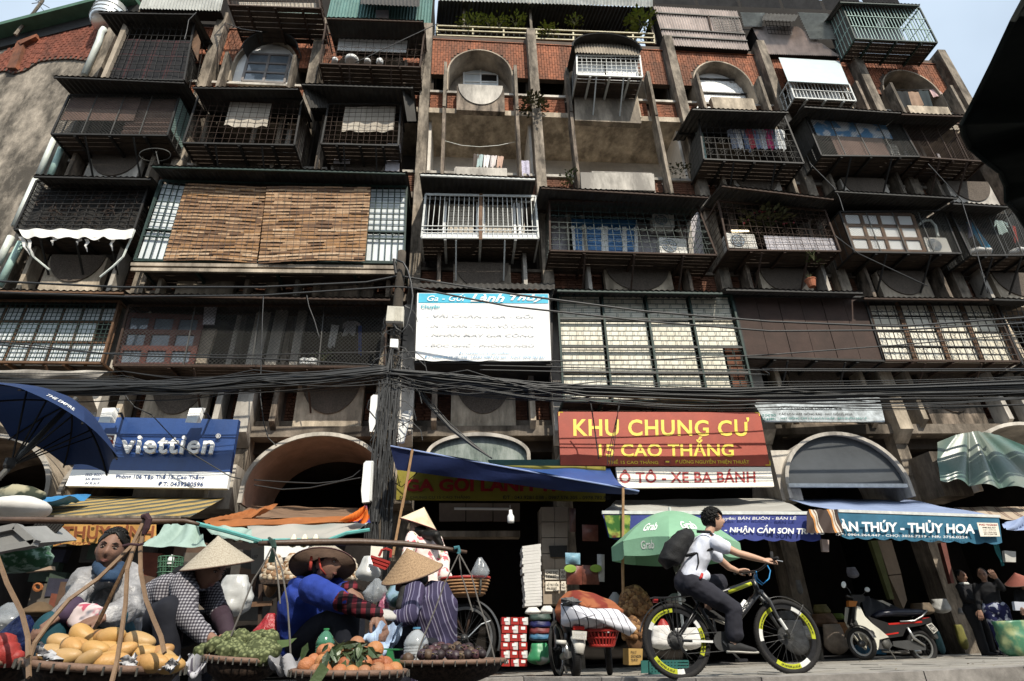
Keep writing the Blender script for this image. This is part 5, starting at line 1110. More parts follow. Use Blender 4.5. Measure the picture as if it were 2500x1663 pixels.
t = thing('awning_valance', 'ochre awning valance with faded brown capitals behind the seated woman', 'awning', P(d1(800,390),7.4)); M_ochre = mat('ochre_canvas', (.52,.28,.08), .8, var=.2, dirt=.25, trans=.1)
q = pq(d1, ((380,208),(1350,195),(1350,368),(385,395)), 7.5); mb = MB(); mb.grid(lambda u, v: bil(q,u,v)+V((0,.015*math.sin(u*19),-.012*math.sin(u*26)*v)), 40, 4); mk('canvas', mb, M_ochre, t, True)
M_lbrown = mat('letter_brown', (.20,.06,.02), .6)
text(t, '- THỦY BÌNH', pq(d1, ((455,195),(1340,185),(1330,340),(450,345)), 7.47), M_lbrown, .003, .03, .05)
text(t, '255    0972', pq(d1, ((415,368),(785,366),(785,390),(415,392)), 7.47), M_lbrown, .003, .02)
def cloth(name, label, cat, q, Ys, m, nu=24, nv=8, wob=.03, sag=.05, group=None, seed=0):
 c = [P(p, Y) for p, Y in zip(q, Ys)]; mb = MB(); ph = seed*1.7
 mb.grid(lambda u, v: bil(c,u,v)+V((0, wob*math.sin(u*13+v*5+ph), -sag*math.sin(math.pi*u)*math.sin(math.pi*v)+wob*.8*math.sin(u*21+v*9+ph)*math.sin(math.pi*min(1,v+.1)))), nu, nv)
 return solo(name, mb, m, label, cat, group, True)
M_skyb = mat('sky_blue_tarp', (.04,.20,.42), .5, var=.3, dirt=.2, scale=2)
cloth('tarpaulin', 'sky blue crumpled tarpaulin at the far left under the umbrella', 'tarpaulin', [c1(-200,1490), c1(800,1455), d1(470,25), d1(-300,110)], [9.5,9.5,7.5,7.3], M_skyb, wob=.07)
M_camo = patt('camouflage', lambda n, l, co: nd_mix(n, l, (.30,.27,.18), (.035,.04,.025), nd_spots(n, l, co, 5, .45, .55)))
mb = MB(); pts = pq(c1, ((10,1455),(120,1440),(250,1455),(380,1475)), 8.5); mb.tube(pts, [.1,.13,.12,.07], 9); solo('rolled_tarpaulin', mb, M_camo, 'rolled camouflage cloth lying on the sky blue tarpaulin', 'tarpaulin', smooth=True)
mb = MB(); mb.ell(P(d1(110,75),7.2), .45, .3, .12, 16, 8, fn=lambda v: v*(1+.12*math.sin(v.x*11))); solo('plastic_sheet', mb, M_cloth_w, 'white and green plastic bundle on the sky blue tarpaulin', 'bundle', smooth=True)
M_pgreen = mat('pale_green_plastic', (.42,.56,.50), .35, var=.2, trans=.35, spec=.5, scale=2)
cloth('plastic_sheet', 'pale green plastic sheet peaked above the conical hats', 'plastic sheet', [d1(1420,215), d1(1690,205), d1(1800,410), d1(1245,405)], [6.9,6.9,6.6,6.6], M_pgreen, wob=.05)
cloth('plastic_sheet', 'pale plastic sheet with a turquoise hem sloping right above the conical hats', 'plastic sheet', [d1(1690,205), d2(-20,250), d2(-10,372), d1(1850,300)], [6.9,6.9,6.7,6.6], M_pgreen, wob=.03, seed=2)
M_orange = mat('orange_tarp', (.33,.115,.035), .7, var=.25, dirt=.3, trans=.1)
M_btarp = mat('brown_tarp', (.20,.125,.08), .8, var=.2, dirt=.3)
cloth('tarpaulin', 'brown canvas awning below the brown vault', 'tarpaulin', [d1(2200,50), d2(930,75), d2(880,150), d1(1900,170)], [12.2,12.2,9.2,9.2], M_btarp, wob=.03)
cloth('tarpaulin', 'bright orange tarpaulin strip below the brown canvas', 'tarpaulin', [d1(1750,185), d2(860,140), d2(840,192), d1(1850,235)], [8.6,9,8.5,8.3], M_orange, wob=.03, seed=1)
cloth('tarpaulin', 'orange tarpaulin peak beside the brown vault foot', 'tarpaulin', [d1(2050,120), d2(200,35), d2(-20,160), d1(1760,190)], [9.5,9.8,9,8.8], M_orange, wob=.05, seed=4)
M_whteal = patt('white_teal_awning', lambda n, l, co: nd_mix(n, l, (.46,.44,.40), (.08,.16,.16), nd_spots(n, l, co, .9, .45, .72)), trans=.3)
cloth('market_awning', 'white market awning with teal stains over the garlic stall', 'awning', [d2(-60,228), d2(990,200), d2(660,350), d2(-60,362)], [8.2,8.2,7.2,7.2], M_whteal, wob=.03, sag=.08)
for pts, lab in (((d2(-40,362),d2(0,358),d2(250,352),d2(640,352),d2(800,290),d2(1000,262)),'turquoise hem pole along the white market awning'),((d1(1690,205),d1(1950,270),d1(2265,360)),'turquoise hem pole on the pale plastic sheet')):
 mb = MB(); mb.tube([P(p,7.1 if pts[0][0] > 600 else 6.55) for p in pts], .022, 6); solo('hem_pole', mb, mat('turquoise', (.10,.32,.30), .5), lab, 'pole')
M_flag = patt('orange_blue_cloth', lambda n, l, co: nd_mix(n, l, (.55,.13,.02), (.02,.03,.20), nd_spots(n, l, co, 2.2, .50, .56)))
cloth('hung_cloth', 'orange and blue folded cloth beside the utility pole', 'cloth', [d2(960,55), d2(975,60), d2(1010,205), d2(735,190)], [8,8,7.9,7.9], M_flag, wob=.05)
M_gcanv = mat('grey_canvas', (.36,.35,.32), .8, var=.12, dirt=.4, dcol=(.15,.13,.11), stretch=(.3,2,1))
M_lil = mat('lilac_canvas', (.24,.30,.46), .7, var=.15, dirt=.2, stretch=(.3,2,1))
cloth('market_awning', 'dull grey awning canvas behind the green umbrella', 'awning', [c3(968,1500), c4(160,1480), d4(345,100), d3(815,112)], [12.2,12.2,9.4,9.4], M_gcanv, wob=.02, sag=.08)
cloth('market_awning', 'bluish lilac awning canvas over the teal valance', 'awning', [c4(140,1478), c4(1345,1500), d4(2050,148), d4(660,98)], [12.2,12.2,9.35,9.35], M_lil, wob=.02, sag=.06, seed=3)
M_bstripe = patt('beige_stripe_canvas', lambda n, l, co: nd_bands(n, l, co, 0, 4.5, [(0,(.42,.34,.26)),(.7,(.13,.09,.07)),(.8,(.38,.30,.24)),(.88,(.2,.13,.1))], (0,0,.7)), trans=.1)
cloth('market_awning', 'beige striped awning canvas at the far right', 'awning', [d4(1650,65), d4(2400,60), d4(2400,200), d4(2060,165)], [12.2,12.2,9.6,9.6], M_bstripe, wob=.02)
cloth('market_awning', 'slate blue awning corner at the right edge', 'awning', [d4(2090,205), d4(2500,60), d4(2500,270), d4(2100,262)], [9.3,9.3,9.2,9.2], M_lil, wob=.03)
M_bluev = mat('blue_valance', (.035,.05,.22), .6, var=.2, dirt=.2)
def valance(t, px0, px1, h0, h1, Y, m, scal=12, ph=0):
 q = [P(px0,Y), P(px1,Y), P(h0,Y), P(h1,Y)]; mb = MB()
 mb.grid(lambda u, v: bil(q,u,v)+V((0,.02*math.sin(u*17+ph)*v, (-.035*abs(math.sin(u*scal*math.pi/2))*v if v > .99 else 0))), 96, 5); mk('canvas', mb, m, t, True); return q
v1 = thing('awning_valance', 'deep blue awning valance with white lettering behind the cyclist', 'awning', P(d3(1700,320),9.3))
q = valance(v1, d3(815,114), d4(480,128), d4(505,345), d3(868,325), 9.35, M_bluev, 22)
text(v1, 'Chuyên: BÁN BUÔN - BÁN LẺ', pq(d3, ((1790,140),(2265+228,142),(2265+228,182),(1790,182)), 9.31), M_lgry, .003, .015, .1)
text(v1, '- NHẬN CẮM SƠN TRANG', pq(d3, ((1870,215),(2265+470,222),(2265+470,318),(1870,292)), 9.31), M_lw, .003, .03, .1)
mb = MB(); M_fol = patt('foliage_print', lambda n, l, co: nd_mix(n, l, nd_mix(n, l, (.03,.10,.02), (.25,.30,.06), nd_spots(n, l, co, 7, .45, .6, 5)), (.10,.03,.015), nd_spots(n, l, co, 3.3, .55, .62, 3)))
mb.qbox(pq(d3, ((830,135),(1060,135),(1050,320),(880,330)), 9.31), (0,.006,0)); mk('printed_panel', mb, M_fol, v1)
mb = MB(); mb.bar(P(d3(812,112),9.36), P(d4(480,118),9.36), .05); mk('front_bar', mb, M_gbar, v1)
v2 = thing('awning_valance', 'teal awning valance with large white capitals at the right', 'awning', P(d4(1400,350),9.3))
M_tealv = mat('teal_valance', (.03,.13,.21), .6, var=.25, dirt=.2)
q = valance(v2, d4(655,104), d4(2048,150), d4(2068,372), d4(690,318), 9.3, M_tealv, 20)
text(v2, 'ĐOÀN THÚY - THỦY HOA', pq(d4, ((480,155),(1830,185),(1840,295),(500,270)), 9.25), M_lw, .003, .03, .06)
text(v2, 'DĐ: 0904.264.447 - CHỢ: 3826.7219 - NR: 3756.0224', pq(d4, ((640,288),(1775,312),(1778,342),(640,315)), 9.25), M_lgry, .003, .015)
mb = MB(); mb.bar(P(d4(655,98),9.31), P(d4(2052,146),9.31), .045); mk('front_bar', mb, M_gbar, v2)
qq = pq(d4, ((1858,198),(2038,202),(2060,318),(1890,318)), 9.22); po = board(v2, qq, M_swht, .006, 'poster')
text(v2, 'PHÚ THÀNH', sub(qq,.08,.06,.94,.22), M_lred, .003, .02)
for k in range(4): text(v2, ('0986.825.427','HẠT GIỐNG','CÂY CẢNH RAU','0912.224.728')[k], sub(qq,.2,.3+k*.16,.85,.41+k*.16), M_lblk, .003, .01)
M_towel = patt('striped_towel', lambda n, l, co: nd_bands(n, l, co, 0, 3.3, [(0,(.05,.035,.03)),(.42,(.48,.22,.07)),(.52,(.55,.5,.42)),(.62,(.2,.12,.08)),(.68,(.55,.5,.42)),(.74,(.05,.035,.03))]), trans=.05)
cloth('striped_cloth', 'brown white and orange striped cloth draped between the two valances', 'cloth', [d4(400,85), d4(655,85), d4(700,285), d4(378,288)], [9.2,9.2,9.15,9.15], M_towel, wob=.02, sag=0)
gt = thing('tarpaulin', 'creased green tarpaulin with painted grey sheen stretched over the arch at the right', 'tarpaulin', P(c4(1900,1390),11.2))
M_gt = patt('green_tarp_sheen', lambda n, l, co: nd_mix(n, l, (.05,.115,.095), (.22,.22,.18), nd_spots(n, l, co, .8, .40, .70, 2)), .35, .6)  # grey patches paint fold highlights into the green
top = archpts(12.3, 1.5, 3.3, 4.46, 24); pin = P(c4(1900,890),11.3)
e = [(c4(1550,990)), c4(1720,920), c4(1900,888), c4(2100,920), c4(2334,1020), c4(2480,1120)]
lo_ = [c4(1562,1335), c4(1700,1340), c4(1900,1375), c4(2080,1395), c4(2334,1400), c4(2480,1400)]
mb = MB(); E_ = [P(p,11.32) for p in e]; LL = [P(p,11.2) for p in lo_]; k = 5
def fn(u, v):
 i = min(int(u*k), k-1); f = u*k-i; p = lerp(lerp(E_[i],E_[i+1],f), lerp(LL[i],LL[i+1],f), v)
 a = math.atan2(p.x-pin.x, pin.z-p.z+.3); return p+V((0, -.17*abs(math.sin(a*7))*(.25+v)*(1-.3*v)-.03*math.sin(a*19)*v, -.03*math.sin(u*25)*v))
mb.grid(fn, 120, 24); mk('sheet', mb, M_gt, gt, True)
bt = [a4(2340,-20), a4(2230,180), a4(2050,560), a4(1880,900), a4(1775,1100), a4(1790,1190), a4(1850,1310), a4(1990,1430), a4(2120,1530), b4(2170,190), b4(2175,330), b4(2260,420), b4(2400,640)]
M_btp = mat('black_tarp', (.012,.015,.013), .9, var=.4, spec=.1)
zt = 2.7; edge = [PH(p, zt-.10*abs(math.sin(i*1.1))) for i, p in enumerate(bt)]
mb = MB(); hub = V((edge[0].x+2.8, 1.2, zt+.5))
vs = edge+[hub]; out2 = [lerp(p, hub, .5)+V((0,0,.12*math.sin(i*2.1)-.05)) for i, p in enumerate(edge)]
def fnb(u, v):
 k = len(edge)-1; i = min(int(u*k), k-1); f = u*k-i; p = lerp(edge[i], edge[i+1], f); h = lerp(p, hub, v)
 return h+V((0,0,.08*math.sin(u*15)*math.sin(math.pi*min(1,v*2))-.18*math.sin(math.pi*v)))
mb.grid(fnb, 60, 10)
b1_ = thing('overhead_tarpaulin', 'black tarpaulin sagging overhead at the right edge against the sky', 'tarpaulin', (hub.x, hub.y, zt)); mk('sheet', mb, M_btp, b1_, True)
mb = MB(); mb.tube([p+V((0,0,-.005)) for p in edge], .012, 5); mk('hem', mb, M_btp, b1_)
# umbrellas
def umbrella(label, apex, axis, R, drop, nrib, m_out, val=0, scal=.12, mrib=None, pole=2.0, mpole=None, rot=0., m_in=None):
 t = thing('parasol', label, 'parasol', apex-axis*pole); a = axis.normalized(); x = a.orthogonal().normalized(); y = a.cross(x)
 def pt(ang, r, dz=0): return apex+x*math.cos(ang)*r+y*math.sin(ang)*r-a*dz
 def prof(r): return drop*(r/R)**1.7
 FNS = []
 for k in range(nrib):
  a0, a1_ = rot+2*math.pi*k/nrib, rot+2*math.pi*(k+1)/nrib; mb = MB()
  def fn(u, v, a0=a0, a1_=a1_):
   an = lerp(a0, a1_, u); c = math.cos(math.pi/nrib)/math.cos((u-.5)*2*math.pi/nrib); r = R*v*lerp(1, c, v)*(1-scal*math.sin(math.pi*u)*v*.5)
   return pt(an, r, prof(R*v)-.03*math.sin(math.pi*u)*v)
  mb.grid(fn, 8, 8); FNS.append(fn)
  if val: mb.grid(lambda u, v: fn(u, 1)-a*(val*v*(1+.25*math.sin(math.pi*u))), 8, 2)
  mk('canopy_panel', mb, m_out, t, True)
  rb = MB(); rb.tube([pt(a0, R*j/6, prof(R*j/6)+.02) for j in range(7)], .008, 4); mk('rib', rb, mrib, t)
  rb = MB(); rb.tube([apex-a*(drop+.35), pt(a0, R*.5, prof(R*.5)+.03)], .007, 4); mk('stretcher', rb, mrib, t)
 mb = MB(); mb.tube([apex+a*.06, apex-a*pole], .022, 8); mk('shaft', mb, mpole, t)
 mb = MB(); mb.lathe(apex-a*(drop+.38), [(.03,0),(.04,.02),(.04,.08),(.001,.08)], 8); mk('hub', mb, mrib, t)
 return t, pt, prof, FNS
M_unav = mat('navy_umbrella', (.018,.038,.11), .55, var=.12, trans=.1)
ax = V((.28,.26,.92)).normalized(); ap = P(c1(400,880), 5.0)+ax*.30
ub, pt_, pf_, UF = umbrella('navy hand umbrella tilted to the right at the left edge', ap, ax, .64, .30, 8, M_unav, mrib=M_black, pole=1.75, mpole=M_iron, rot=.2)
def proj(p):
 d = V(p)-CAM; return (1250+FPX*d.dot(RT)/d.dot(FW), 831.5-FPX*d.dot(UP)/d.dot(FW))
def panel_text(t, UF, s, px, v0, v1, u0, u1, m, b=.01, val=None):
 best = min(range(8), key=lambda k: (V(proj(UF[k](.5, (v0+v1)/2)))-V(px)).length+(1e4 if val is not False and UF[k](.5,1).y > UF[k](.5,0).y else 0)); f = UF[best]
 fl = proj(f(0,.8))[0] > proj(f(1,.8))[0]; sg = -1 if fl else 1
 def wr(u, v):
  uu = lerp(u0, u1, u); uu = 1-uu if fl else uu; p = f(uu, lerp(v0, v1, v)) if not val else f(uu, 1)-val*lerp(v0, v1, v)
  return p
 q = [wr(0,0), wr(1,0), wr(1,1), wr(0,1)]; text(t, s, q, m, .006, b, wrap=wr)
panel_text(ub, UF, 'THE EMPIRE', c1(690,770), .84, .92, .25, .8, M_lw, .005, False)
M_ugr = mat('green_umbrella', (.22,.41,.27), .6, var=.12, trans=.15, dirt=.12, dcol=(.2,.3,.2))
gl, grr = P(d3(885,345),9.0), P(d3(1930,440),9.0); Rg = (grr-gl).length/2; apg = P(d3(1400,100),9.0); axg = V((.035,-.02,1)).normalized()
ug, ptg, pfg, GF = umbrella('green parasol with white lettering behind the cyclist', apg, axg, Rg*1.02, .50, 8, M_ugr, val=.2, mrib=M_iron, pole=1.9, mpole=M_gbar, rot=.4)
for px, sc in ((d3(1230,375),1),(d3(950,340),1),(d3(1890,430),1)): panel_text(ug, GF, 'Grab', px, .22, .80, .34, .66, M_lw, .02, axg*.2)
for px in (d3(1050,260), d3(1600,270)): panel_text(ug, GF, 'Grab', px, .70, .88, .30, .70, M_lw, .02)
# PEOPLE
from mathutils import noise
def blob(name, mb, mt, parent, vox=.012, it=4, wr=0., wf=14., wst=(1,1,1), label=None, zones=None):
 """closed overlapping shapes fused into one continuous surface, then creased a little"""
 me = bpy.data.meshes.new('tmp'); me.from_pydata(mb.v, [], mb.f); me.update()
 ob = bpy.data.objects.new('tmp', me); COL.objects.link(ob)
 md = ob.modifiers.new('r', 'REMESH'); md.mode = 'VOXEL'; md.voxel_size = vox
 ms = ob.modifiers.new('s', 'SMOOTH'); ms.factor = .5; ms.iterations = it
 dg = bpy.context.evaluated_depsgraph_get(); dg.update(); m2 = bpy.data.meshes.new_from_object(ob.evaluated_get(dg))
 bpy.data.objects.remove(ob); bpy.data.meshes.remove(me)
 L = LOC.get(parent, V((0,0,0))); vs = [v.co.copy() for v in m2.vertices]
 if wr:
  ns = [v.normal.copy() for v in m2.vertices]
  for i, p in enumerate(vs):
   q = V((p.x*wst[0], p.y*wst[1], p.z*wst[2]))*wf
   n1 = noise.noise(q); n2 = noise.noise(q*2.3+V((5,3,1)))
   vs[i] = p+ns[i]*wr*((1-2*abs(n1))*.8+n2*.4-.2)
 for i, v in enumerate(m2.vertices): v.co = vs[i]-L
 m2.name = name; m2.materials.clear()
 for x in (mt if isinstance(mt, (list, tuple)) else [mt]): m2.materials.append(x)
 if zones:
  for p in m2.polygons: p.material_index = zones(p.center+L)
 else: m2.polygons.foreach_set('material_index', [0]*len(m2.polygons))
 m2.polygons.foreach_set('use_smooth', [True]*len(m2.polygons)); m2.update()
 o = bpy.data.objects.new(name, m2); COL.objects.link(o)
 if parent: o.parent = parent; LOC[o] = L
 if label: o['label'] = label
 return o
def limb(mb, pts, rs, n=12):
 pts = [V(p) for p in pts]; mb.tube(pts, rs, n)
 for p, r in zip(pts, rs): mb.ell(p, r, r, r, 12, 8)
def loft(mb, cs, ax, ws, ds, n=20):
 """closed torso: centres, side axis, half widths and half depths"""
 k = len(cs); vs = []; ax = V(ax).normalized()
 for i in range(k):
  t = (cs[min(i+1,k-1)]-cs[max(i-1,0)]).normalized(); x = (ax-t*ax.dot(t)).normalized(); y = t.cross(x)
  for j in range(n): a = 2*math.pi*j/n; ca, sa = math.cos(a), math.sin(a); e = .8; vs.append(cs[i]+x*ws[i]*math.copysign(abs(ca)**e, ca)+y*ds[i]*math.copysign(abs(sa)**e, sa))
 fs = [(i*n+j, i*n+(j+1)%n, (i+1)*n+(j+1)%n, (i+1)*n+j) for i in range(k-1) for j in range(n)]
 fs += [tuple(range(n-1,-1,-1)), tuple((k-1)*n+j for j in range(n))]; mb.add(vs, fs)
def frame(fwd, up=(0,0,1)):
 f = V(fwd).normalized(); r = f.cross(V(up)).normalized(); u = r.cross(f); return Matrix((r, f, u)).transposed()   # columns: right, forward, up
M_skin = mat('skin_tan', (.23,.125,.085), .55, var=.15, scale=14, bump=.05, spec=.35)
M_skinp = mat('skin_pale', (.48,.29,.20), .55, var=.10, scale=14, bump=.04, spec=.35)
M_skind = mat('skin_brown', (.195,.105,.072), .6, var=.2, scale=14, bump=.12, spec=.35)
M_hair = mat('black_hair', (.007,.006,.005), .5, var=.4, scale=30, stretch=(1,1,.1), spec=.22)
M_lips = mat('lips', (.19,.075,.06), .5); M_eye = mat('eye_dark', (.012,.009,.008), .15, spec=.8); M_eyew = mat('eye_white', (.34,.29,.25), .3)
def head(t, c, fwd, up, skin, s=1., hair=None, feat=True):
 R = frame(fwd, up); c = V(c)
 def fn(p):     # x right, y forward, z up
  x, y, z = p.x, p.y, p.z; f = max(0, y/.095)
  if z < 0: k = 1-.30*(min(1, -z/.125))**1.6; x *= k
  if z < -.03 and y < 0: y *= 1-.3*min(1, (-z-.03)/.09)
  g = lambda a, b, sx, sz: math.exp(-((p.x-a)/sx)**2-((p.z-b)/sz)**2)
  d = .026*g(0,-.022,.013,.022)+.010*g(0,.005,.010,.02)-.009*(g(.032,.012,.016,.011)+g(-.032,.012,.016,.011))+.006*(g(.03,.032,.022,.007)+g(-.03,.032,.022,.007))
  d += .008*g(0,-.062,.022,.010)+.007*g(0,-.098,.02,.014)+.005*(g(.046,-.022,.016,.018)+g(-.046,-.022,.016,.018))
  return V((x, y+(d*f**.5 if f > .2 else 0), z))*s
 mb = MB(); mb.ell(c, .077, .097, .122, 40, 36, R, fn)
 h = mk('head', mb, skin, t, True)
 for sg in (-1, 1):
  mb = MB(); mb.ell(c+R@V((sg*.076, -.012, -.008))*s, .010*s, .020*s, .032*s, 10, 8, R); mk('ear', mb, skin, h, True)
  if feat:
   mb = MB(); mb.ell(c+R@V((sg*.032, .0855, .011))*s, .0135*s, .005*s, .0045*s, 10, 8, R); mk('eye', mb, M_eyew, h, True)
   mb = MB(); mb.ell(c+R@V((sg*.032, .0905, .011))*s, .0062*s, .003*s, .0044*s, 8, 6, R); mk('iris', mb, M_eye, h, True)
   mb = MB(); mb.tube([c+R@V((sg*.017, .090, .018))*s, c+R@V((sg*.032, .0935, .0205))*s, c+R@V((sg*.048, .083, .015))*s], .0022*s, 5); mk('eyelid', mb, M_hair, h)
   mb = MB(); mb.tube([c+R@V((sg*.014, .095, .032))*s, c+R@V((sg*.032, .0945, .040))*s, c+R@V((sg*.050, .080, .034))*s], [.003*s,.004*s,.002*s], 5); mk('eyebrow', mb, M_hair, h)
 if feat:
  mb = MB(); mb.tube([c+R@V((-.024,.083,-.064))*s, c+R@V((0,.0955,-.061))*s, c+R@V((.024,.083,-.064))*s], [.002*s,.004*s,.002*s], 6)
  mk('upper_lip', mb, M_lips, h, True); mb = MB(); mb.tube([c+R@V((-.021,.082,-.067))*s, c+R@V((0,.094,-.071))*s, c+R@V((.021,.082,-.067))*s], [.002*s,.0045*s,.002*s], 6); mk('lower_lip', mb, M_lips, h, True)
 return h, R
def hand(t, w, d, up, skin, s=1., curl=.6, thumb=1, name='hand'):
 """wrist point, direction of the fingers, back-of-hand normal; five bent fingers of different length"""
 d = V(d).normalized(); n = (V(up)-d*V(up).dot(d)).normalized(); x = d.cross(n)*thumb; w = V(w); mb = MB()
 def pt(a, b, c): return w+(x*a+d*b+n*c)*s
 loft(mb, [pt(0,-.01,0), pt(0,.03,0), pt(0,.065,0), pt(0,.092,-.002)], x, [.024*s,.034*s,.040*s,.037*s], [.016*s,.017*s,.014*s,.012*s], 12)
 for k, (a, L) in enumerate(((.030,.066),(.010,.076),(-.010,.070),(-.029,.054))):
  b, c = .090, 0; pts = [pt(a,.07,0)]; an = 0
  for sgm in (.42,.33,.25):
   an += curl*.62+.08*k*.3; b += L*sgm*math.cos(an); c -= L*sgm*math.sin(an); pts.append(pt(a*1.08, b, c))
  limb(mb, pts, [.0098*s,.0092*s,.0082*s,.0068*s], 8)
 limb(mb, [pt(.024,.018,-.004), pt(.050,.042,-.014), pt(.058,.068,-.022), pt(.054,.088,-.030)], [.013*s,.0115*s,.010*s,.008*s], 8)
 return blob(name, mb, skin, t, .0042*max(s, .8), 2)
M_straw = patt('straw_hat', lambda n, l, co: nd_mix(n, l, (.40,.36,.29), (.24,.20,.15), nd_spots(n, l, co, 130, .36, .7, 4)), .8)
M_strawb = patt('straw_hat_brown', lambda n, l, co: nd_mix(n, l, (.34,.23,.135), (.17,.11,.065), nd_spots(n, l, co, 130, .36, .7, 4)), .8)
M_strawy = patt('straw_hat_cream', lambda n, l, co: nd_mix(n, l, (.72,.60,.42), (.5,.38,.24), nd_spots(n, l, co, 5, .5, .75, 4)), .7, trans=.15)
M_strawi = mat('straw_inside', (.13,.085,.065), .9, var=.3, scale=20)
def hat(t, apex, axis, R, H, m, rim=None):
 a = V(axis).normalized(); x = a.orthogonal().normalized(); y = a.cross(x); M = Matrix((x, y, a)).transposed(); mb = MB(); n = 72
 ring = [(.003,0)]+[(R*k/22, -H*(k/22)) for k in range(1, 23)]; vs = []
 for i, (r, z) in enumerate(ring):
  for j in range(n): an = 2*math.pi*j/n; rr = r*(1+.006*(j % 2))+.0; zz = z+(.0016 if i % 2 else 0); vs.append(apex+M@V((rr*math.cos(an), rr*math.sin(an), zz)))
 mb.add(vs, [(i*n+j, i*n+(j+1)%n, (i+1)*n+(j+1)%n, (i+1)*n+j) for i in range(22) for j in range(n)]); o = mk('conical_hat', mb, m, t)
 mb = MB(); mb.lathe(apex-a*.006, [(.002,0),(R*.992,-H)], 40, M); mk('hat_lining', mb, M_strawi, o, True)
 mb = MB(); mb.tube([apex+M@V((R*math.cos(k*.1571), R*math.sin(k*.1571), -H)) for k in range(40)], .0045, 5, closed=True); mk('hat_rim', mb, rim or M_strawi, o)
 for f in (.35,.6,.82): mb = MB(); mb.tube([apex-a*.008+M@V((R*f*.985*math.cos(k*.2094), R*f*.985*math.sin(k*.2094), -H*f)) for k in range(30)], .003, 4, closed=True); mk('hat_hoop', mb, M_strawi, o)
 return o
def core(mb, nk, hip, arms, legs=()):
 limb(mb, [V(nk), lerp(V(nk), V(hip), .5), V(hip)], [.045,.06,.06])
 for a in arms: limb(mb, [lerp(V(nk), V(a[0]), .3)]+list(a), [.03]*(len(a)+1), 8)
 for l in legs: limb(mb, [V(hip)]+list(l), [.035]*(len(l)+1), 8)
def foot(t, a, d, m, s=1., sole=None):
 d = V(d).normalized(); u = V((0,0,1)); x = d.cross(u).normalized(); a = V(a); mb = MB()
 loft(mb, [a-d*.06*s-u*.03*s, a+d*.02*s-u*.025*s, a+d*.10*s-u*.04*s, a+d*.17*s-u*.052*s, a+d*.20*s-u*.056*s], x, [.028*s,.036*s,.044*s,.040*s,.018*s], [.035*s,.045*s,.032*s,.022*s,.012*s], 14)
 o = blob('shoe' if sole else 'foot', mb, m, t, .008, 3)
 if sole:
  mb = MB(); loft(mb, [a-d*.075*s-u*.062*s, a+d*.02*s-u*.064*s, a+d*.11*s-u*.07*s, a+d*.205*s-u*.07*s], x, [.024*s,.038*s,.047*s,.028*s], [.010*s]*4, 12); mk('sole', mb, sole, o, True)
 return o
def torso(mb, hip, neck, side, w=(.15,.135,.165,.19,.10), d=(.12,.105,.115,.11,.07), bend=(0,0,0)):
 hip, neck, b = V(hip), V(neck), V(bend); cs = []
 for k, tt in enumerate((-.06,.28,.58,.84,1.0)): cs.append(lerp(hip, neck, tt)+b*math.sin(math.pi*max(0,tt)))
 loft(mb, cs, side, w, d)
def pants(t, hip, side, kn, ft, m, r=(.10,.075,.055), wr=.006, cut=0, ps=(.16,.13,.13), name='trousers'):
 mb = MB(); side = V(side).normalized(); mb.ell(V(hip), ps[0], ps[1], ps[2], 16, 10, frame(V((0,0,1)).cross(side)*1))
 for sg, k, f in ((-1, kn[0], ft[0]), (1, kn[1], ft[1])):
  h = V(hip)+side*sg*.085; limb(mb, [h, lerp(h, V(k), .5), V(k)], [r[0]+.012, r[0]-.005, r[1]]); limb(mb, [V(k), lerp(V(k), V(f), .5), V(f)], [r[1], (r[1]+r[2])/2, r[2]])
 return blob(name, mb, m, t, .013, 4, wr, 11)
D = lambda f, x, y, Y: P(f(x, y), Y)
def tufts(t, hc, R, s, n, L, back, th, seed=1, front=.0):
 q = random.Random(seed); mb = MB()
 for k in range(n):
  a, b = q.uniform(0, 6.283), math.acos(q.uniform(-.25, 1)); d = V((math.sin(b)*math.cos(a), math.sin(b)*math.sin(a), math.cos(b)))
  if d.y > .2 and d.z < .62-.1*front: continue
  if abs(d.x) > .5 and d.y > -.1 and d.z < .1: continue
  p = hc+R@V((d.x*.083, d.y*.103-.012, d.z*.116+.018))*s; f = V((q.uniform(-.35,.35), -1 if back else q.uniform(-.4,1.1), q.uniform(-.75,.1))); f = (f-d*f.dot(d)).normalized()
  pts = [p+R@(f*L*u+d*((.004 if back else .016)*math.sin(u*2.6)-L*L*u*u*(5.2 if back else 4)))*s for u in (0,.35,.7,1)]; mb.tube(pts, [th*s,th*s*.9,th*s*.6,th*s*.15], 4)
 return mk('hair_lock', mb, M_hair, t, True, kind='stuff')
M_silver = mat('silver_jacket', (.27,.265,.27), .42, var=.45, scale=9, dirt=.5, dcol=(.13,.125,.13), stretch=(1,1,1), dscale=5, spec=.6, bump=.4)  # grey mottling paints fold shading into the silver colour
M_tealp = mat('teal_trousers', (.010,.055,.075), .75, var=.2)
M_scarf = mat('dark_blue_scarf', (.02,.045,.09), .85, var=.4, scale=9)
M_flor = patt('floral_print', lambda n, l, co: nd_mix(n, l, nd_mix(n, l, (.50,.42,.42), (.35,.06,.10), nd_spots(n, l, co, 14, .52, .58)), (.08,.09,.12), nd_spots(n, l, co, 9, .60, .64)), .8)
w1 = thing('person', 'woman with tied back hair in a silver jacket sitting behind the mangoes', 'person', V((D(d1,850,1200,3.6).x, 3.6, 0)))
hc = D(d1,958,432,3.55); fw = V((.30,-.93,-.10)); h, R = head(w1, hc, fw, (.10,0,1), M_skind, .87)
nk = D(d1,955,640,3.6); hip = D(d1,860,1290,3.85); shL, shR = D(d1,745,700,3.58), D(d1,1100,680,3.62)
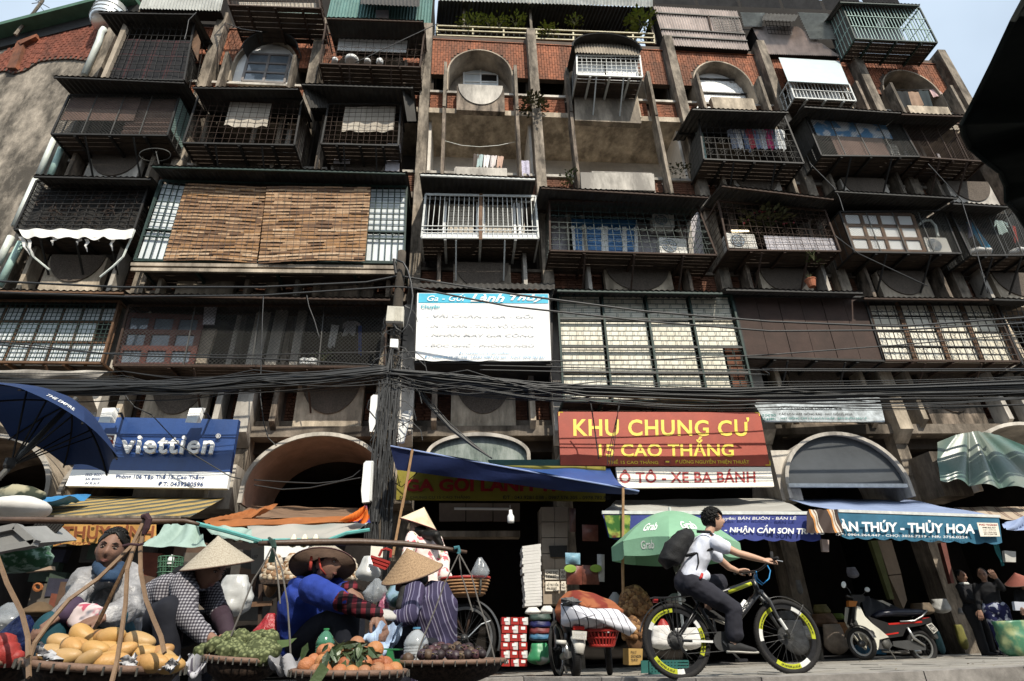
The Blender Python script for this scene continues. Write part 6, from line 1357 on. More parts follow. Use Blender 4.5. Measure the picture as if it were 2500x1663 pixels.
mb = MB(); limb(mb, [nk-V((0,0,.05)), nk+V((0,0,.04)), hc-V((0,-.02,.06))], [.055,.05,.05]); limb(mb, [D(d1,520,985,3.35), D(d1,600,950,3.4)], [.032,.036]); core(mb, nk, hip, [(shL, D(d1,660,900,3.45), D(d1,600,950,3.4))]); blob('body', mb, M_skind, w1, .01)
mb = MB(); torso(mb, hip, nk+V((0,0,-.03)), shR-shL, (.19,.18,.19,.185,.085), (.15,.14,.14,.12,.07))
eL, eR = D(d1,660,900,3.45), D(d1,1130,930,3.5)
limb(mb, [shL, lerp(shL,eL,.5), eL, D(d1,580,960,3.38)], [.072,.066,.062,.058]); limb(mb, [shR, lerp(shR,eR,.5), eR, D(d1,960,1010,3.33)], [.075,.07,.066,.05])
limb(mb, [nk+V((-.06,-.05,-.035)), nk+V((0,-.085,-.05)), nk+V((.07,-.05,-.03)), nk+V((.05,.05,-.01)), nk+V((-.05,.05,-.01))], [.033]*5)
blob('jacket', mb, M_silver, w1, .008, 2, .020, 12, (1,1,.7))
mb = MB(); limb(mb, [D(d1,832,545,3.55), D(d1,850,610,3.47), D(d1,930,662,3.43), D(d1,1010,640,3.46), D(d1,1050,560,3.55)], [.018,.026,.03,.028,.018]); limb(mb, [D(d1,900,655,3.44), D(d1,990,668,3.44)], [.03,.03]); blob('neck_scarf', mb, M_scarf, w1, .008, 2, .006, 22)
mb = MB()   # hair: cap over the skull, drawn back
def hcap(p):
 k = min(1, max(0, (p.z-.060+.95*abs(p.x))/.022)); lim = .0+.11*k
 return V((p.x*(1+.02*math.sin(p.z*210)), min(p.y, lim+.006*math.sin(p.x*160)), p.z))
mb.ell(hc+R@V((0,-.010,.018)), .081, .101, .112, 44, 36, R, lambda p: hcap(p)*.9); hb = mk('hair', mb, M_hair, w1, True)
mb = MB(); mb.ell(hc+R@V((0,-.10,-.03)), .05,.045,.05, 14, 10, R); mk('hair_bun', mb, M_hair, hb, True); tufts(hb, hc, R, .88, 420, .07, True, .006, 2)
kL, kR = D(d1,440,1100,3.35), D(d1,970,1020,3.38)
pants(w1, hip, shR-shL, (kL, kR), (V((kL.x+.1,3.45,.12)), V((kR.x-.04,3.45,.12))), M_tealp, (.095,.072,.055), .006)
mb = MB(); torso(mb, D(d1,720,1130,3.35), D(d1,860,930,3.38), shR-shL, (.07,.10,.11,.09,.05), (.05,.05,.05,.05,.03)); blob('print_cloth', mb, M_flor, w1, .009, 2, .012, 14)
mb = MB(); limb(mb, [D(d1,630,930,3.36), D(d1,560,985,3.33)], [.05,.045]); blob('cuff', mb, mat('purple_sleeve', (.05,.03,.06), .8), w1, .01, 2, .004)
hand(w1, D(d1,540,985,3.32), V((-.5,-.3,-.5)), V((-.3,-.6,.6)), M_skind, 1, .5, 1); hand(w1, D(d1,900,1020,3.28), V((-.8,-.2,-.25)), V((0,-.5,.8)), M_skind, 1, .7, -1)
M_check = patt('small_check', lambda n, l, co: nd_mix(n, l, nd_mix(n, l, nd_bands(n, l, co, 0, 56, [(0,(.34,.33,.35)),(.5,(.10,.095,.11))]), nd_bands(n, l, co, 2, 56, [(0,(1,1,1)),(.5,(.30,.29,.32))]), 1., 'MULTIPLY'), nd_bands(n, l, co, 1, 44, [(0,(.9,.9,.9)),(.5,(.5,.5,.52))]), .35, 'MULTIPLY'), .85)
M_navyp = mat('navy_trousers', (.009,.010,.016), .85, var=.3)
w2 = thing('person', 'woman in a small checked shirt and conical hat bending over the green fruit', 'person', V((D(d1,1450,1300,4.4).x, 4.4, 0)))
hc = D(d1,1815,600,4.15); fw = V((.80,-.42,-.45)); h, R = head(w2, hc, fw, (.3,0,1), M_skin)
nk = D(d1,1690,720,4.25); hip = D(d1,1260,1190,4.55); shN, shF = D(d1,1590,730,4.12), D(d1,1790,770,4.4); side = shF-shN
mb = MB(); limb(mb, [nk, lerp(nk,hc,.6)], [.052,.048]); limb(mb, [D(d1,1760,1150,3.95), D(d1,1850,1215,3.9)], [.034,.028]); limb(mb, [D(d1,1950,1190,4.1), D(d1,1960,1170,4.1)], [.03,.03]); core(mb, nk, hip, [(shN, D(d1,1610,1010,4.0), D(d1,1780,1170,3.94)), (shF, D(d1,1900,980,4.25), D(d1,1955,1160,4.1))]); blob('body', mb, M_skin, w2, .01)
mb = MB(); torso(mb, hip, nk-V((.02,0,.02)), V((.35,.9,.1)), (.17,.165,.18,.18,.08), (.15,.135,.13,.115,.065), (-.05,0,.07))
eN, eF = D(d1,1610,1010,4.0), D(d1,1900,980,4.25)
limb(mb, [shN, lerp(shN,eN,.5), eN], [.082,.075,.064]); limb(mb, [eN, lerp(eN,D(d1,1780,1190,3.93),.5), D(d1,1790,1195,3.93)], [.064,.056,.046]); limb(mb, [shF, lerp(shF,eF,.5), eF], [.078,.07,.06])
limb(mb, [nk+V((-.04,-.05,.0)), nk+V((.05,-.06,-.03)), nk+V((.07,.03,-.02))], [.028]*3)
blob('checked_shirt', mb, M_check, w2, .009, 3, .010, 10, (1,1,.8))
mb = MB(); limb(mb, [eF, D(d1,1935,1060,4.15), D(d1,1970,1170,4.1)], [.06,.055,.045]); blob('dark_sleeve', mb, mat('dark_sleeve', (.035,.02,.03), .8), w2, .01, 2, .005)
kN, kF = D(d1,1460,960,4.0), D(d1,1900,1040,4.5)
pants(w2, hip, V((.3,.95,0)), (kN, kF), (V((kN.x+.10,4.05,.10)), V((kF.x-.1,4.5,.1))), M_navyp, (.115,.085,.06), .005)
hat(w2, D(d1,1885,312,4.15), V((-.10,-.20,1)), .215, .185, M_straw)
mb = MB(); mb.ell(hc+R@V((0,-.02,.03)), .084,.094,.105, 20, 14, R, lambda p: V((p.x, min(p.y,.035), p.z))); mk('hair', mb, M_hair, w2, True)
mb = MB(); limb(mb, [hc+R@V((0,-.09,-.03)), nk+V((-.12,.02,.06)), nk+V((-.25,.05,-.12))], [.045,.05,.03]); mk('pony_tail', mb, M_hair, w2, True)
hand(w2, D(d1,1800,1200,3.92), V((.75,-.1,-.5)), V((.2,-.7,.5)), M_skin, 1, .5, 1); hand(w2, D(d1,1925,1190,4.05), V((-.1,-.4,-.6)), V((.2,-.7,.4)), M_skin, 1, .6, -1)
M_bluej = mat('royal_blue_jacket', (.016,.04,.25), .85, var=.3, scale=6, bump=.15)
M_rplaid = patt('red_black_plaid', lambda n, l, co: nd_mix(n, l, nd_bands(n, l, co, 0, 17, [(0,(.16,.02,.03)),(.5,(.02,.012,.016))]), nd_bands(n, l, co, 2, 17, [(0,(1,1,1)),(.5,(.25,.22,.25))]), 1., 'MULTIPLY'), .85)
w3 = thing('person', 'old woman in a royal blue jacket and tilted conical hat reaching to the right', 'person', V((D(d2,480,1200,4.6).x, 4.6, 0)))
hc = D(d2,622,562,4.42); fw = V((.93,-.36,.0)); h, R = head(w3, hc, fw, (.06,.02,1), M_skind, .95)
nk = D(d2,545,690,4.5); hip = D(d2,470,1230,4.7); shN, shF = D(d2,505,770,4.3), D(d2,650,750,4.68)
mb = MB(); limb(mb, [nk, lerp(nk,hc,.6)], [.054,.05]); blob('body', mb, M_skind, w3, .01)
mb = MB(); torso(mb, hip, nk-V((0,0,.02)), V((.3,.95,0)), (.18,.17,.18,.18,.08), (.17,.16,.15,.12,.07), (-.07,0,.02))
eN, eF = D(d2,720,870,4.15), D(d2,780,790,4.5)
limb(mb, [shN, lerp(shN,eN,.5), eN, D(d2,770,890,4.13)], [.088,.08,.07,.062]); limb(mb, [shF, lerp(shF,eF,.5), eF], [.08,.07,.06]); limb(mb, [nk+V((-.10,-.06,-.03)), nk+V((-.15,.05,-.03)), nk+V((-.04,-.10,-.05)), nk+V((.06,-.08,-.05))], [.05,.055,.045,.035])
blob('blue_jacket', mb, M_bluej, w3, .009, 3, .011, 8, (1,1,.9))
wN, wF = D(d2,1060,985,4.12), D(d2,870,790,4.4)
for pp, rr in (([D(d2,760,880,4.13), lerp(eN,wN,.55), wN], [.062,.054,.040]), ([eF, D(d2,835,765,4.45)], [.058,.05])): mb = MB(); limb(mb, pp, rr); blob('plaid_sleeve', mb, M_rplaid, w3, .008, 2, .009, 16)
pants(w3, hip, V((.2,.97,0)), (D(d2,800,1000,4.25), D(d2,860,1010,4.75)), (V((D(d2,830,1400,4.3).x,4.3,.1)), V((D(d2,880,1400,4.75).x,4.75,.1))), mat('black_denim', (.010,.012,.020), .85, var=.4), (.11,.085,.06), .006)
hat(w3, D(d2,592,578,4.45)+V((-.04,.46,1)).normalized()*.205, V((-.04,.46,1)), .225, .20, M_straw, mat('hat_rim_red', (.10,.05,.05), .8))
mb = MB(); mb.ell(hc+R@V((0,-.010,.016)), .078,.097,.108, 30, 24, R, lambda p: hcap(p)*.98); mk('hair', mb, M_hair, w3, True); tufts(w3, hc, R, .94, 200, .07, True, .006, 3)
mb = MB(); mb.tube([D(d2,500,460,4.34), D(d2,492,540,4.32), D(d2,485,610,4.33)], [.007,.012,.012], 6); mb.tube([D(d2,560,500,4.33), D(d2,575,590,4.33), D(d2,620,650,4.36)], [.006,.008,.006], 6); mk('red_strap', mb, mat('red_strap', (.38,.05,.035), .8), w3, True, kind='stuff')
hand(w3, wN, V((.42,-.1,-.85)), V((.6,-.6,.2)), M_skind, 1.15, .45, 1); hand(w3, wF-V((.03,0,0)), V((.5,-.2,-.6)), V((.3,-.7,.5)), M_skind, 1.05, .6, -1)
cloth('cloth_bundle', 'pale blue patterned cloth dangling from the old woman in blue', 'cloth', [d2(1000,1055), d2(1290,1080), d2(1215,1235), d2(950,1220)], [4.1,4.15,4.1,4.05], mat('pale_blue_cloth', (.36,.46,.62), .85, var=.35, scale=16), wob=.05, sag=.1)
M_purp = patt('purple_stripe', lambda n, l, co: nd_bands(n, l, co, 0, 15, [(0,(.035,.03,.065)),(.3,(.17,.16,.24)),(.38,(.045,.035,.075)),(.55,(.22,.21,.27)),(.62,(.03,.025,.055)),(.85,(.12,.11,.18)),(.92,(.035,.03,.065))], (0,.25,.3)), .85)
w4 = thing('person', 'woman in a purple striped shirt and brown conical hat seen from behind beside the bottles', 'person', V((D(d2,1480,1250,4.5).x, 4.5, 0)))
hc = D(d2,1350,680,4.5); fw = V((-.85,.1,-.45)); h, R = head(w4, hc, fw, (-.2,0,1), M_skin, feat=False)
nk = D(d2,1450,735,4.5); hip = D(d2,1540,1240,4.6); shN, shF = D(d2,1390,790,4.40), D(d2,1560,770,4.66)
mb = MB(); limb(mb, [nk, lerp(nk,hc,.6)], [.052,.05]); limb(mb, [D(d2,1200,1030,4.2), D(d2,1290,1010,4.25)], [.03,.035]); core(mb, nk, hip, [(shN, D(d2,1345,1000,4.2), D(d2,1250,1015,4.2))]); blob('body', mb, M_skin, w4, .01)
mb = MB(); torso(mb, hip, nk-V((0,0,.02)), V((.85,.52,0)), (.165,.165,.185,.175,.08), (.125,.12,.125,.115,.065), (.05,0,.0))
eN = D(d2,1345,1000,4.2); limb(mb, [shN, lerp(shN,eN,.5), eN], [.074,.066,.056]); limb(mb, [eN, D(d2,1290,1020,4.2), D(d2,1225,1010,4.2)], [.056,.05,.042])
limb(mb, [hip, hip-V((-.01,0,.25))], [.15,.16])
blob('striped_shirt', mb, M_purp, w4, .009, 3, .010, 9, (1,1,.7))
mb = MB(); limb(mb, [D(d2,1320,780,4.4), D(d2,1290,930,4.35)], [.05,.05]); blob('dark_vest', mb, M_black, w4, .01, 2, .006)
hat(w4, D(d2,1322,418,4.5), V((-.26,-.32,1)), .222, .185, M_strawb)
mb = MB(); mb.ell(hc+R@V((0,-.03,-.03)), .082,.09,.085, 18, 12, R); mk('hair', mb, M_hair, w4, True)
hand(w4, D(d2,1215,1010,4.18), V((-.7,-.1,.15)), V((-.2,-.6,.7)), mat('grey_glove', (.36,.35,.33), .9), 1.15, .6, 1, 'gloved_hand')
pants(w4, hip-V((0,0,.05)), V((.3,.95,0)), (D(d2,1250,1150,4.5), D(d2,1280,1150,4.9)), (V((D(d2,1290,1400,4.5).x,4.5,.1)), V((D(d2,1320,1400,4.9).x,4.9,.1))), M_navyp, (.10,.08,.06))
M_flor2 = patt('pink_floral', lambda n, l, co: nd_mix(n, l, nd_mix(n, l, (.72,.60,.56), (.48,.12,.14), nd_spots(n, l, co, 15, .54, .60)), (.24,.28,.16), nd_spots(n, l, co, 19, .62, .66)), .85)
w5 = thing('person', 'standing woman in a pink floral blouse and cream conical hat seen from behind', 'person', V((D(d2,1530,700,7.0).x, 7.0, zp(7))))
hc = D(d2,1415,262,7.0); fw = V((-.75,.6,-.15)); h, R = head(w5, hc, fw, (0,0,1), M_skin, feat=False)
nk = D(d2,1450,320,7.0); hip = D(d2,1580,690,7.05); shL, shR = D(d2,1370,330,6.95), D(d2,1570,350,7.1)
mb = MB(); limb(mb, [nk, hc], [.055,.05]); blob('body', mb, M_skin, w5, .012)
mb = MB(); torso(mb, hip-V((0,0,.05)), nk, shR-shL, (.2,.17,.18,.19,.09), (.15,.12,.12,.11,.07)); limb(mb, [shL, D(d2,1330,480,6.8), D(d2,1290,600,6.6)], [.075,.065,.055]); limb(mb, [shR, D(d2,1640,520,7.0), D(d2,1640,650,6.9)], [.075,.066,.06]); blob('floral_blouse', mb, M_flor2, w5, .012, 3, .010, 8)
hat(w5, D(d2,1470,66,7.05), V((.33,-.10,1)), .225, .20, M_strawy, mat('hat_rim_pink', (.30,.10,.09), .7))
mb = MB(); mb.ell(hc+R@V((0,-.02,-.03)), .085,.095,.09, 16, 10, R); limb(mb, [hc+V((.05,-.02,-.05)), D(d2,1570,310,6.85), D(d2,1615,390,6.84)], [.06,.06,.035]); blob('hair', mb, M_hair, w5, .012, 2)
x5 = hip.x; pants(w5, hip-V((0,0,.1)), shR-shL, (V((x5-.05,6.98,.62)), V((x5+.14,7.12,.6))), (V((x5-.05,7.0,.2)), V((x5+.15,7.1,.2))), M_navyp, (.11,.08,.07)); foot(w5, (x5-.05,7.0,.16), (-.6,.6,0), M_black); foot(w5, (x5+.15,7.1,.16), (-.6,.6,0), M_black)
M_blk = mat('black_clothes', (.010,.010,.012), .9, var=.3)
M_bflow = patt('navy_floral', lambda n, l, co: nd_mix(n, l, (.014,.016,.06), (.34,.36,.44), nd_spots(n, l, co, 13, .56, .60)), .85)
def stander(label, xh, yh, Y, yaw, shirt, trs, skin=M_skin, H=1.55, hairm=M_hair, arm=None):
 hc = D(d4,xh,yh,Y); g0 = zp(Y); x = hc.x; t = thing('person', label, 'person', V((x, Y, g0))); s = (hc.z-g0)/(H-.11)
 f = V((math.sin(yaw), -math.cos(yaw), 0)); r = V((-f.y, f.x, 0))*-1
 head(t, hc, f+V((0,0,-.15)), (0,0,1), skin, s*1.0)
 def Q(a, b, z): return V((x, Y, g0+z*s))+r*a*s+f*b*s
 mb = MB(); limb(mb, [Q(0,-.02,1.26), Q(0,0,1.38)], [.05*s,.05*s]); blob('body', mb, skin, t, .012)
 mb = MB(); torso(mb, Q(0,0,.86), Q(0,-.01,1.30), r, (.17*s,.15*s,.17*s,.18*s,.08*s), (.12*s,.11*s,.115*s,.1*s,.06*s))
 hands = []
 for sg in (-1, 1):
  a = arm[(sg+1)//2] if arm else ((.22*sg,.02,1.0), (.20*sg,.14,.80)); limb(mb, [Q(.17*sg,0,1.24), Q(*a[0]), lerp(Q(*a[0]), Q(*a[1]), .8)], [.066*s,.055*s,.042*s]); hands.append((Q(*a[1]), Q(*a[1])-Q(*a[0])))
 blob('shirt', mb, shirt, t, .013, 3, .008, 9)
 pants(t, Q(0,0,.82), r, (Q(-.1,.03,.46), Q(.1,.02,.46)), (Q(-.1,0,.1), Q(.1,0,.1)), trs, (.095,.075,.07))
 for sg in (-1, 1): foot(t, Q(sg*.1,0,.075), f, M_blk, 1., M_gbar)
 for k, (p, d) in enumerate(hands): hand(t, lerp(p, p-d, .1), d, f, skin, 1., .5, 1 if k else -1)
 R = frame(f+V((0,0,-.15))); mb = MB(); mb.ell(hc+R@V((0,-.022,.028))*s, .086*s,.098*s,.106*s, 18, 12, R, lambda p: V((p.x, min(p.y,.04), p.z))); mk('hair', mb, hairm, t, True)
 return t, Q
s1, Q1 = stander('shopper in black with a pale collar standing in the dim shop behind the parked motorbike', 1722, 665, 10.3, .3, M_blk, M_blk, arm=(((-.2,.1,1.02),(-.12,.32,.98)), ((.2,.1,1.0),(.05,.3,.9))))
mb = MB(); mb.tube([Q1(.075*math.cos(a*.6283),.065*math.sin(a*.6283),1.30) for a in range(10)], .025, 6, closed=True); mk('collar', mb, M_gbar, s1, True)
mb = MB(); mb.ell(Q1(.06,.3,.82), .1,.08,.14, 12, 8); solo('carrier_bag', mb, M_cloth_w, 'small white carrier bag held by the shopper in black', 'bag', smooth=True)
s2, Q2 = stander('shopper in black top and navy flowered trousers at the right of the dim shop', 1905, 650, 9.9, -.7, M_blk, M_bflow, arm=(((-.24,.14,1.16),(-.18,.30,1.36)), ((.23,.05,1.0),(.26,.12,.78))))
s3, Q3 = stander('vendor in black bending at the right edge beside the green vegetable sack', 2250, 720, 9.6, -1.0, M_blk, M_blk, arm=(((-.25,.18,1.0),(-.2,.42,.86)), ((.2,.2,1.0),(.1,.42,.9))))
mb = MB(); hat(s3, D(d4,2185,630,9.5), V((-.3,-.2,1)), .2, .16, mat('red_straw', (.22,.07,.05), .8))
def guard(name, A, w, t, m, c):
 mb = MB(); ax = (A[1]-c).cross(A[0]-c).normalized()
 for i in range(len(A)-1):
  for u, v, d in ((-1,-.4,0),(-.4,.4,1),(.4,1,0)):
   e = lambda P_, k, o: P_+ax*w*k+(P_-c).normalized()*o*.012
   mb.add([e(A[i],u,0 if u == -1 else 1), e(A[i],v,0 if v == 1 else 1), e(A[i+1],v,0 if v == 1 else 1), e(A[i+1],u,0 if u == -1 else 1)], [(0,1,2,3)])
 return mk(name, mb, m, t, True)
# CYCLIST AND VEHICLES
M_tyre = mat('tyre', (.018,.017,.017), .85, var=.3, scale=20, bump=.3)
M_yel = mat('rim_yellow', (.42,.45,.03), .45, var=.1); M_steel = mat('steel', (.45,.45,.44), .3, metal=.8, var=.2); M_bk = mat('bike_black', (.014,.014,.016), .35, spec=.6); M_dsteel = mat('dark_steel', (.10,.10,.10), .4, metal=.6)
M_lwhite = mat('decal_white', (.72,.72,.70), .4)
def ringv(c, ex, ez, r, n=48, a0=0, a1_=2*math.pi): return [c+ex*r*math.cos(lerp(a0,a1_,k/n))+ez*r*math.sin(lerp(a0,a1_,k/n)) for k in range(n+(0 if a1_-a0 > 6.2 else 1))]
def wheel(t, c, ex, ez, R, tw=.024, rim=None, deco=None, spokes=28, hubr=.03, rimw=.03):
 ey = ez.cross(ex).normalized(); wb = MB(); wb.tube(ringv(c,ex,ez,R-tw), tw, 10, closed=True); w_ = mk('wheel', wb, M_tyre, t, True)
 tr = MB()
 for k in range(72):
  a = 2*math.pi*k/72; e = ex*math.cos(a)+ez*math.sin(a); tg = ez*math.cos(a)-ex*math.sin(a); tr.bar(c+e*(R-.002)-ey*tw*.6+tg*.004*(k%2), c+e*(R-.002)+ey*tw*.6, .010, .003, up=e)
 mk('tread', tr, M_tyre, w_, kind='stuff')
 ri = R-2*tw; k = 48; rb = MB(); vs = []
 prof = ((ri+.006,-.012),(ri-rimw,-.010),(ri-rimw-.004,0),(ri-rimw,.010),(ri+.006,.012)); n = len(prof)
 for i in range(k):
  a = 2*math.pi*i/k; e = ex*math.cos(a)+ez*math.sin(a); vs += [c+e*r+ey*o for r, o in prof]
 for i in range(k):
  rb.mi = deco(2*math.pi*(i+.5)/k) if deco else 0
  for j in range(n-1): rb.add([vs[i*n+j], vs[((i+1)%k)*n+j], vs[((i+1)%k)*n+j+1], vs[i*n+j+1]], [(0,1,2,3)])
 mk('rim', rb, rim or [M_steel], w_)
 sb = MB()
 for i in range(spokes):
  a = 2*math.pi*i/spokes; e = ex*math.cos(a)+ez*math.sin(a); b = a+(.9 if i % 2 else -.9); h = c+(ex*math.cos(b)+ez*math.sin(b))*hubr*.9+ey*(.02 if i % 4 < 2 else -.02)
  sb.tube([h, c+e*(ri-rimw)], .0011, 3)
 mk('spoke', sb, M_dsteel, w_, kind='stuff')
 hb = MB(); M = Matrix((ex, ez, ey)).transposed(); hb.lathe(c-ey*.045, [(.012,0),(.015,.01),(hubr,.018),(hubr*.6,.03),(hubr*.6,.06),(hubr,.072),(.015,.08),(.012,.09)], 14, M); mk('hub', hb, M_dsteel, w_, True)
 return w_, ey
YB_ = 6.5
B3 = lambda x, y, dy=0.: P(d3(x,y), YB_)+V((0,dy,0))
cR, cF = B3(1455,1217), B3(2412,1178); ex = (cF-cR).normalized(); ey_ = V((0,1,0)); ez = (V((0,0,1))-ex*ex.z).normalized(); RW = (B3(1745,1210)-B3(1165,1225)).length/2
bk_ = thing('bicycle', 'black and yellow mountain bicycle ridden along the kerb', 'bicycle', V((cR.x+.5, YB_, zp(YB_))))
SC = RW/.345
dec = lambda off: (lambda a: (lambda d: 1 if d < .95 else (2 if d < 1.25 else 0))((a+off) % 2.0944))
for c, o in ((cR,.55),(cF,.1)):
 w_, e = wheel(bk_, c, ex, ez, RW, .027*SC, [M_bk, M_yel, M_lwhite], dec(o), 28, .028*SC, .034*SC)
 for k in range(3):      # lettering on the yellow arcs
  a = -o+k*2.0944+.48; r0, r1 = RW-.054*SC-.010, RW-.054*SC-.026
  def wr(u, v, a=a, r0=r0, r1=r1, c=c): an = a+.36-u*.72; r = lerp(r0, r1, v)*1.0; return c+(ex*math.cos(an)+ez*math.sin(an))*r-V((0,.016,0))
  text(w_, 'FSTBIKE', [wr(0,0), wr(1,0), wr(1,1), wr(0,1)], M_bk, .001, .02, .15, wrap=wr)
 db = MB(); db.lathe(c+V((0,.03,0)), [(.03*SC,0),(.085*SC,0),(.085*SC,.004),(.03*SC,.004)], 20, Matrix.Rotation(math.pi/2,3,'X')); mk('brake_disc', db, M_dsteel, w_)
 fb = MB(); a0, a1_ = (.25, 2.9) if c is cR else (.55, 2.2); A = ringv(c,ex,ez,RW+.022*SC,20,a0,a1_)
 for i in range(len(A)-1): fb.add([A[i]-ey_*.03, A[i]+ey_*.03, A[i+1]+ey_*.03, A[i+1]-ey_*.03, (A[i]-c)*1.012+c-ey_*.015, (A[i]-c)*1.012+c+ey_*.015, (A[i+1]-c)*1.012+c+ey_*.015, (A[i+1]-c)*1.012+c-ey_*.015], [(4,5,6,7),(0,4,7,3),(1,2,6,5),(0,3,2,1)])
 mk('mudguard', fb, M_bk, bk_, True)
 sb = MB(); sb.tube([A[len(A)//5]-ey_*.03, c-ey_*.06], .004, 4); mk('mudguard_stay', sb, M_dsteel, bk_)
BB = B3(1835,1225)
fr = MB(); st_, ht, hb = B3(1590,815), B3(2120,705), B3(2165,800)
fr.tube([BB, B3(1700,1000), st_], [.022*SC,.018*SC,.017*SC], 10); fr.tube([B3(1625,880), ht], [.020*SC,.024*SC], 10); fr.tube([BB, lerp(BB,hb,.5), hb], [.026*SC,.033*SC,.03*SC], 10); fr.tube([ht+ez*.02, hb-ez*.02], .028*SC, 10)
for o in (-.05,.05):
 fr.tube([BB+ey_*o*.6, cR+ey_*o], .012*SC, 8); fr.tube([B3(1640,900)+ey_*o*.4, cR+ey_*o], .010*SC, 8)
f_ = mk('bicycle_frame', fr, M_bk, bk_, True)
for (a, b, m, w_) in ((B3(1900,800),B3(2095,725),M_yel,.020),(B3(1950,1020),B3(2050,880),M_lwhite,.028)): mb = MB(); mb.tube([a-V((0,.012*SC,0)), b-V((0,.014*SC,0))], w_*SC, 8); mk('decal', mb, m, f_, True)
text(f_, 'FST', [B3(1985,960,-.05), B3(2070,840,-.05), B3(2095,860,-.05), B3(2010,985,-.05)], M_bk, .002, .02)
fk = MB()
for o in (-.06,.06): fk.tube([hb+ey_*o, B3(2235,880)+ey_*o, lerp(hb,cF,.55)+ey_*o, cF+ey_*o], [.020*SC,.022*SC,.017*SC,.012*SC], 8)
fk.tube([hb-ey_*.07, hb+ey_*.07], .024*SC, 8); mk('fork', fk, M_dsteel, bk_, True)
for o in (-.075,): mb = MB(); mb.tube([lerp(hb,cF,.62)+ey_*o, lerp(hb,cF,.86)+ey_*o], .017*SC, 8); mk('fork_decal', mb, M_lwhite, bk_)
gL, gR = B3(2185,545,-.26), B3(2090,600,.28)
hbm = MB(); hbm.tube([ht, B3(2140,640)], .018*SC, 8); hbm.tube([gL, B3(2150,605,-.12), B3(2140,620), B3(2110,615,.14), gR], .0125*SC, 8); mk('handlebar', hbm, M_bk, bk_, True)
for g, d in ((gL,-1),(gR,1)): mb = MB(); mb.tube([g-ey_*.02*d*-1, g+ey_*d*.12], .017*SC, 8); mk('grip', mb, M_tyre, bk_, True); mb = MB(); mb.tube([g+V((.03,-.02*d*-1,-.01)), g+V((.08,d*.06,-.03))], .006, 5); mk('brake_lever', mb, M_steel, bk_)
mb = MB(); mb.tube([gL+V((0,.0,.0)), B3(2195,480,-.22)], .016*SC, 7); mk('bar_end', mb, M_tyre, bk_, True)
M_cabb = mat('cable_blue', (.02,.22,.50), .5)
for pts in (((2095,630),(2110,690),(2170,735),(2225,690),(2245,620),(2220,560)),((2080,660),(2105,715),(2160,745))): mb = MB(); mb.tube([B3(x,y,-.14+.02*i) for i, (x,y) in enumerate(pts)], .006*SC, 6); mk('brake_cable', mb, M_cabb, bk_, True)
mb = MB(); loft(mb, [B3(1490,785), B3(1540,780), B3(1620,790), B3(1690,800)], ey_, [.06,.075,.04,.02], [.022,.026,.022,.014], 14); mk('saddle', mb, M_tyre, bk_, True); mb = MB(); mb.tube([st_, B3(1570,790)], .013*SC, 8); mk('seat_post', mb, M_steel, bk_)
rk = MB()
for o in (-.06,.06): rk.tube([B3(1240,848)+ey_*o, B3(1330,850)+ey_*o, B3(1590,830)+ey_*o*.5], .006*SC, 6); rk.tube([B3(1330,850)+ey_*o, cR+ey_*o*1.1], .005*SC, 6); rk.tube([B3(1430,845)+ey_*o, cR+ey_*o*1.1], .005*SC, 6)
for x in (1245,1330,1420,1520): rk.tube([B3(x,848,-.06), B3(x,848,.06)], .005*SC, 5)
mk('rear_rack', rk, M_bk, bk_); mb = MB(); mb.qbox([B3(1255,860,-.03), B3(1290,860,-.03), B3(1290,890,-.03), B3(1255,890,-.03)], (0,.05,0)); mk('reflector', mb, M_lred, bk_)
cs = MB()
for k in range(6): cs.tube(ringv(cR-ey_*(.035+.006*k),ex,ez,(.062-.007*k)*SC,18), .004, 4, closed=True)
cs.lathe(cR-ey_*.035, [(.02,0),(.055*SC,0),(.02,.03)], 18, Matrix((ex,ez,-ey_)).transposed()); mk('cassette', cs, M_dsteel, bk_)
ch = MB(); ch.lathe(BB-ey_*.055, [(.02,0),(.088*SC,0),(.088*SC,.006),(.02,.006)], 28, Matrix((ex,ez,-ey_)).transposed()); mk('chainring', ch, M_dsteel, bk_)
mb = MB(); mb.tube([BB-ey_*.055+ez*.085*SC, cR-ey_*.055+ez*.05*SC], .005, 4); mb.tube([BB-ey_*.055-ez*.085*SC, B3(1530,1330,-.055), B3(1480,1265,-.055)], .005, 4); mk('chain', mb, M_dsteel, bk_, kind='stuff')
mb = MB(); mb.tube([cR-ey_*.06, B3(1490,1290,-.06), B3(1530,1340,-.06)], [.012,.016,.010], 6); mk('derailleur', mb, M_bk, bk_)
pd = B3(1975,1385,-.12); pd2 = B3(1800,1010,.12)
for p, o in ((pd,-.075),(pd2,.075)): mb = MB(); mb.tube([BB+ey_*o, p-ey_*math.copysign(.03,o)], .011*SC, 7); mk('crank', mb, M_steel, bk_); mb = MB(); mb.box(p.x-.045, p.x+.045, p.y-.045, p.y+.045, p.z-.012, p.z+.012); mk('pedal', mb, M_bk, bk_)
mb = MB(); mb.bar(B3(1575,1222,-.068), B3(1750,1228,-.068), .02, .004); mk('chainstay_guard', mb, M_lwhite, bk_)
M_shirt = mat('school_shirt', (.58,.60,.68), .85, var=.08, scale=5, bump=.1)
M_slk = mat('slate_trousers', (.018,.018,.026), .85, var=.25)
rd_ = thing('person', 'boy in a white shirt and dark trousers riding the mountain bicycle with a black backpack', 'person', V((B3(1600,700).x, YB_, .85)))
hc = B3(1778,178); fw = V((1,-.12,.0)); h, R = head(rd_, hc, fw, (.08,0,1), M_skinp, SC*.98)
nk = B3(1730,305); hip = B3(1560,715); shN, shF = B3(1745,395,-.17), B3(1775,400,.17)
mb = MB(); limb(mb, [nk-V((.01,0,.06)), nk, lerp(nk,hc,.55)], [.055*SC,.05*SC,.05*SC])
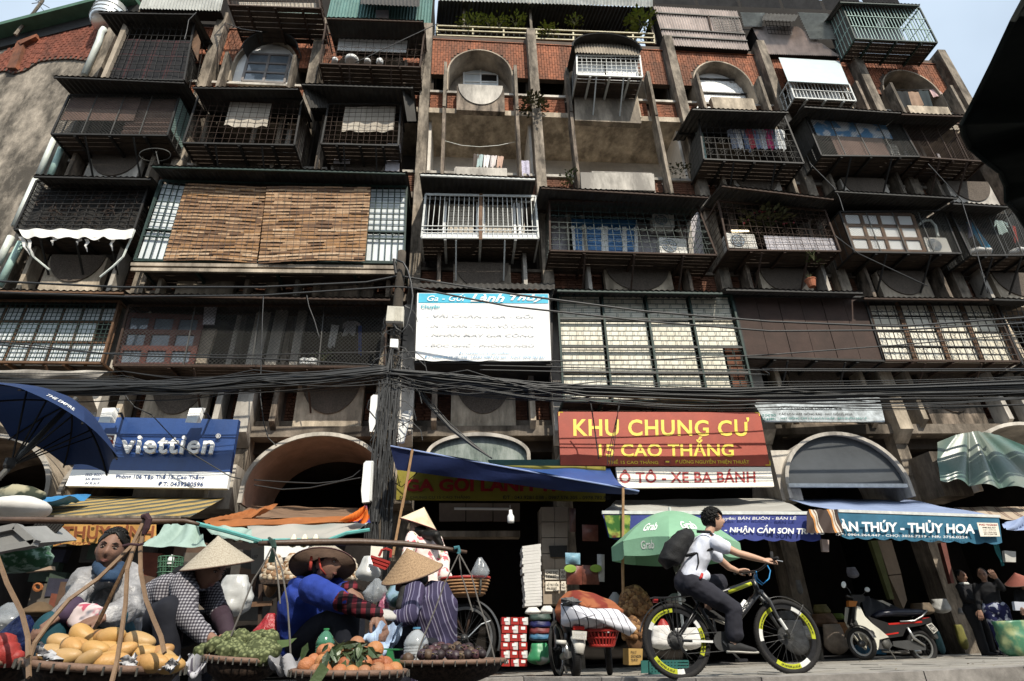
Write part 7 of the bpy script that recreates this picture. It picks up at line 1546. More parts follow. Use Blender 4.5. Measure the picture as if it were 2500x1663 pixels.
eN, eF = B3(1905,490,-.24), B3(1990,560,.25); wN, wF = B3(2120,555,-.27), B3(2080,590,.28)
limb(mb, [lerp(shN,eN,.2), lerp(shN,eN,.6), eN, lerp(eN,wN,.4), wN], [.046*SC,.043*SC,.038*SC,.038*SC,.026*SC]); limb(mb, [lerp(shF,eF,.2), eF, wF], [.045*SC,.038*SC,.026*SC])
ankN, ankF = B3(1905,1235,-.13), B3(1772,940,.13)
limb(mb, [B3(1910,1150,-.13), ankN, ankN-V((0,0,.03))], [.042*SC,.035*SC,.036*SC]); limb(mb, [B3(1770,890,.13), ankF], [.042*SC,.036*SC]); core(mb, nk, hip, [(shN, lerp(shN,eN,.3)), (shF, lerp(shF,eF,.3))], [(B3(1890,930,-.14), ankN), (B3(1865,720,.14), ankF)]); blob('body', mb, M_skinp, rd_, .01, 3)
mb = MB(); torso(mb, hip, nk-V((.015,0,.02)), ey_, (.165*SC,.155*SC,.175*SC,.185*SC,.075*SC), (.115*SC,.115*SC,.12*SC,.105*SC,.06*SC), (-.02,0,.0))
limb(mb, [shN, lerp(shN,eN,.42)], [.078*SC,.072*SC]); limb(mb, [shF, lerp(shF,eF,.42)], [.075*SC,.07*SC]); limb(mb, [B3(1620,690,-.10), B3(1690,660,-.05), B3(1700,650,.08)], [.06,.055,.055])
blob('shirt', mb, M_shirt, rd_, .010, 3, .011, 8, (1,1,.8))
mb = MB(); mb.tube([nk+V((.06*math.cos(a*.6283)+.02, .065*math.sin(a*.6283), -.005+.02*math.cos(a*.6283)*-1)) for a in range(10)], .016*SC, 6, closed=True); mk('collar', mb, M_shirt, rd_, True)
kN, kF = B3(1905,950,-.14), B3(1880,700,.14)
mb = MB(); mb.ell(hip, .15*SC,.155*SC,.13*SC, 16, 12);
hN, hF = hip+V((0,-.085,-.02)), hip+V((0,.085,-.02))
limb(mb, [hN, lerp(hN,kN,.5), kN], [.112*SC,.105*SC,.080*SC]); limb(mb, [kN, lerp(kN,ankN,.5), B3(1912,1165,-.13)], [.080*SC,.085*SC,.085*SC]); limb(mb, [hF, lerp(hF,kF,.5), kF], [.11*SC,.10*SC,.078*SC]); limb(mb, [kF, lerp(kF,ankF,.5), lerp(kF,ankF,.75)], [.075*SC,.075*SC,.072*SC])
blob('trousers', mb, M_slk, rd_, .011, 3, .012, 8)
hand(rd_, wN+V((-.02,0,0)), V((.9,-.02,.10)), V((0,-.35,.9)), M_skinp, SC*1.02, .75, 1); hand(rd_, wF, V((.9,0,.05)), V((0,.35,.9)), M_skinp, SC, .8, -1)
foot(rd_, ankN-V((0,0,.012)), V((.98,0,-.02)), mat('black_shoe', (.014,.014,.015), .7), SC*1.1, mat('pale_sole', (.42,.40,.36), .7)); foot(rd_, ankF-V((0,0,.01)), V((.9,0,-.35)), MATS['black_shoe'], SC*1.05, MATS['pale_sole'])
mb = MB()
def hfn(p): k = min(1, max(0, (p.z-.030)/.03)); return V((p.x, min(p.y, .012+.095*k), p.z))
mb.ell(hc+R@V((0,-.016,.024))*SC, .092*SC,.112*SC,.122*SC, 30, 24, R, lambda p: hfn(p/SC)*SC); hr = mk('hair', mb, M_hair, rd_, True); tufts(hr, hc, R, SC, 420, .055, False, .0085, 4, 1)
mb = MB(); rr = random.Random(5)
for k in range(420):
 a = rr.uniform(0, 6.28); tt = rr.uniform(0, 1.35); d = V((math.sin(tt)*math.cos(a), math.sin(tt)*math.sin(a), math.cos(tt))); p = hc+R@V((d.x*.090, d.y*.108-.016, d.z*.120+.026))*SC
 if d.y > .45 and d.z < .55: continue
 q = p+R@V((d.x*.01+rr.uniform(-.012,.012), d.y*.012+rr.uniform(-.02,.012), rr.uniform(-.045,.012)))*SC; n_ = (q-p).cross(R@V((d.x,d.y,d.z))).normalized()*.009*SC; mb.add([p-n_, p+n_, q], [(0,1,2)])
for k in range(46):
 x = rr.uniform(-.06,.06); p = hc+R@V((x, .082-abs(x)*.4, .085))*SC; q = hc+R@V((x*1.05+rr.uniform(-.01,.01), .098-abs(x)*.5, rr.uniform(.030,.055)))*SC; n_ = R@V((.008,0,0))*SC; mb.add([p-n_, p+n_, q], [(0,1,2)])
mk('hair_strand', mb, M_hair, hr, kind='stuff')
M_pack = mat('black_backpack', (.013,.013,.014), .75, var=.4, scale=14, bump=.3)
bp = thing('backpack', 'black backpack on the back of the cycling boy', 'backpack', B3(1450,590)); mb = MB()
loft(mb, [B3(1410,575), B3(1390,545), B3(1440,430), B3(1530,320), B3(1590,290)], ey_, [.08,.14,.155,.14,.07], [.06,.11,.115,.09,.045], 18); blob('bag', mb, M_pack, bp, .011, 3, .007, 9)
mb = MB(); loft(mb, [B3(1370,555), B3(1350,510), B3(1385,420), B3(1420,370)], ey_, [.06,.10,.10,.06], [.03,.05,.045,.02], 14); blob('front_pocket', mb, M_pack, bp, .010, 2, .004, 10)
mb = MB(); mb.tube([B3(1600,290,-.11), B3(1700,300,-.15), B3(1745,370,-.19), B3(1720,440,-.18), B3(1640,470,-.16), B3(1500,500,-.13)], .016*SC, 6); mk('strap', mb, M_pack, bp, True); mb = MB(); mb.tube([B3(1590,480,-.17), B3(1600,560,-.17), B3(1585,610,-.17)], .008, 5); mk('strap_end', mb, M_pack, bp); mb = MB(); mb.tube([B3(1530,290), B3(1520,250), B3(1545,245), B3(1560,285)], .008*SC, 5); mk('loop_handle', mb, M_pack, bp)
mb = MB(); mb.tube([B3(1625,655,-.19), B3(1610,690,-.2), B3(1600,700,-.2)], [.012,.016,.008], 6); mk('red_tag', mb, mat('red_tag', (.45,.02,.02), .6), rd_)
YM = 10.3
m4 = lambda x, y, dy=0.: P(d4(x,y), YM)+V((0,dy,0))
mo = thing('motorbike', 'old white and black step through motorbike parked on the pavement at right', 'motorbike', V((m4(1100,1350).x, YM, zp(YM))))
mR, mF = m4(1382,1268), m4(782,1245,-.25); mx = V((1,0,0)); mz = V((0,0,1)); rM = (m4(1382,1128)-m4(1382,1405)).length/2
wheel(mo, mR, mx, mz, rM, .034, [M_steel], None, 32, .05, .02); fx_ = V((.35,-.93,0)); wheel(mo, mF, V((.42,-.9,0)).normalized(), mz, rM*.95, .032, [M_steel], None, 32, .05, .02)
def prism(name, pts, y0, y1, m, parent=mo, bev=0):
 mb = MB(); a = [m4(x,y,y0) for x,y in pts]; b = [m4(x,y,y1) for x,y in pts]; n = len(a); mb.add(a+b, [tuple(range(n)), tuple(range(2*n-1,n-1,-1))]+[(i,n+i,n+(i+1)%n,(i+1)%n) for i in range(n)]); return mk(name, mb, m, parent)
M_mwhite = mat('leg_shield_white', (.60,.58,.50), .35, var=.15, dirt=.35, dcol=(.22,.19,.14), spec=.5); M_mblack = mat('moto_black', (.015,.014,.014), .35, spec=.5); M_mred = mat('tail_red', (.42,.02,.015), .25, spec=.6)
ls = prism('leg_shield', [(770,925),(800,935),(835,1010),(900,1075),(960,1120),(1040,1190),(960,1210),(955,1265),(945,1300),(905,1265),(850,1190),(785,1090),(762,1040)], -.17, -.13, M_mwhite)
prism('leg_shield', [(770,925),(800,935),(835,1010),(900,1075),(960,1120),(1040,1190),(960,1210),(945,1300),(905,1265),(850,1190),(785,1090),(762,1040)], .13, .17, M_mwhite)
mb = MB(); mb.lathe(m4(890,1158,-.175), [(.001,0),(.04,0),(.05,-.01),(.03,-.014),(.001,-.014)], 14, Matrix.Rotation(math.pi/2,3,'X')@Matrix.Rotation(math.pi,3,'X')); mk('vent_hole', mb, M_mblack, ls)
prism('steering_column', [(790,870),(835,870),(830,1000),(770,1080),(750,1080),(770,930)], -.05, .05, M_mblack)
prism('body_panel', [(880,1010),(1000,1050),(1080,1075),(1330,1040),(1420,1020),(1430,1060),(1330,1090),(1210,1110),(1180,1180),(1050,1200),(960,1130)], -.11, .11, M_mblack)
prism('red_stripe', [(1050,1070),(1340,1050),(1345,1065),(1060,1085)], -.116, -.112, M_mred); prism('red_stripe', [(1010,1165),(1140,1145),(1142,1158),(1015,1178)], -.116, -.112, M_mred)
mb = MB(); loft(mb, [m4(965,1010), m4(1020,985), m4(1130,975), m4(1250,975), m4(1350,975), m4(1395,965)], V((0,1,0)), [.07,.11,.125,.125,.115,.07], [.03,.05,.058,.06,.052,.03], 16); se = mk('seat', mb, mat('seat_vinyl', (.012,.014,.028), .4, var=.2, spec=.5), mo, True)
mb = MB(); mb.tube([m4(1150,1055,-.13), m4(1270,1050,-.13), m4(1340,1010,-.13), m4(1390,960,-.10), m4(1390,960,.10), m4(1340,1010,.13)], .014, 7); mk('grab_rail', mb, M_steel, mo, True)
prism('tail_light', [(1355,1020),(1415,1018),(1430,1050),(1410,1072),(1360,1065)], -.08, .08, M_mred)
pl = prism('number_plate', [(1385,1085),(1430,1065),(1485,1130),(1450,1160)], -.10, -.08, M_ac); text(pl, '29X', [m4(1395,1088,-.103), m4(1432,1072,-.103), m4(1455,1100,-.103), m4(1418,1118,-.103)], M_lblk, .001, .02); text(pl, '5617', [m4(1420,1122,-.103), m4(1458,1104,-.103), m4(1480,1130,-.103), m4(1446,1150,-.103)], M_lblk, .001, .02)
prism('rear_mudguard', [(1400,1070),(1480,1150),(1505,1190),(1495,1205),(1440,1160),(1380,1100)], -.06, .06, M_dsteel)
prism('engine', [(965,1205),(1060,1205),(1090,1260),(1060,1295),(970,1290),(950,1250)], -.12, .12, M_dsteel); mb = MB(); mb.lathe(m4(1030,1248,-.15), [(.001,0),(.055,0),(.07,.03),(.07,.05)], 16, Matrix.Rotation(-math.pi/2,3,'X')); mk('engine_cover', mb, M_iron, mo, True)
prism('chain_case', [(1100,1225),(1230,1215),(1380,1250),(1385,1300),(1240,1300),(1105,1265)], -.09, -.06, M_dsteel)
mb = MB(); mb.tube([m4(1080,1310,.12), m4(1250,1320,.14), m4(1420,1310,.14)], [.02,.03,.035], 8); mk('exhaust', mb, M_steel, mo, True)
mb = MB(); mb.tube([m4(1215,1105,-.12), m4(1265,1195,-.12), m4(1370,1260,-.10)], [.02,.026,.018], 8); mk('shock_absorber', mb, M_steel, mo, True)
mb = MB(); mb.tube([m4(770,1080,-.05), m4(745,1150,-.18), mF+V((0,-.02,0))], [.03,.024,.02], 7); mb.tube([m4(780,1080,.05), m4(780,1150,-.1), mF+V((.06,.1,0))], [.03,.024,.02], 7); mk('front_fork', mb, M_mblack, mo, True, kind='stuff')
guard('front_mudguard', ringv(mF, V((.42,-.9,0)).normalized(), mz, rM+.01, 20, .3, 2.8), .05, mo, M_mblack, mF)
mb = MB(); mb.tube([m4(645,842,-.30), m4(720,850,-.16), m4(800,850), m4(880,860,.18), m4(925,872,.30)], .016, 7); mk('handlebar', mb, M_mblack, mo, True)
prism('headlamp_cowl', [(745,825),(850,825),(865,870),(815,900),(765,880)], -.09, .09, M_mblack); prism('indicator', [(692,880),(765,885),(750,930),(695,930)], -.2, -.12, mat('amber', (.28,.10,.02), .4))
for k, (a, b, c_) in enumerate((((720,815),(700,780),(660,742)),((885,840),(930,805),(960,770)))):
 y = -.16 if k == 0 else .16; mb = MB(); mb.tube([m4(*a,y), m4(*b,y), m4(*c_,y)], .006, 5); mi_ = mk('mirror', mb, M_mblack, mo); mb = MB(); mb.ell(m4(*c_,y), .05 if k else .04,.012,.04 if k else .055, 14, 8, Matrix.Rotation(.5 if k == 0 else -.2,3,'Y')); mk('mirror_glass', mb, M_pane, mi_, True)
mb = MB(); mb.tube([m4(1070,1290,-.08), m4(1075,1370,-.22), m4(1070,1385,-.25)], .012, 6); mk('side_stand', mb, M_iron, mo)
prism('footrest', [(1090,1300),(1180,1305),(1180,1318),(1090,1312)], -.26, -.14, M_tyre)
cloth('dust_cover', 'grey cloth spread over goods behind the parked motorbike', 'cloth', [d4(870,820), d4(1000,870), d4(1210,950), d4(890,1040)], [10.9,10.9,10.8,10.7], mat('grey_dust_cloth', (.05,.05,.055), .9, var=.3), wob=.03)
cloth('silver_strip', 'cream and orange board leaning behind the parked motorbike', 'board', [d4(1000,870), d4(1040,868), d4(1215,950), d4(1170,955)], [10.85]*4, M_swht, wob=0, sag=0)
YS = 7.6
s3_ = lambda x, y, dy=0.: P(d3(x,y), YS)+V((0,dy,0))
sc = thing('motorbike', 'motorbike seen from behind under an orange red cover and a striped jersey', 'motorbike', V((s3_(600,1500).x, YS, zp(YS))))
fy = V((0,1,0)); rS = .27
cw = s3_(600,1505); cw = V((cw.x, YS+.1, zp(YS+.1)+rS)); wheel(sc, cw, V((.05,1,0)).normalized(), mz, rS, .05, [M_steel], None, 24, .05, .02)
def bx(name, pts, y0, y1, m, parent=sc):
 mb = MB(); mb.qbox([s3_(x,y,y0) for x,y in pts], (0,y1-y0,0)); return mk(name, mb, m, parent)
mb = MB(); loft(mb, [s3_(595,1330,-.16), s3_(598,1260,-.14), s3_(592,1190,-.08)], V((1,0,0)), [.05,.07,.085], [.03,.04,.05], 12); mk('mudflap', mb, M_ac, sc, True)
pl = bx('number_plate', ((530,1135),(655,1142),(650,1215),(535,1205)), -.2, -.185, M_ac); text(pl, '30K9', [s3_(548,1146,-.203), s3_(640,1150,-.203), s3_(638,1172,-.203), s3_(548,1168,-.203)], M_lgry, .001, .02); text(pl, '272.31', [s3_(540,1176,-.203), s3_(645,1180,-.203), s3_(643,1206,-.203), s3_(542,1200,-.203)], M_lgry, .001, .02)
bx('tail_lamp', ((545,1095),(640,1100),(640,1130),(548,1128)), -.17, -.05, M_mred)
mb = MB(); loft(mb, [s3_(590,1120,.0), s3_(590,1040,.3), s3_(610,980,.7), s3_(620,960,1.1)], V((1,0,0)), [.11,.15,.16,.14], [.10,.13,.13,.10], 14); mk('rear_body', mb, M_mblack, sc, True)
mb = MB(); mb.tube([s3_(470,1230,-.05), s3_(515,1330,-.1), s3_(520,1360,.4)], [.04,.05,.04], 8); mk('exhaust', mb, M_steel, sc, True)
mb = MB(); mb.tube([s3_(505,1150,.0), s3_(510,1300,.05)], .03, 8); mk('shock_absorber', mb, M_mblack, sc, True); mb = MB(); mb.tube([s3_(640,1160,.0), s3_(648,1300,.05)], .03, 8); mk('shock_absorber', mb, M_mblack, sc, True)
mb = MB(); mb.tube([s3_(450,1215,-.1), s3_(450,1250,-.1)], .06, 10); mk('indicator', mb, M_ac, sc, True)
mb = MB(); mb.tube([s3_(480,1420,-.02), s3_(500,1495,-.06)], .015, 6); mb.tube([s3_(500,1420,.1), s3_(560,1440,.1)], .015, 6); mk('centre_stand', mb, M_black, sc, kind='stuff')
def drape(name, label, ring, peak, Y, dY, m, cat='cloth', nu=60, nv=14, wob=.03, fold=9):
 """cloth thrown over a rounded load: ring = outline pixels, bulging towards the viewer"""
 c = peak; mb = MB(); R_ = [P(d3(*p), Y) for p in ring]; k = len(R_); pc = P(d3(*c), Y-dY)
 def fn(u, v):
  i = int(u*k) % k; f = u*k-int(u*k); e = lerp(R_[i], R_[(i+1)%k], f); p = lerp(pc, e, v); b = math.cos(v*math.pi/2)
  return V((p.x, lerp(pc.y, e.y, 1-b)+wob*math.sin(u*fold*6.283)*v*v+.3*wob*math.sin(u*31+v*9), p.z+wob*.5*math.sin(u*fold*6.283+1)*v*(1-v)))
 mb.grid(fn, nu, nv); return solo(name, mb, m, label, cat, None, True)
M_ored = patt('orange_red_cover', lambda n, l, co: nd_mix(n, l, nd_mix(n, l, (.27,.09,.04), (.17,.03,.02), nd_spots(n, l, co, 2.2, .47, .53)), (.55,.33,.12), nd_spots(n, l, co, 3.1, .62, .66)), .85)
M_wstripe = patt('white_striped_jersey', lambda n, l, co: nd_bands(n, l, co, 0, 11, [(0,(.55,.55,.60)),(.82,(.05,.05,.06)),(.93,(.55,.55,.60))], (0,.35,0)), .85)
drape('motorbike_cover', 'orange and red cover thrown over the motorbike load', [(405,960),(440,860),(520,790),(620,780),(740,810),(880,860),(960,920),(1000,960),(960,1130),(800,1140),(650,1150),(480,1100),(420,1040)], (680,930), YS+.35, .45, M_ored)
drape('striped_jersey', 'white jersey with thin dark stripes draped over the motorbike load', [(455,900),(520,870),(600,905),(760,940),(880,940),(960,950),(1040,1030),(1115,1110),(1050,1185),(980,1110),(850,1095),(740,1140),(600,1110),(460,1090)], (680,1010), YS-.05, .25, M_wstripe, wob=.02)
drape('motorbike_cover', 'crumpled grey cloth tucked on the motorbike load', [(455,850),(560,840),(640,880),(590,915),(470,920)], (540,880), YS-.1, .12, mat('crumpled_grey', (.12,.12,.12), .9, var=.5))
rb_ = thing('plastic_basket', 'red slatted plastic basket hanging behind the jersey', 'basket', s3_(800,1270)); ctr = [s3_(810,1140), s3_(820,1265)]
M_rpl = mat('red_plastic', (.30,.025,.02), .45, var=.2)
for k in range(14): a = math.pi*k/13; mb = MB(); mb.tube([s3_(805-150*math.cos(a),1130,-.18*math.sin(a)), s3_(815-100*math.cos(a),1262,-.12*math.sin(a))], .010, 5); mk('slat', mb, M_rpl, rb_)
for (y, w_, d_, r_) in ((1130,150,.18,.018),(1195,128,.15,.010),(1262,100,.12,.016)): mb = MB(); mb.tube([s3_(808-w_*math.cos(math.pi*k/14),y,-d_*math.sin(math.pi*k/14)) for k in range(15)], r_, 6); mk('hoop', mb, M_rpl, rb_)
mb = MB(); mb.qbox([s3_(665,1150,.0), s3_(945,1150,.0), s3_(910,1262,.0), s3_(720,1262,.0)], (0,.02,0)); mk('back_panel', mb, M_rpl, rb_)
s2_ = thing('motorbike', 'dark motorbike half hidden beyond the cloth covered one, front wheel at right', 'motorbike', V((s3_(955,1500).x, YS+.45, zp(YS+.45))))
pw = s3_(955,1500); wc_ = V((pw.x, YS+.45, zp(YS+.45)+.29)); wheel(s2_, wc_, V((.18,.98,0)).normalized(), mz, .29, .035, [M_steel], None, 24, .05, .02)
mb = MB(); mb.tube([wc_+V((.06,0,0)), wc_+V((.06,.15,.55))], .022, 7); mk('front_fork', mb, M_mblack, s2_, True)
guard('mudguard', ringv(wc_, V((.18,.98,0)).normalized(), mz, .31, 18, .3, 2.6), .05, s2_, M_steel, wc_)
mb = MB(); loft(mb, [wc_+V((-.05,.2,.35)), wc_+V((-.1,.5,.38)), wc_+V((-.15,1.0,.36))], V((1,0,0)), [.06,.12,.1], [.12,.16,.12], 12); mk('body_panel', mb, M_mblack, s2_, True)
bw = thing('bicycle', 'bicycle wheel and fork leaning at the left of the cloth covered motorbike', 'bicycle', V((s3_(470,1470).x, YS+.3, zp(YS+.3))))
pw = s3_(475,1480); wheel(bw, V((pw.x, YS+.35, zp(YS+.35)+.31)), V((.42,.9,0)).normalized(), mz, .31, .02, [M_steel], None, 28, .03, .02); mb = MB(); mb.tube([V((pw.x-.02,YS+.3,zp(YS)+.31)), V((pw.x+.02,YS+.6,zp(YS)+.75))], .016, 6); mk('fork', mb, M_bk, bw)
YH = 5.9
h2 = lambda x, y, dy=0.: P(d2(x,y), YH)+V((0,dy,0))
hb_ = thing('bicycle', 'old bicycle of the standing woman carrying a wicker tray over its rear wheel', 'bicycle', V((h2(1820,1400).x, YH, 0.1)))
hcn = h2(1822,1195); hR = (h2(2098,1195)-h2(1546,1195)).length/2; wheel(hb_, hcn, V((.97,-.22,0)).normalized(), mz, hR, .018, [M_steel], None, 32, .03, .015)
guard('mudguard', ringv(hcn, V((.97,-.22,0)).normalized(), mz, hR+.03, 24, -.35, 1.25), .032, hb_, M_dsteel, hcn)
for pts in (((1820,1195),(1700,900),(1640,800)),((1820,1195),(1900,880)),((1820,1195),(1640,1180),(1480,1160)),((1480,1160),(1500,800))): mb = MB(); mb.tube([h2(*p,.05) for p in pts], .012, 6); mk('frame_tube', mb, M_rust, hb_, True)
mb = MB(); mb.tube([h2(1850,1190,-.1), h2(1960,1080,-.1), h2(2040,1050,-.1)], .006, 5); mk('stand_wire', mb, M_steel, hb_)
M_wick = patt('wicker', lambda n, l, co: nd_mix(n, l, nd_bands(n, l, co, 2, 34, [(0,(.36,.20,.10)),(.55,(.15,.075,.035))]), (.28,.16,.08), nd_spots(n, l, co, 30, .4, .6)), .75)
wt = thing('wicker_basket', 'oval wicker basket with a red rim on the rear rack of the old bicycle', 'basket', h2(1830,835)); mb = MB(); pc = h2(1828,760); rx = (h2(2035,700)-h2(1620,700)).length/2; bh = (h2(1828,680)-h2(1828,835)).length
mb.lathe(pc+V((0,0,-bh/2)), [(.001,0),(rx*.72,0),(rx*.86,bh*.3),(rx*.96,bh*.75),(rx,bh),(rx*.96,bh),(rx*.9,bh*.7),(rx*.7,.02),(.001,.02)], 36); mb.v = [V((v.x, YH+(v.y-YH)*.75, v.z)) for v in mb.v]; mk('weave', mb, M_wick, wt, True)
for k in range(5): mb = MB(); z = bh*(.15+.17*k); r = rx*(.80+.19*(k/4)**.7); mb.tube([pc+V((r*math.cos(a*.1745), r*.76*math.sin(a*.1745), -bh/2+z)) for a in range(36)], .010, 5, closed=True); mk('weave_band', mb, M_wick, wt, True)
mb = MB(); mb.tube([pc+V((rx*math.cos(a*.1745), rx*.75*math.sin(a*.1745), bh/2)) for a in range(36)], .014, 6, closed=True); mk('rim', mb, M_rpl, wt, True)
mb = MB(); mb.tube([h2(1955,690,-rx*.72), h2(1955,760,-rx*.74), h2(1945,830,-rx*.6)], .009, 5); mk('tie_band', mb, M_iron, wt)
mb = MB(); mb.ell(pc+V((0,0,bh*.45)), rx*.93, rx*.7, .035, 24, 6); solo('tray_cloth', mb, M_cloth_w, 'pale cloth covering the wicker basket', 'cloth', smooth=True)
# MARKET GOODS
rn = random.Random(21)
M_mango = mat('mango_skin', (.46,.25,.085), .5, var=.2, scale=9, dirt=.4, dcol=(.36,.25,.10), stretch=(1,1,1), dscale=4, spec=.4)
M_capple = patt('custard_apple', lambda n, l, co: nd_mix(n, l, (.19,.21,.10), (.05,.06,.025), nd_spots(n, l, co, 60, .2, .6, vor=True)), .8)
M_orange_f = mat('orange_fruit', (.40,.16,.07), .5, var=.22, scale=16, dirt=.3, dcol=(.30,.08,.03), stretch=(1,1,1), dscale=6, bump=.3)
M_mgst = mat('mangosteen', (.045,.024,.032), .45, var=.5, scale=16, spec=.5)
M_tray = patt('woven_tray', lambda n, l, co: nd_mix(n, l, (.055,.036,.026), (.02,.014,.011), nd_spots(n, l, co, 60, .4, .6, 2)), .8)
M_rat = mat('rattan_strap', (.19,.12,.07), .6, var=.3, scale=10, spec=.4)
def tray(label, px, rim_y, Y, tilt=0, dep=.10, group='woven trays of the fruit sellers'):
 (xa, ya), (xb, yb) = px; A, B = P((xa,ya),Y), P((xb,yb),Y); c = (A+B)/2; R_ = (B-A).length/2; tl = math.atan2(B.z-A.z, B.x-A.x); M = Matrix.Rotation(-tl,3,'Y')
 t = thing('woven_tray', label, 'tray', c-V((0,0,dep)), group); mb = MB(); mb.lathe(c, [(.001,-dep),(R_*.5,-dep),(R_*.85,-dep*.6),(R_,0),(R_*.97,0),(R_*.82,-dep*.5),(R_*.5,-dep*.86),(.001,-dep*.86)], 40, M); mk('weave', mb, M_tray, t, True)
 mb = MB(); mb.tube([c+M@V((R_*math.cos(a*.13963), R_*math.sin(a*.13963), .004)) for a in range(45)], .014, 7, closed=True); rm = mk('rim', mb, mat('tray_rim', (.17,.105,.075), .65, var=.35, scale=14), t, True)
 mb = MB()
 for k in range(34): a = k*2*math.pi/34; p = c+M@V((R_*math.cos(a), R_*math.sin(a), 0)); e = M@V((math.cos(a),math.sin(a),0)); mb.tube([p+e*.016+V((0,0,.012)), p+e*.017-V((0,0,.016))], .004, 4)
 mk('rim_binding', mb, M_iron, rm, kind='stuff'); return t, c, R_, M
def fruits(f, pts, Y, shape, m, name, label, cat, group, jit=.05):
 for (x, y, *o) in pts:
  mb = MB(); shape(mb); dy = o[0] if o else rn.uniform(-jit, jit); p = P(f(x,y), Y+dy)
  R3 = Matrix.Rotation(rn.uniform(-.5,.5),3,'Y')@Matrix.Rotation(rn.uniform(-.6,.6),3,'Z'); mb.v = [p+R3@v for v in mb.v]; solo(name, mb, rn.choice(m) if isinstance(m, list) else m, label, cat, group, True)
def vary(m, name, cs, **k): return [m]+[mat(name+'_%d' % i, c, **k) for i, c in enumerate(cs)]
MG_ = vary(M_mango, 'mango', ((.47,.27,.09),(.36,.18,.065),(.43,.27,.12)), rough=.5, var=.25, dirt=.5, dcol=(.30,.20,.06), stretch=(1,1,1), dscale=7, spec=.4)
OR_ = vary(M_orange_f, 'orange', ((.45,.20,.08),(.33,.11,.05),(.36,.17,.09)), rough=.5, var=.3, scale=14, dirt=.4, dcol=(.25,.10,.03), stretch=(1,1,1), dscale=9, bump=.3)
MS_ = vary(M_mgst, 'mangosteen', ((.075,.035,.04),(.03,.02,.022),(.10,.065,.045)), rough=.5, var=.5, scale=16)
t1_, c1_, r1_, _ = tray('wide woven tray of mangoes hanging from rattan straps in the left foreground', (d1(290,1395), d1(1525,1478)), 0, 2.72)
def mango(mb):
 s = rn.uniform(.88,1.1); mb.ell((0,0,0), .060*s,.036*s,.035*s, 20, 14, None, lambda p: V((p.x, p.y*(1-.16*p.x/.066), p.z*(1-.18*p.x/.066)+.008*(p.x/.066)**2)))
mp_ = [(530,1235,.08),(720,1180,.10),(830,1200,.12),(965,1190,.05),(1205,1232,.05),(1010,1260,.14),(1100,1240,.12),(620,1275,-.02),(445,1330,.02),(825,1300,-.05),(1055,1310,-.06),(1260,1335,-.02),(1375,1335,.0),(570,1368,-.12),(770,1388,-.16),(905,1395,-.1),(960,1410,-.14),(1220,1420,-.12),(1330,1415,-.15),(1440,1388,-.05),(1460,1425,-.12),(700,1290,.02),(930,1310,.02),(1160,1330,.03),(1120,1400,-.02)]
fruits(d1, mp_, 2.72, mango, MG_, 'mango', 'ripe yellow mango heaped on the wide foreground tray', 'mango', 'mangoes on the foreground tray')
M_paper = mat('crumpled_paper', (.48,.48,.50), .8, var=.35, scale=6)
for q, lab in (([d1(1165,1340),d1(1180,1450),d1(1010,1440),d1(1040,1380)],'white crumpled paper tucked among the mangoes'),([d1(1555,1360),d1(1500,1470),d1(1380,1470),d1(1440,1420)],'grey paper lining the right rim of the mango tray'),([d1(330,1240),d1(540,1390),d1(420,1390),d1(285,1310)],'silver paper lining the left rim of the mango tray')):
 cloth('paper', lab, 'paper', q, [2.55]*4, M_paper, 8, 6, .02, 0)
t2_, c2_, r2_, _ = tray('woven tray of green custard apples beside the checked shirt', (d1(1790,1365), d2(210,1405)), 0, 3.5)
def capp(mb): s = rn.uniform(.9,1.12); mb.ell((0,0,0), .053*s,.053*s,.046*s, 26, 20, None, lambda p: p*(1+.07*math.sin(p.x*150)*math.sin(p.y*150+p.z*90)+.04*math.sin(p.z*170)))
fruits(d1, [(1860,1262),(1970,1215,.06),(2075,1210,.06),(2195,1225,.05),(1955,1310,-.05),(2070,1315,-.06),(2200,1310,-.05),(1760,1330,.02),(2140,1360,-.09),(2255,1355,-.1),(2030,1260,.02)], 3.5, capp, M_capple, 'custard_apple', 'knobbly green custard apple heaped on its tray', 'custard apple', 'custard apples on the tray')
fruits(d2, [(60,1215,.08),(135,1205,.04),(20,1225,.03),(150,1310,-.06),(30,1310,-.07),(95,1275,.0),(90,1358,-.1),(10,1365,-.1)], 3.5, capp, M_capple, 'custard_apple', 'knobbly green custard apple heaped on its tray', 'custard apple', 'custard apples on the tray')
mb = MB(); L3 = [P(d2(*p),3.5) for p in ((195,1215),(280,1210),(370,1195),(300,1265),(220,1285))]; mb.poly(*L3); mb.poly(*[p+V((0,.004,0)) for p in reversed(L3)]); solo('large_leaf', mb, mat('leaf_pale', (.10,.15,.06), .6), 'pale green leaf tip sticking out right of the custard apples', 'leaf')
cloth('cloth_bundle', 'grey striped cloth spilling over the left rim of the custard apple tray', 'cloth', [d1(1620,1345),d1(1880,1345),d1(1720,1500),d1(1570,1440)], [3.4]*4, patt('grey_stripe', lambda n, l, co: nd_bands(n, l, co, 0, 22, [(0,(.42,.42,.46)),(.6,(.12,.11,.14)),(.8,(.38,.38,.4))])), wob=.03)
cloth('cloth_bundle', 'grey cloth trailing between the custard apples and the oranges', 'cloth', [d2(60,1370),d2(300,1340),d2(490,1400),d2(290,1480)], [3.35]*4, mat('trailing_grey', (.30,.30,.32), .85, var=.4), wob=.03)
t3_, c3_, r3_, _ = tray('woven tray of leafy oranges at the bottom centre', (d2(342,1490), d2(1312,1495)), 0, 3.3)
def orng(mb): s = rn.uniform(.88,1.12); mb.ell((0,0,0), .039*s,.039*s,.037*s, 18, 14)
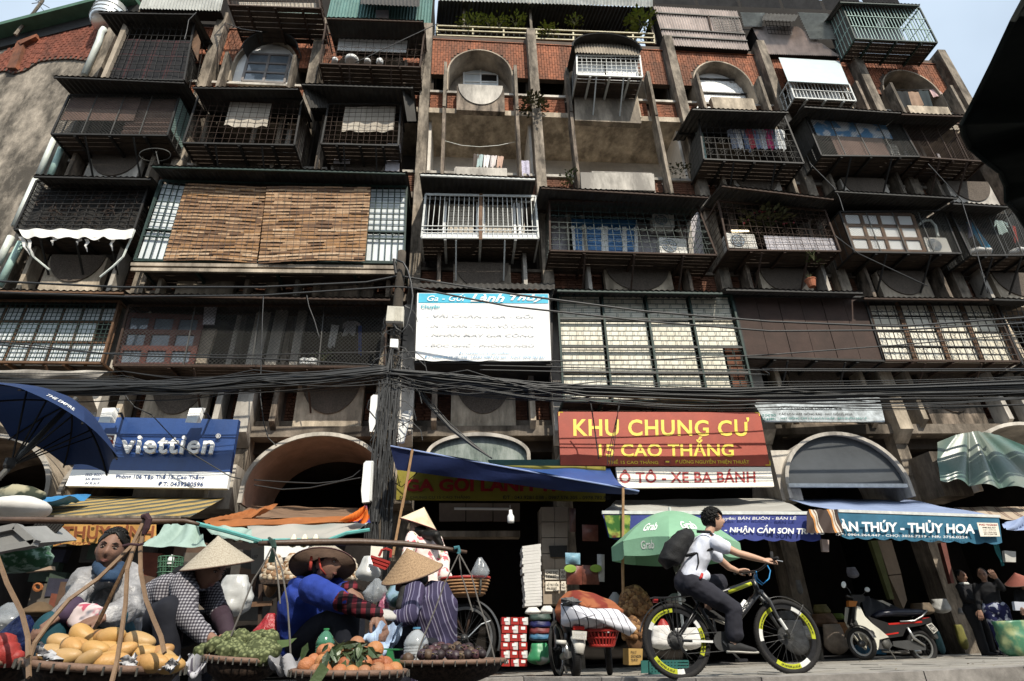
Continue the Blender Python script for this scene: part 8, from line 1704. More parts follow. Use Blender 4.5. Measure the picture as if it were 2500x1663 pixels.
fruits(d2, [(600,1310,.05),(450,1440,.0),(595,1405,-.06),(520,1395,.04),(785,1425,-.10),(950,1420,-.08),(1060,1405,-.05),(1045,1300,.0),(1045,1340,.06),(950,1330,.06),(890,1250,.10),(800,1310,.1),(740,1495,-.15),(840,1500,-.16),(950,1500,-.15),(1065,1480,-.14),(1150,1490,-.12),(1215,1475,-.08),(1130,1430,-.02),(540,1490,-.12),(600,1490,-.14),(690,1420,.0),(640,1300,.08),(860,1420,.0)], 3.3, orng, OR_, 'orange', 'orange with a dull rind heaped on the leafy tray', 'orange', 'oranges on the leafy tray')
ob = thing('orange_leaves', 'dark green leafy twigs lying over the oranges', 'leaves', P(d2(780,1330),3.2)); tw = MB()
M_lf = [mat('citrus_leaf_%d' % k, c, .4, var=.3, scale=9, spec=.5) for k, c in enumerate(((.045,.075,.03),(.07,.10,.045),(.03,.05,.022)))]
for k in range(64):
 x, y = (rn.gauss(790,105), rn.gauss(1315,50)) if k < 48 else (rn.gauss(900,50), rn.gauss(1340,60)); p = P(d2(x,y),3.2+rn.uniform(-.06,.05)); a = rn.uniform(-2.6,.6); d = V((math.cos(a), rn.uniform(-.5,.3), math.sin(a))).normalized(); s = rn.uniform(.04,.085); sd = d.cross(V((0,1,.3))).normalized()*s*.22; n_ = d.cross(sd).normalized()*s*.08
 lf = MB(); lf.add([p, p+d*s*.35+sd+n_, p+d*s*.75+sd*.7+n_, p+d*s, p+d*s*.75-sd*.7+n_, p+d*s*.35-sd+n_, p+d*s*.5], [(0,1,6),(1,2,6),(2,3,6),(3,4,6),(4,5,6),(5,0,6)]); mk('leaf', lf, M_lf[k % 3], ob)
for k in range(6): a = P(d2(rn.uniform(700,880),rn.uniform(1280,1390)),3.2); tw.tube([a, a+V((rn.uniform(-.03,.03),-.01,.03)), a+V((rn.uniform(-.06,.05),-.02,.05))], .002, 4)
mk('twig', tw, M_moss, ob, kind='stuff')
mb = MB(); p = P(d2(590,1470),3.0); mb.add([p+V((-.01,0,.03)), p+V((.03,0,.0)), p+V((.0,-.02,-.05)), p+V((-.04,-.01,-.12)), p+V((-.05,0,-.04))], [(0,1,2,3,4)]); solo('hanging_leaf', mb, M_lf[1], 'single green leaf hanging over the front rim of the orange tray', 'leaf')
t4_, c4_, r4_, _ = tray('dark woven tray of mangosteens hung by cords at the right of the sellers', (d2(1225,1412), d2(2165,1395)), 0, 3.95)
def mgs(mb):
 s = rn.uniform(.85,1.12); mb.ell((0,0,0), .030*s,.030*s,.028*s, 12, 10)
pts = [(1440+60*k+rn.uniform(-15,15), 1345+rn.uniform(-12,12), -.1) for k in range(10)]+[(1470+58*k+rn.uniform(-15,15), 1300+rn.uniform(-12,15), .02) for k in range(9)]+[(1560+60*k+rn.uniform(-15,15), 1275+rn.uniform(-8,12), .1) for k in range(6)]+[(1330,1372,-.1),(1370,1365,.0),(1300,1378,.0)]
fruits(d2, pts, 3.95, mgs, MS_, 'mangosteen', 'dark purple mangosteen heaped on the hung tray', 'mangosteen', 'mangosteens on the hung tray')
mb = MB()
for (x, y, o) in pts[::2]:
 p = P(d2(x,y-14),3.92+o)
 for k in range(4): a = k*1.57+rn.random(); mb.add([p, p+V((.02*math.cos(a),.02*math.sin(a)-.01,.008)), p+V((.02*math.cos(a+.8),.02*math.sin(a+.8)-.01,.006))], [(0,1,2)])
solo('mangosteen_calyx', mb, mat('calyx', (.16,.12,.05), .7), 'curled tan calyxes on top of the mangosteens', 'calyxes')['kind'] = 'stuff'
t5_, c5_, r5_, _ = tray('woven tray cut by the left edge holding red packets', (d1(-700,1418), d1(268,1408)), 0, 2.9)
for (x, y, s, lab) in ((20,1255,.045,'red packet standing on the tray at the left edge'),(40,1330,.05,'red plum packet lying on the tray at the left edge'),(120,1375,.03,'small bunch of red berries on the tray at the left edge')):
 mb = MB(); mb.ell(P(d1(x,y),2.8), s*1.2,s,s, 12, 8, None, lambda v: v*(1+.15*math.sin(v.x*90)*math.sin(v.z*80))); solo('red_packet', mb, mat('red_pack', (.30,.035,.03), .5, var=.4, scale=20), lab, 'packet', 'red packets at the left edge', True)
def pole_(pts, Ys, r, m, label, name='carrying_pole', cat='carrying pole', n=8):
 mb = MB(); mb.tube([P(p,y) for p, y in zip(pts, Ys)], r, n); return solo(name, mb, m, label, cat, None, True)
M_pl = mat('dark_bamboo', (.085,.05,.032), .5, var=.4, scale=8, spec=.5)
pole_([d1(-400,175),d1(300,178),d1(900,188),d1(1300,190),d1(1600,185),d1(1720,212)], [2.75]*6, [.014,.014,.014,.013,.010,.007], M_pl, 'dark bamboo carrying pole across the left of the picture above the mangoes')
pole_([d2(40,378),d2(150,376),d2(500,368),d2(900,365),d2(1300,382),d2(1600,415),d2(1840,455)], [3.6,3.6,3.7,3.8,3.9,3.95,3.95], [.011,.017,.021,.021,.019,.016,.011], M_pl, 'thin dark carrying pole over the woman in blue and the woman in purple')
for pts, lab in (([d1(1260,150),d1(1140,400),d1(850,680),d1(600,860),d1(430,1060),d1(300,1240),d1(245,1400),d1(250,1530)],'long rattan strap running from the pole knot to the left rim of the mangoes'),([d1(1235,240),d1(1110,520),d1(960,830),d1(860,1040),d1(800,1145)],'short rattan strap running behind the mangoes'),([d1(1210,260),d1(1150,440),d1(1100,600),d1(1085,900),d1(1050,1150),d1(1010,1400),d1(960,1600)],'grey rattan strap crossing the front of the mango tray'),([d1(1240,260),d1(1212,420),d1(1215,620),d1(1260,860),d1(1330,1040),d1(1390,1180),d1(1420,1320)],'bowed rattan strap down to the right of the mangoes'),([d1(-30,470),d1(60,720),d1(190,980),d1(240,1180),d1(245,1350)],'rattan strap of the tray at the left edge')):
 mb = MB(); W_ = [P(p, lerp(2.7, 2.42 if 'short' not in lab else 2.95, k/(len(pts)-1))) for k, p in enumerate(pts)]
 for k in range(len(W_)-1): mb.bar(W_[k], W_[k+1]+(W_[k+1]-W_[k]).normalized()*.004, .013, .009)
 solo('rattan_strap', mb, M_rat, lab, 'strap', 'rattan straps of the mango tray')
mb = MB(); mb.tube(pq(d1, ((1225,150),(1265,140),(1285,175),(1265,250),(1240,300)), 2.68), [.011,.015,.014,.013,.009], 8); mb.tube(pq(d1, ((1060,400),(1130,385),(1200,392),(1240,380)), 2.62), .005, 6); solo('strap_knot', mb, mat('knot_cloth', (.045,.022,.028), .9), 'dark cloth knot binding the rattan straps to the pole', 'knot')
mb = MB()
for k in range(7): mb.tube([P(d2(150+rn.uniform(-25,25),340+rn.uniform(-15,15)),3.58+rn.uniform(-.02,.02)), P(d2(160+rn.uniform(-30,30),410),3.56), P(d2(150+rn.uniform(-20,20),540),3.6)], .008, 5)
solo('strap_knot', mb, mat('green_twine', (.03,.06,.05), .9), 'dark green twine knotted on the left end of the thin carrying pole', 'knot')
mb = MB(); mb.tube(pq(d2, ((1730,420),(1765,410),(1775,450),(1765,470)), 3.93), .012, 6); solo('strap_knot', mb, mat('teal_twine', (.05,.16,.19), .9), 'teal twine knotted on the right end of the thin carrying pole', 'knot')
for pts, Y, lab in (([(165,420),(240,600),(290,900),(310,1200),(318,1400)],3.5,'cord from the thin pole to the right rim of the custard apple tray'),([(150,420),(80,560),(-10,700),(-110,960),(-200,1180)],3.5,'cord from the thin pole across to the custard apples'),([(160,420),(195,600),(215,760),(225,900)],3.6,'cord hanging straight from the thin pole'),([(1770,470),(1650,720),(1560,960),(1430,1270),(1395,1400)],3.9,'cord from the thin pole to the left of the mangosteen tray'),([(1770,470),(1790,640),(1840,800),(1890,970)],3.95,'cord from the thin pole behind the wicker basket'),([(1775,470),(1880,660),(1940,880),(2010,1090),(2080,1380)],3.9,'cord from the thin pole to the right of the mangosteen tray')):
 mb = MB(); mb.tube([P(d2(*p),Y) for p in pts], .0045, 5); solo('thin_rope', mb, mat('cord_grey', (.14,.13,.12), .8), lab, 'cord', 'cords of the thin carrying pole')
M_clear = mat('clear_plastic', (.52,.55,.58), .12, var=.15, spec=.7, alpha=.55); M_gpl = mat('green_plastic', (.06,.20,.12), .15, var=.2, spec=.7, alpha=.8)
def bottle(base, r, h, m, capm, label, grooves=5):
 t = thing('bottle', label, 'bottle', base); pr = [(r*.9,0),(r,h*.03)]
 for k in range(grooves): z = h*(.08+.42*k/grooves); pr += [(r,z),(r*.95,z+h*.03),(r,z+h*.05)]
 pr += [(r,h*.55),(r*.8,h*.72),(r*.42,h*.87),(r*.27,h*.90),(r*.27,h*.95)]; mb = MB(); mb.lathe(base, pr, 20); mk('body', mb, m, t, True); mb = MB(); mb.lathe(base+V((0,0,h*.94)), [(r*.32,0),(r*.32,h*.055),(.001,h*.055)], 14); mk('cap', mb, capm, t); return t
bottle(P(d2(600,1380),3.6)-V((0,0,.0)), (P(d2(680,1300),3.6)-P(d2(520,1300),3.6)).length/2, (P(d2(605,1112),3.6)-P(d2(600,1380),3.6)).length, M_gpl, mat('cap_green', (.04,.22,.08), .4), 'green plastic bottle standing behind the oranges')
bottle(P(d2(1395,1400),4.0), (P(d2(1505,1300),4.0)-P(d2(1290,1300),4.0)).length/2, (P(d2(1422,1100),4.0)-P(d2(1395,1400),4.0)).length, M_clear, mat('cap_blue', (.08,.22,.36), .4), 'large clear ribbed bottle with a blue cap left of the mangosteens')
gs = thing('stool', 'green plastic stool between the oranges and the mangosteens', 'stool', P(d2(1170,1470),3.7)); M_gst = mat('green_stool', (.02,.14,.05), .5, var=.2)
for k, pts in enumerate((((1100,1285),(1262,1290),(1255,1302),(1105,1298)),((1105,1370),(1230,1380),(1260,1440),(1120,1450)),((1150,1300),(1200,1305),(1210,1380),(1140,1372)))): mb = MB(); mb.qbox(pq(d2, pts, 3.65), (0,.22 if k < 2 else .05,0)); mk(('top','seat_box','post')[k], mb, M_gst, gs)
M_bagw = mat('thin_white_bag', (.60,.60,.58), .3, var=.18, scale=5, trans=.3, spec=.6, bump=.12); M_bagc = mat('thin_clear_bag', (.34,.36,.38), .18, var=.5, scale=7, spec=.8, bump=.15, alpha=.55)
def bag(f, x0, y0, x1, y1, Y, m, label, cat='bag', name='plastic_bag', neck=.2, dep=.7, cr=.07, group=None, sd=0):
 A, B, T, D0 = P(f(x0,(y0+y1)/2),Y), P(f(x1,(y0+y1)/2),Y), P(f((x0+x1)/2,y0),Y), P(f((x0+x1)/2,y1),Y); rx = (B-A).length/2; h = (T-D0).length; c = (A+B)/2; mb = MB(); n, k = 28, 18; vs = []
 for i in range(k+1):
  s = i/k; r = max(.02, math.sin(math.pi/2*min(1, s/.32))**.55)*(1 if s < .36 else lerp(1, neck, ((s-.36)/.64)**1.25))
  for j in range(n):
   a = 2*math.pi*j/n; q = noise.noise(V((math.cos(a)*1.7+sd*3.1+x0, math.sin(a)*1.7, s*2.2)))+.5*noise.noise(V((math.cos(a)*5, math.sin(a)*5+sd, s*6))); rr = r*(1+cr*2*q+.10*s*(1-neck)*math.sin(9*a+sd))
   vs.append(V((c.x+rx*rr*math.cos(a), Y+rx*dep*rr*math.sin(a), D0.z+h*s)))
 mb.add(vs, [(i*n+j, i*n+(j+1)%n, (i+1)*n+(j+1)%n, (i+1)*n+j) for i in range(k) for j in range(n)]+[tuple(k*n+j for j in range(n)), tuple(range(n-1,-1,-1))]); return solo(name, mb, m, label, cat, group, True)
bag(d1, 1850, 660, 2180, 1020, 4.9, M_bagw, 'bright white plastic bag behind the woman in the checked shirt', cr=.2, neck=.5)
bag(d2, 0, 985, 255, 1240, 4.6, mat('red_bag', (.36,.02,.025), .35, var=.4, scale=8, spec=.5, bump=.5), 'red plastic bag behind the custard apples', cr=.15)
bag(d2, 888, 490, 1092, 708, 5.2, M_bagw, 'white plastic bag hanging under the red basket', cr=.12, neck=.45)
bag(d2, 960, 680, 1150, 890, 5.0, M_bagc, 'black and clear plastic bag hanging beside the green bag', cr=.2); bag(d2, 1080, 800, 1165, 1000, 5.0, mat('pink_bag', (.42,.12,.2), .3, var=.5, scale=9, spec=.6, bump=.5), 'pink plastic bag hanging between the two women', cr=.15)
bag(d2, 1145, 660, 1310, 935, 4.95, patt('greens_in_bag', lambda n, l, co: nd_mix(n, l, (.20,.30,.40), (.06,.14,.06), nd_spots(n, l, co, 6, .42, .6, 5)), .2, .7), 'bluish plastic bag of greens hanging between the two women', cr=.14)
bag(d2, 1880, 500, 2030, 690, 5.75, M_bagc, 'clear plastic bag of corn standing in the wicker basket', cr=.12)
bag(d1, -120, 905, 235, 1140, 3.9, M_bagc, 'clear grey plastic bag at the left edge', cr=.15); bag(d1, -60, 1020, 345, 1400, 3.6, mat('blue_bag', (.03,.06,.28), .35, var=.6, scale=7, spec=.6, bump=.6), 'large blue plastic bag at the left of the woman in silver', cr=.18)
bag(d1, 190, 890, 480, 1010, 4.4, mat('brown_sack', (.10,.065,.035), .9, var=.4), 'brown sack slumped behind the blue plastic bag', name='sack');
for k in range(3): bag(d2, 300+95*k, 300, 380+95*k, 415, 6.8, patt('yellow_flower_bag_%d' % k, lambda n, l, co: nd_mix(n, l, (.62,.60,.50), (.40,.34,.05), nd_spots(n, l, co, 9, .5, .6))), ('left','middle','right')[k]+' bag of yellow flowers on the white shelf of the garlic stall', cr=.1, sd=k, group='bags of yellow flowers')
mb = MB(); mb.qbox(pq(d2, ((90,395),(480,398),(420,478),(88,520)), 7.0), (0,.5,0)); solo('white_shelf', mb, M_white, 'white shelf block under the bags of yellow flowers', 'shelf')
M_garl = [mat('garlic_%d' % k, c, .8, var=.35, scale=20) for k, c in enumerate(((.42,.34,.24),(.24,.14,.075),(.50,.43,.34)))]
def heap(f, x0, y0, x1, y1, Y, ms, label, n, r, cat, name, base=True):
 A, B, T = P(f(x0,y1),Y), P(f(x1,y1),Y), P(f((x0+x1)/2,y0),Y); c = (A+B)/2; rx = (B-A).length/2; h = T.z-c.z; t = thing(name, label, cat, c); core = MB(); core.ell(c+V((0,0,h*.1)), rx*.86, rx*.6, h*.82, 18, 12); mk('core', core, ms[1], t, True)
 for g_ in range(len(ms)):
  mb = MB()
  for k in range(n//len(ms)):
   a, b = rn.uniform(0,6.28), math.acos(rn.uniform(0,1)); d = V((math.sin(b)*math.cos(a), math.sin(b)*math.sin(a), math.cos(b))); s = r*rn.uniform(.7,1.25)
   mb.ell(c+V((d.x*rx*.9, d.y*rx*.63, d.z*h*.93)), s, s, s*.9, 7, 5)
  mk('heaped_piece', mb, ms[g_], t, True, kind='stuff')
 return t
heap(d2, 70, 480, 235, 690, 6.0, M_garl, 'tall heap of garlic braids at the left of the garlic stall', 330, .030, 'garlic', 'garlic_heap'); heap(d2, 235, 470, 390, 690, 6.1, M_garl, 'second heap of garlic braids behind the hat of the woman in blue', 330, .030, 'garlic', 'garlic_heap'); heap(d2, 640, 480, 890, 690, 6.0, M_garl, 'heap of garlic braids right of the woman in blue', 450, .030, 'garlic', 'garlic_heap')
t = thing('stall_tray', 'wide basket tray under the garlic heaps', 'tray', P(d2(450,735),6.0)); mb = MB(); mb.qbox([P(d2(55,690),5.7),P(d2(838,690),5.7),P(d2(835,728),5.7),P(d2(60,728),5.7)], (0,.8,0)); mk('tray_board', mb, M_tray, t)
for x in (60,220,420,640,830): mb = MB(); mb.bar(P(d2(x,730),5.9), P(d2(x-10,1200),5.9), .03); mk('leg', mb, M_rust, t)
mb = MB(); mb.bar(P(d2(-60,910),5.85), P(d2(160,895),5.85), .04); mb2_ = mk('rail', mb, M_wood, t)
bkt = thing('plastic_basket', 'small red plastic basket hung beside the utility pole', 'basket', P(d2(1100,590),5.1))
A, B = P(d2(1012,490),5.1), P(d2(1175,545),5.1)
for k in range(11): u = k/10; mb = MB(); mb.bar(lerp(A,B,u), lerp(P(d2(1035,560),5.1),P(d2(1140,600),5.1),u), .012); mk('slat', mb, M_rpl, bkt)
for a, b in ((A,B),(P(d2(1022,525),5.1),P(d2(1158,572),5.1)),(P(d2(1035,560),5.1),P(d2(1140,600),5.1))): mb = MB(); mb.bar(a-V((0,.006,0)), b-V((0,.006,0)), .018); mk('rim', mb, M_rpl, bkt)
mb = MB(); mb.tube(pq(d2, ((1080,490),(1105,435),(1140,425),(1185,440),(1178,500)), 5.1), .012, 6); mk('handle', mb, M_rpl, bkt)
mb = MB(); mb.qbox(pq(d2, ((1012,400),(1115,408),(1112,500),(1005,492)), 8.6), (0,.01,0)); nt_ = solo('notice', mb, M_swht, 'printed paper notice taped to the utility pole', 'notice')
gb = thing('wire_basket', 'green wire basket with a white bottle behind the checked shirt', 'basket', P(d1(1460,680),4.8))
for k in range(12): a = k*.5236; r = .085; mb = MB(); c = P(d1(1480,500),4.9); d0 = P(d1(1465,680),4.9); mb.tube([c+V((r*math.cos(a),r*math.sin(a),0)), d0+V((r*.9*math.cos(a),r*.9*math.sin(a),0))], .005, 4); mk('wire', mb, mat('green_wire', (.05,.12,.07), .5), gb)
for k in range(5): mb = MB(); cc = lerp(c,d0,k/4); mb.tube([cc+V((.085*math.cos(a*.4488),.085*math.sin(a*.4488),0)) for a in range(14)], .005, 4, closed=True); mk('hoop', mb, MATS['green_wire'], gb)
bottle(P(d1(1468,560),4.9), .022, .07, M_white, M_white, 'white capped bottle in the green wire basket', 1)
cr = thing('foam_crate', 'grey foam crate tilted on the netting at the left edge', 'crate', P(d1(60,460),3.0)); M_foam = mat('grey_foam', (.24,.24,.235), .7, var=.2, dirt=.3); qf = pq(d1, ((-300,330),(150,235),(310,375),(-200,475)), 3.0)
mb = MB(); mb.qbox(qf, (0,.30,.06)); mk('body', mb, M_foam, cr)
for i in range(4): mb = MB(); mb.bar(qf[i], qf[(i+1)%4], .028, .04); mk('rim', mb, M_foam, cr)
c_ = thing('black_crate', 'black slatted plastic crate leaning at the left edge', 'crate', P(d1(400,330),3.2)); qk = pq(d1, ((330,195),(540,215),(420,345),(250,290)), 3.2)
for k in range(9): mb = MB(); mb.bar(bil(qk,k/8,0), bil(qk,k/8,1), .010); mk('slat', mb, M_black, c_)
for k in range(6): mb = MB(); mb.bar(bil(qk,0,k/5)+V((0,.008,0)), bil(qk,1,k/5)+V((0,.008,0)), .010); mk('slat', mb, M_black, c_)
bag(d1, -200, 360, 415, 640, 3.4, patt('green_net_bag', lambda n, l, co: nd_mix(n, l, (.03,.09,.045), (.22,.32,.26), nd_spots(n, l, co, 24, .52, .6, 4)), .6), 'sagging green net bag under the foam crate', cr=.15, neck=.8)
mb = MB(); mb.qbox(pq(d1, ((190,585),(440,572),(442,605),(195,628)), 5.5), (0,.06,0)); solo('wooden_block', mb, mat('pale_wood', (.34,.25,.18), .8), 'pale wooden block in the dark stall at the left', 'block')
mb = MB(); mb.tube([P(d1(328+34*math.cos(a*.6283),757+30*math.sin(a*.6283)),5.5) for a in range(10)], .012, 5, closed=True); solo('orange_ring', mb, M_orange, 'orange ring hanging in the dark stall at the left', 'ring')
ch_ = thing('cane_chair', 'curved cane chair back behind the woman in the checked shirt', 'chair', P(d1(1230,1100),4.9)); mb = MB(); mb.tube(pq(d1, ((1150,1150),(1160,830),(1220,785),(1310,800),(1330,900)), 4.9), .022, 7); mk('frame', mb, M_rat, ch_)
for x in (1190,1230,1270): mb = MB(); mb.tube(pq(d1, ((x,800),(x-10,1120)), 4.9), .010, 5); mk('spindle', mb, M_rat, ch_)
M_stall = mat('stall_shade_dark', (.020,.016,.014), .95, var=.5)  # near-black sheets added to stand in for the stall's deep shade
for k, (q, Y, lab) in enumerate((((d1(-300,390),d1(1250,395),d1(1250,1500),d1(-300,1500)),8.6,'added dark curtain standing in for shade behind the woman in silver'),((d1(1300,400),d2(1000,350),d2(1000,1500),d1(1300,1500)),9.2,'added dark curtain standing in for shade behind the garlic stall'))):
 cloth('stall_shade_curtain', lab, 'curtain', list(q), [Y]*4, M_stall, wob=.06, sag=0)
for k in range(26):
 x, y = rn.uniform(350,2200), rn.uniform(430,980); m = mat('clutter_%d' % (k % 6), [(.10,.06,.04),(.05,.045,.04),(.16,.05,.03),(.04,.06,.045),(.12,.10,.08),(.03,.03,.05)][k % 6], .8, var=.5)
 p = P(d1(x,y),8.3); mb = MB(); w_, h_ = rn.uniform(.08,.2), rn.uniform(.06,.22); mb.qbox([p+V((-w_,0,h_)), p+V((w_,.05,h_*rn.uniform(.7,1))), p+V((w_*.9,.05,-h_)), p+V((-w_*.9,0,-h_))], (0,.12,0)); solo('hung_packet', mb, m, 'dim %s packet hanging in the dark stall behind the vendors' % ['brown','grey','rust red','dull green','tan','navy'][k % 6], 'packet', 'dim packets in the dark stall')
M_ptile = mat('pillar_tile', (.33,.27,.21), .5, var=.12, dirt=.35, dcol=(.16,.12,.09))
pt_h = thing('tiled_pillar', 'tan tiled pillar with paper notices in the linen shop', 'pillar', P(d3(440,900),10.5)); qp = pq(d3, ((285,60),(520,60),(510,905),(305,905)), 10.5)
for u in range(2):
 for v in range(6): mb = MB(); mb.qbox(sub(qp, u/2+.008, v/6+.004, (u+1)/2-.008, (v+1)/6-.004), (0,.3,0)); mk('tile', mb, M_ptile, pt_h)
mb = MB(); mb.qbox([p+V((0,.31,0)) for p in qp], (0,.2,0)); mk('core', mb, M_conc, pt_h)
mb = MB(); mb.qbox(pq(d3, ((355,398),(512,395),(510,495),(370,495)), 10.45), (0,.03,0)); solo('black_board', mb, M_black, 'small black board on the tan tiled pillar', 'board')
for (xa, ya, xb, yb, s, lab) in ((320,605,440,690,'CHO VAY\n0.828.857','upper paper notice on the tan pillar'),(325,705,445,790,'HỖ TRỢ VỐN\n0906.838.857','lower paper notice on the tan pillar'),(452,600,500,690,'VAY\nVỐN','narrow upper notice at the pillar edge'),(460,705,500,790,'HỖ\nTRỢ','narrow lower notice at the pillar edge')):
 q = pq(d3, ((xa,ya),(xb,ya),(xb,yb),(xa,yb)), 10.46); t = thing('notice', lab, 'notice', q[3], 'notices on the tan pillar'); mb = MB(); mb.qbox(q, (0,.008,0)); mk('sheet', mb, M_swht, t); text(t, s, sub(q,.08,.12,.92,.88), M_lblk, .003, .02)
ls_ = thing('linen_stack', 'tall stack of folded white linen against the tan pillar', 'linen', P(d3(210,925),9.9))
for k in range(20):
 v = k/20; y0 = lerp(395,915,v); o = rn.uniform(-9,9); mb = MB(); q = pq(d3, ((118+v*35+o,y0+8),(280+v*15+o*.5,y0-(14*(1-v))),(282+v*15+o*.5,y0+24-(12*(1-v))),(120+v*35+o,y0+32)), 9.9); mb.qbox(q, (0,.4,0)); mk('folded_linen', mb, M_cloth_w, ls_)
for (x0, y0, x1, y1, lab) in ((145,930,285,995,'left white pillow on the red packs'),(280,918,400,990,'right cream pillow on the red packs')): bag(d3, x0, y0, x1, y1, 9.4, M_cloth_w, lab, 'pillow', 'pillow', neck=.5, cr=.03)
M_redw = patt('red_white_pack', lambda n, l, co: nd_mix(n, l, (.30,.02,.02), (.55,.52,.5), nd_spots(n, l, co, 5, .52, .56, 1)), .35, .5)
for k in range(6):
 y = 1015+k*72
 for j in range(3):
  x = -55+j*75+rn.uniform(-8,8); q = pq(d3, ((x,y),(x+72,y+2),(x+72,y+66),(x,y+64)), 8.6); mb = MB(); mb.qbox(q, (0,.3,0)); t_ = solo('red_pack', mb, M_rpl if (k+j) % 2 else M_redw, 'red and white packed quilt in the stack left of the cloth covered motorbike', 'pack', 'red quilt packs')
  mb = MB(); mb.qbox([p-V((0,.006,0)) for p in sub(q,.3,.15,.8,.55)], (0,.005,0)); mk('label', mb, M_white, t_)
for (y, m, lab) in ((1015,(.04,.06,.05),'dark green folded pack topmost beside the red packs'),(1075,(.012,.014,.07),'navy folded pack second beside the red packs'),(1130,(.14,.03,.03),'dark red folded pack third beside the red packs'),(1180,(.05,.14,.24),'pale blue folded pack fourth beside the red packs')): bag(d3, 180, y-25, 375, y+45, 8.7, mat('pack_%d' % y, m, .5, var=.5, scale=9), lab, 'pack', 'folded_pack', neck=.85, cr=.05)
bag(d3, 172, 1240, 380, 1432, 8.5, patt('green_white_sack', lambda n, l, co: nd_mix(n, l, (.03,.20,.08), (.5,.52,.45), nd_spots(n, l, co, 4, .55, .6, 2)), .4, .5), 'shiny green and white packed sack at the foot of the packs', 'sack', 'sack', neck=.6, cr=.08)
for (x0, y0, x1, y1, m, lab) in ((495,458,625,560,(.20,.36,.46),'blue and white packet hanging right of the tan pillar'),(505,570,640,735,(.16,.05,.035),'left brown food packet hanging right of the tan pillar'),(640,565,790,735,(.13,.045,.03),'right brown food packet with a green leaf print'),(770,470,835,710,(.42,.42,.40),'white carrier bags hanging at the shop corner'),(640,215,780,360,(.13,.025,.03),'dark red bag hanging under the shop beam'),(530,70,585,280,(.10,.05,.04),'brown cloth strips hanging under the blue tarpaulin')):
 q = pq(d3, ((x0,y0),(x1,y0+4),(x1,y1),(x0+4,y1-3)), 10.0); t = solo('hung_packet', (lambda mb: (mb.grid(lambda u, v: bil(q,u,v)+V((0,-.06*math.sin(math.pi*u)*math.sin(math.pi*v),0)), 8, 8), mb)[1])(MB()), mat('hp_%d' % x0, m, .4, var=.4, scale=9), lab, 'packet', None, True)
 if 'brown food' in lab: qq = sub(q,.0 if 'left' in lab else .55,.02,.4 if 'left' in lab else .95,.35); mb = MB(); mb.ell((qq[0]+qq[2])/2-V((0,.075,0)), .10,.004,.06, 12, 6); mk('leaf_print', mb, mat('leaf_print', (.22,.34,.05), .5), t)
mb = MB(); mb.qbox(pq(d2, ((1600,270),(2300,268),(2300,320),(1610,320)), 11.2), (0,.3,0)); solo('shop_beam', mb, M_plas, 'pale beam across the linen shop front', 'beam')
for (x, lab) in ((0,'left'),(1,'middle'),(2,'right')):
 mb = MB(); mb.qbox(pq(d2, ((1600+x*235,30),(1828+x*235,30),(1826+x*235,185),(1600+x*235,188)), 11.6), (0,.05,0)); solo('wall_panel', mb, mat('dim_panel', (.14,.10,.075), .7), lab+' dim cladding panel over the linen shop under the yellow sign', 'panel', 'cladding panels over the linen shop')
mb = MB(); mb.tube(pq(d2, ((1730,78),(2205,82)), 11.0), .022, 8); solo('tube_lamp', mb, M_white, 'unlit white tube lamp under the yellow sign', 'lamp')
lb = thing('bulb', 'white spiral bulb hanging on a wire in front of the linen shop', 'bulb', P(d2(2220,200),9.6)); mb = MB(); mb.lathe(P(d2(2220,200),9.6), [(.05,0),(.055,.03),(.055,.10),(.03,.14),(.025,.2),(.001,.2)], 12); mk('bulb_body', mb, M_white, lb, True); mb = MB(); mb.tube(pq(d2, ((2216,120),(2212,45)), 9.6), .006, 4); mk('wire', mb, M_cable, lb)
M_ging = [mat('ginger_%d' % k, c, .85, var=.4, scale=18) for k, c in enumerate(((.22,.11,.045),(.12,.06,.028),(.28,.16,.07)))]
heap(d3, 960, 740, 1255, 1000, 9.3, M_ging, 'tall brown heap of dried roots behind the bicycle', 420, .045, 'dried goods', 'root_heap'); heap(d3, 1000, 1010, 1180, 1190, 9.0, M_ging, 'lower brown heap of dried roots behind the bicycle', 200, .04, 'dried goods', 'root_heap')
bag(d3, 850, 800, 1010, 960, 9.5, M_foam, 'grey sack left of the tall brown heap', 'sack', 'sack')
q = pq(d3, ((1042,1285),(1165,1288),(1160,1425),(1045,1430)), 8.4); t = thing('carton', 'brown carton with black print standing by the rear wheel of the mountain bicycle', 'carton', q[3]); mb = MB(); mb.qbox(q, (0,.3,0)); mk('box', mb, mat('carton', (.38,.24,.08), .8, var=.15), t); text(t, 'ĐẠI LÝ\nGẠO NGON\nTẠI ĐÂY', sub(q,.15,.12,.9,.85), M_lblk, .003, .02)
gc = thing('plastic_crate', 'teal green plastic crate behind the rear wheel of the mountain bicycle', 'crate', P(d3(1390,1530),8.0)); M_gcr = mat('teal_crate', (.02,.10,.09), .5, var=.2); qc = pq(d3, ((1218,1395),(1560,1395),(1560,1525),(1222,1528)), 8.0)
for k in range(6): mb = MB(); mb.bar(bil(qc,0,k/5), bil(qc,1,k/5), .022, .02); mk('slat', mb, M_gcr, gc)
for k in range(13): mb = MB(); mb.bar(bil(qc,k/12,0)+V((0,.015,0)), bil(qc,k/12,1)+V((0,.015,0)), .014, .01); mk('slat', mb, M_gcr, gc)
mb = MB(); mb.qbox([p+V((0,.35,0)) for p in qc], (0,.02,0)); mk('back_panel', mb, M_gcr, gc)
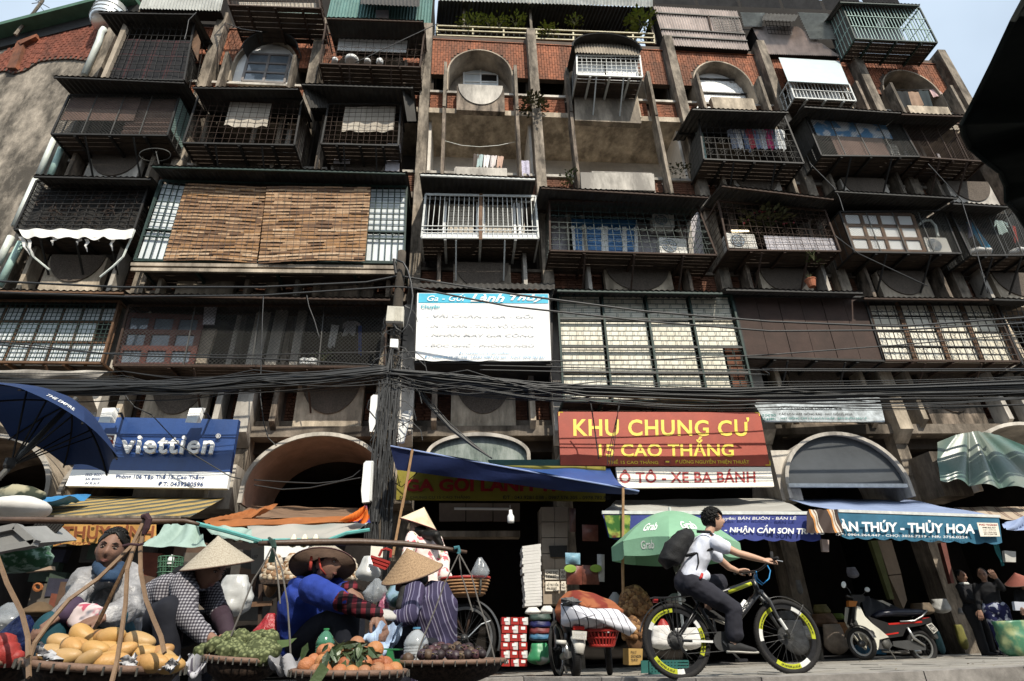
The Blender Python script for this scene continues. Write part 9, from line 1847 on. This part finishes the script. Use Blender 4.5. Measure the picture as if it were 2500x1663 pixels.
bag(d3, 1215, 1090, 1440, 1300, 8.4, M_cloth_w, 'white sack behind the rear wheel of the mountain bicycle', 'sack', 'sack', cr=.12, neck=.6); bag(d3, 1430, 1110, 1690, 1300, 8.5, M_cloth_w, 'second white sack behind the pedals of the mountain bicycle', 'sack', 'sack', cr=.12, neck=.7); bag(d3, 1290, 1030, 1395, 1130, 8.6, M_rpl, 'small red bundle on the white sack behind the bicycle', 'bundle', 'bundle'); bag(d3, 1360, 810, 1530, 900, 9.4, M_foam, 'grey bundle behind the bicycle saddle', 'bundle', 'bundle')
for (x0, y0, x1, y1, m, lab) in ((130,965,280,1060,(.12,.12,.12),'grey tub of goods behind the front wheel, left'),(200,1050,400,1350,(.20,.20,.20),'clear sack of grain behind the front wheel'),(320,1095,460,1210,(.34,.34,.33),'grey plastic bag on the grain sack'),(445,910,585,1000,(.14,.12,.04),'olive tub in the dim shop'),(540,1085,725,1345,(.20,.16,.125),'tan paper sack beside the parked motorbike'),(430,990,640,1100,(.14,.08,.045),'heap of brown dried goods on the tan sack'),(615,985,715,1040,(.12,.17,.03),'yellow green vegetables beside the parked motorbike'),(655,1065,745,1180,(.22,.10,.035),'orange tub behind the motorbike fork'),(1290,900,1480,1000,(.12,.09,.06),'brown bag on the dim counter behind the motorbike seat'),(1470,868,1625,985,(.34,.34,.33),'grey white bag on the dim counter'),(300,700,350,820,(.16,.16,.16),'grey packet hanging in the dim shop'),(735,590,830,680,(.22,.22,.26),'pale square packet hanging in the dim shop'),(1700,940,1800,1000,(.3,.3,.3),'white parcel in the arms of a shopper'),(1690,1095,1770,1300,(.14,.13,.03),'yellow mesh sack beside the shoppers'),(1510,1150,1570,1340,(.05,.12,.13),'teal bucket behind the rear wheel of the motorbike')):
 bag(d4, x0, y0, x1, y1, 11.0 if y1 > 1100 else 11.6, mat('shop_%d_%d' % (x0, y0), m, .7, var=.4, scale=9), lab, 'sack' if y1-y0 > 150 else 'bag', 'sack' if y1-y0 > 150 else 'bag', neck=.75, cr=.07)
q = pq(d4, ((890,1255),(1080,1275),(1075,1338),(905,1335)), 10.9); mb = MB(); mb.qbox(q, (0,.3,0)); solo('blue_crate', mb, mat('blue_crate', (.03,.17,.32), .5, var=.2), 'bright blue crate under the parked motorbike', 'crate')
M_bsk = mat('olive_post', (.12,.13,.05), .8, var=.3)
mb = MB(); mb.qbox(pq(d4, ((1000,352),(1120,352),(1205,640),(1095,650)), 11.5), (0,.2,0)); mb.qbox(pq(d4, ((1095,658),(1205,648),(1255,870),(1225,945),(1160,940)), 11.5)[:4], (0,.2,0)); solo('shop_post', mb, mat('tan_board', (.30,.23,.17), .7, var=.15, dirt=.4), 'tan boarded post between the two dim shops at right', 'post')['kind'] = 'stuff'
mb = MB(); mb.qbox(pq(d4, ((940,355),(1000,352),(1145,860),(1110,860)), 11.45), (0,.1,0)); solo('shop_post', mb, M_bsk, 'olive green post leaning beside the tan boarded post', 'post')
mb = MB(); mb.qbox(pq(d4, ((1545,372),(1590,372),(1665,720),(1640,725)), 11.45), (0,.1,0)); solo('shop_post', mb, mat('maroon_post', (.14,.05,.04), .8), 'dull maroon post in the dim shop at right', 'post')
cb = bag(d4, 2060, 1075, 2330, 1390, 9.3, patt('cabbage_sack', lambda n, l, co: nd_mix(n, l, (.05,.16,.09), (.26,.30,.14), nd_spots(n, l, co, 5, .45, .6, 4)), .4, .5), 'big green sack of cabbages at the right edge', 'sack', 'sack', neck=.9, cr=.12)
cloth('teal_cloth', 'teal cloth strip hanging below the teal valance at right', 'cloth', [d4(2005,390),d4(2045,395),d4(2090,570),d4(2075,575)], [9.6]*4, mat('teal_strip', (.04,.20,.22), .8), wob=.02)
for (x0, y0, x1, y1, m, lab) in ((2210,660,2330,690,(.5,.5,.5),'white tray held at the right edge'),(2180,880,2330,960,(.42,.44,.5),'pale box held at the right edge'),(2095,440,2195,540,(.42,.41,.38),'white paper label hanging at the right edge'),(515,340,580,450,(.35,.28,.26),'pale bag hanging below the striped cloth')):
 q = pq(d4, ((x0,y0),(x1,y0+8),(x1,y1),(x0+12,y1-4)), 9.5); mb = MB(); mb.qbox(q, (0,.05,0)); solo('hung_packet', mb, mat('edge_%d' % x0, m, .6), lab, 'packet')
q = pq(d1, ((2170,420),(2290,400),(2290,640),(2170,640)), 8.0); t = thing('door_plate', 'dim grey door panel with the number 107 behind the garlic stall', 'door', q[3]); mb = MB(); mb.qbox(q, (0,.04,0)); mk('panel', mb, mat('dim_grey', (.12,.11,.10), .8), t); text(t, '107', sub(q,.1,.30,.5,.42), M_lblk, .004, .02)
lt = MB(); lr = random.Random(8)
for k in range(160):
 x = lr.uniform(-1,7); y = kerb_y(x)+lr.choice([-.12,-.06,.3,.6,1.0,1.6,2.2])+lr.uniform(-.1,.15); z = (.054 if y < kerb_y(x) else zp(y)+.010); a = lr.uniform(0,6.28); s_ = lr.uniform(.008,.03); d = V((math.cos(a),math.sin(a),lr.uniform(-.05,.25)))*s_; e = V((-math.sin(a),math.cos(a),0))*s_*.5; p = V((x,y,z)); lt.add([p-d, p+e, p+d, p-e], [(0,1,2,3)])
mk('litter', lt, mat('dry_litter', (.22,.17,.11), .9, var=.6, scale=9), None, kind='stuff')
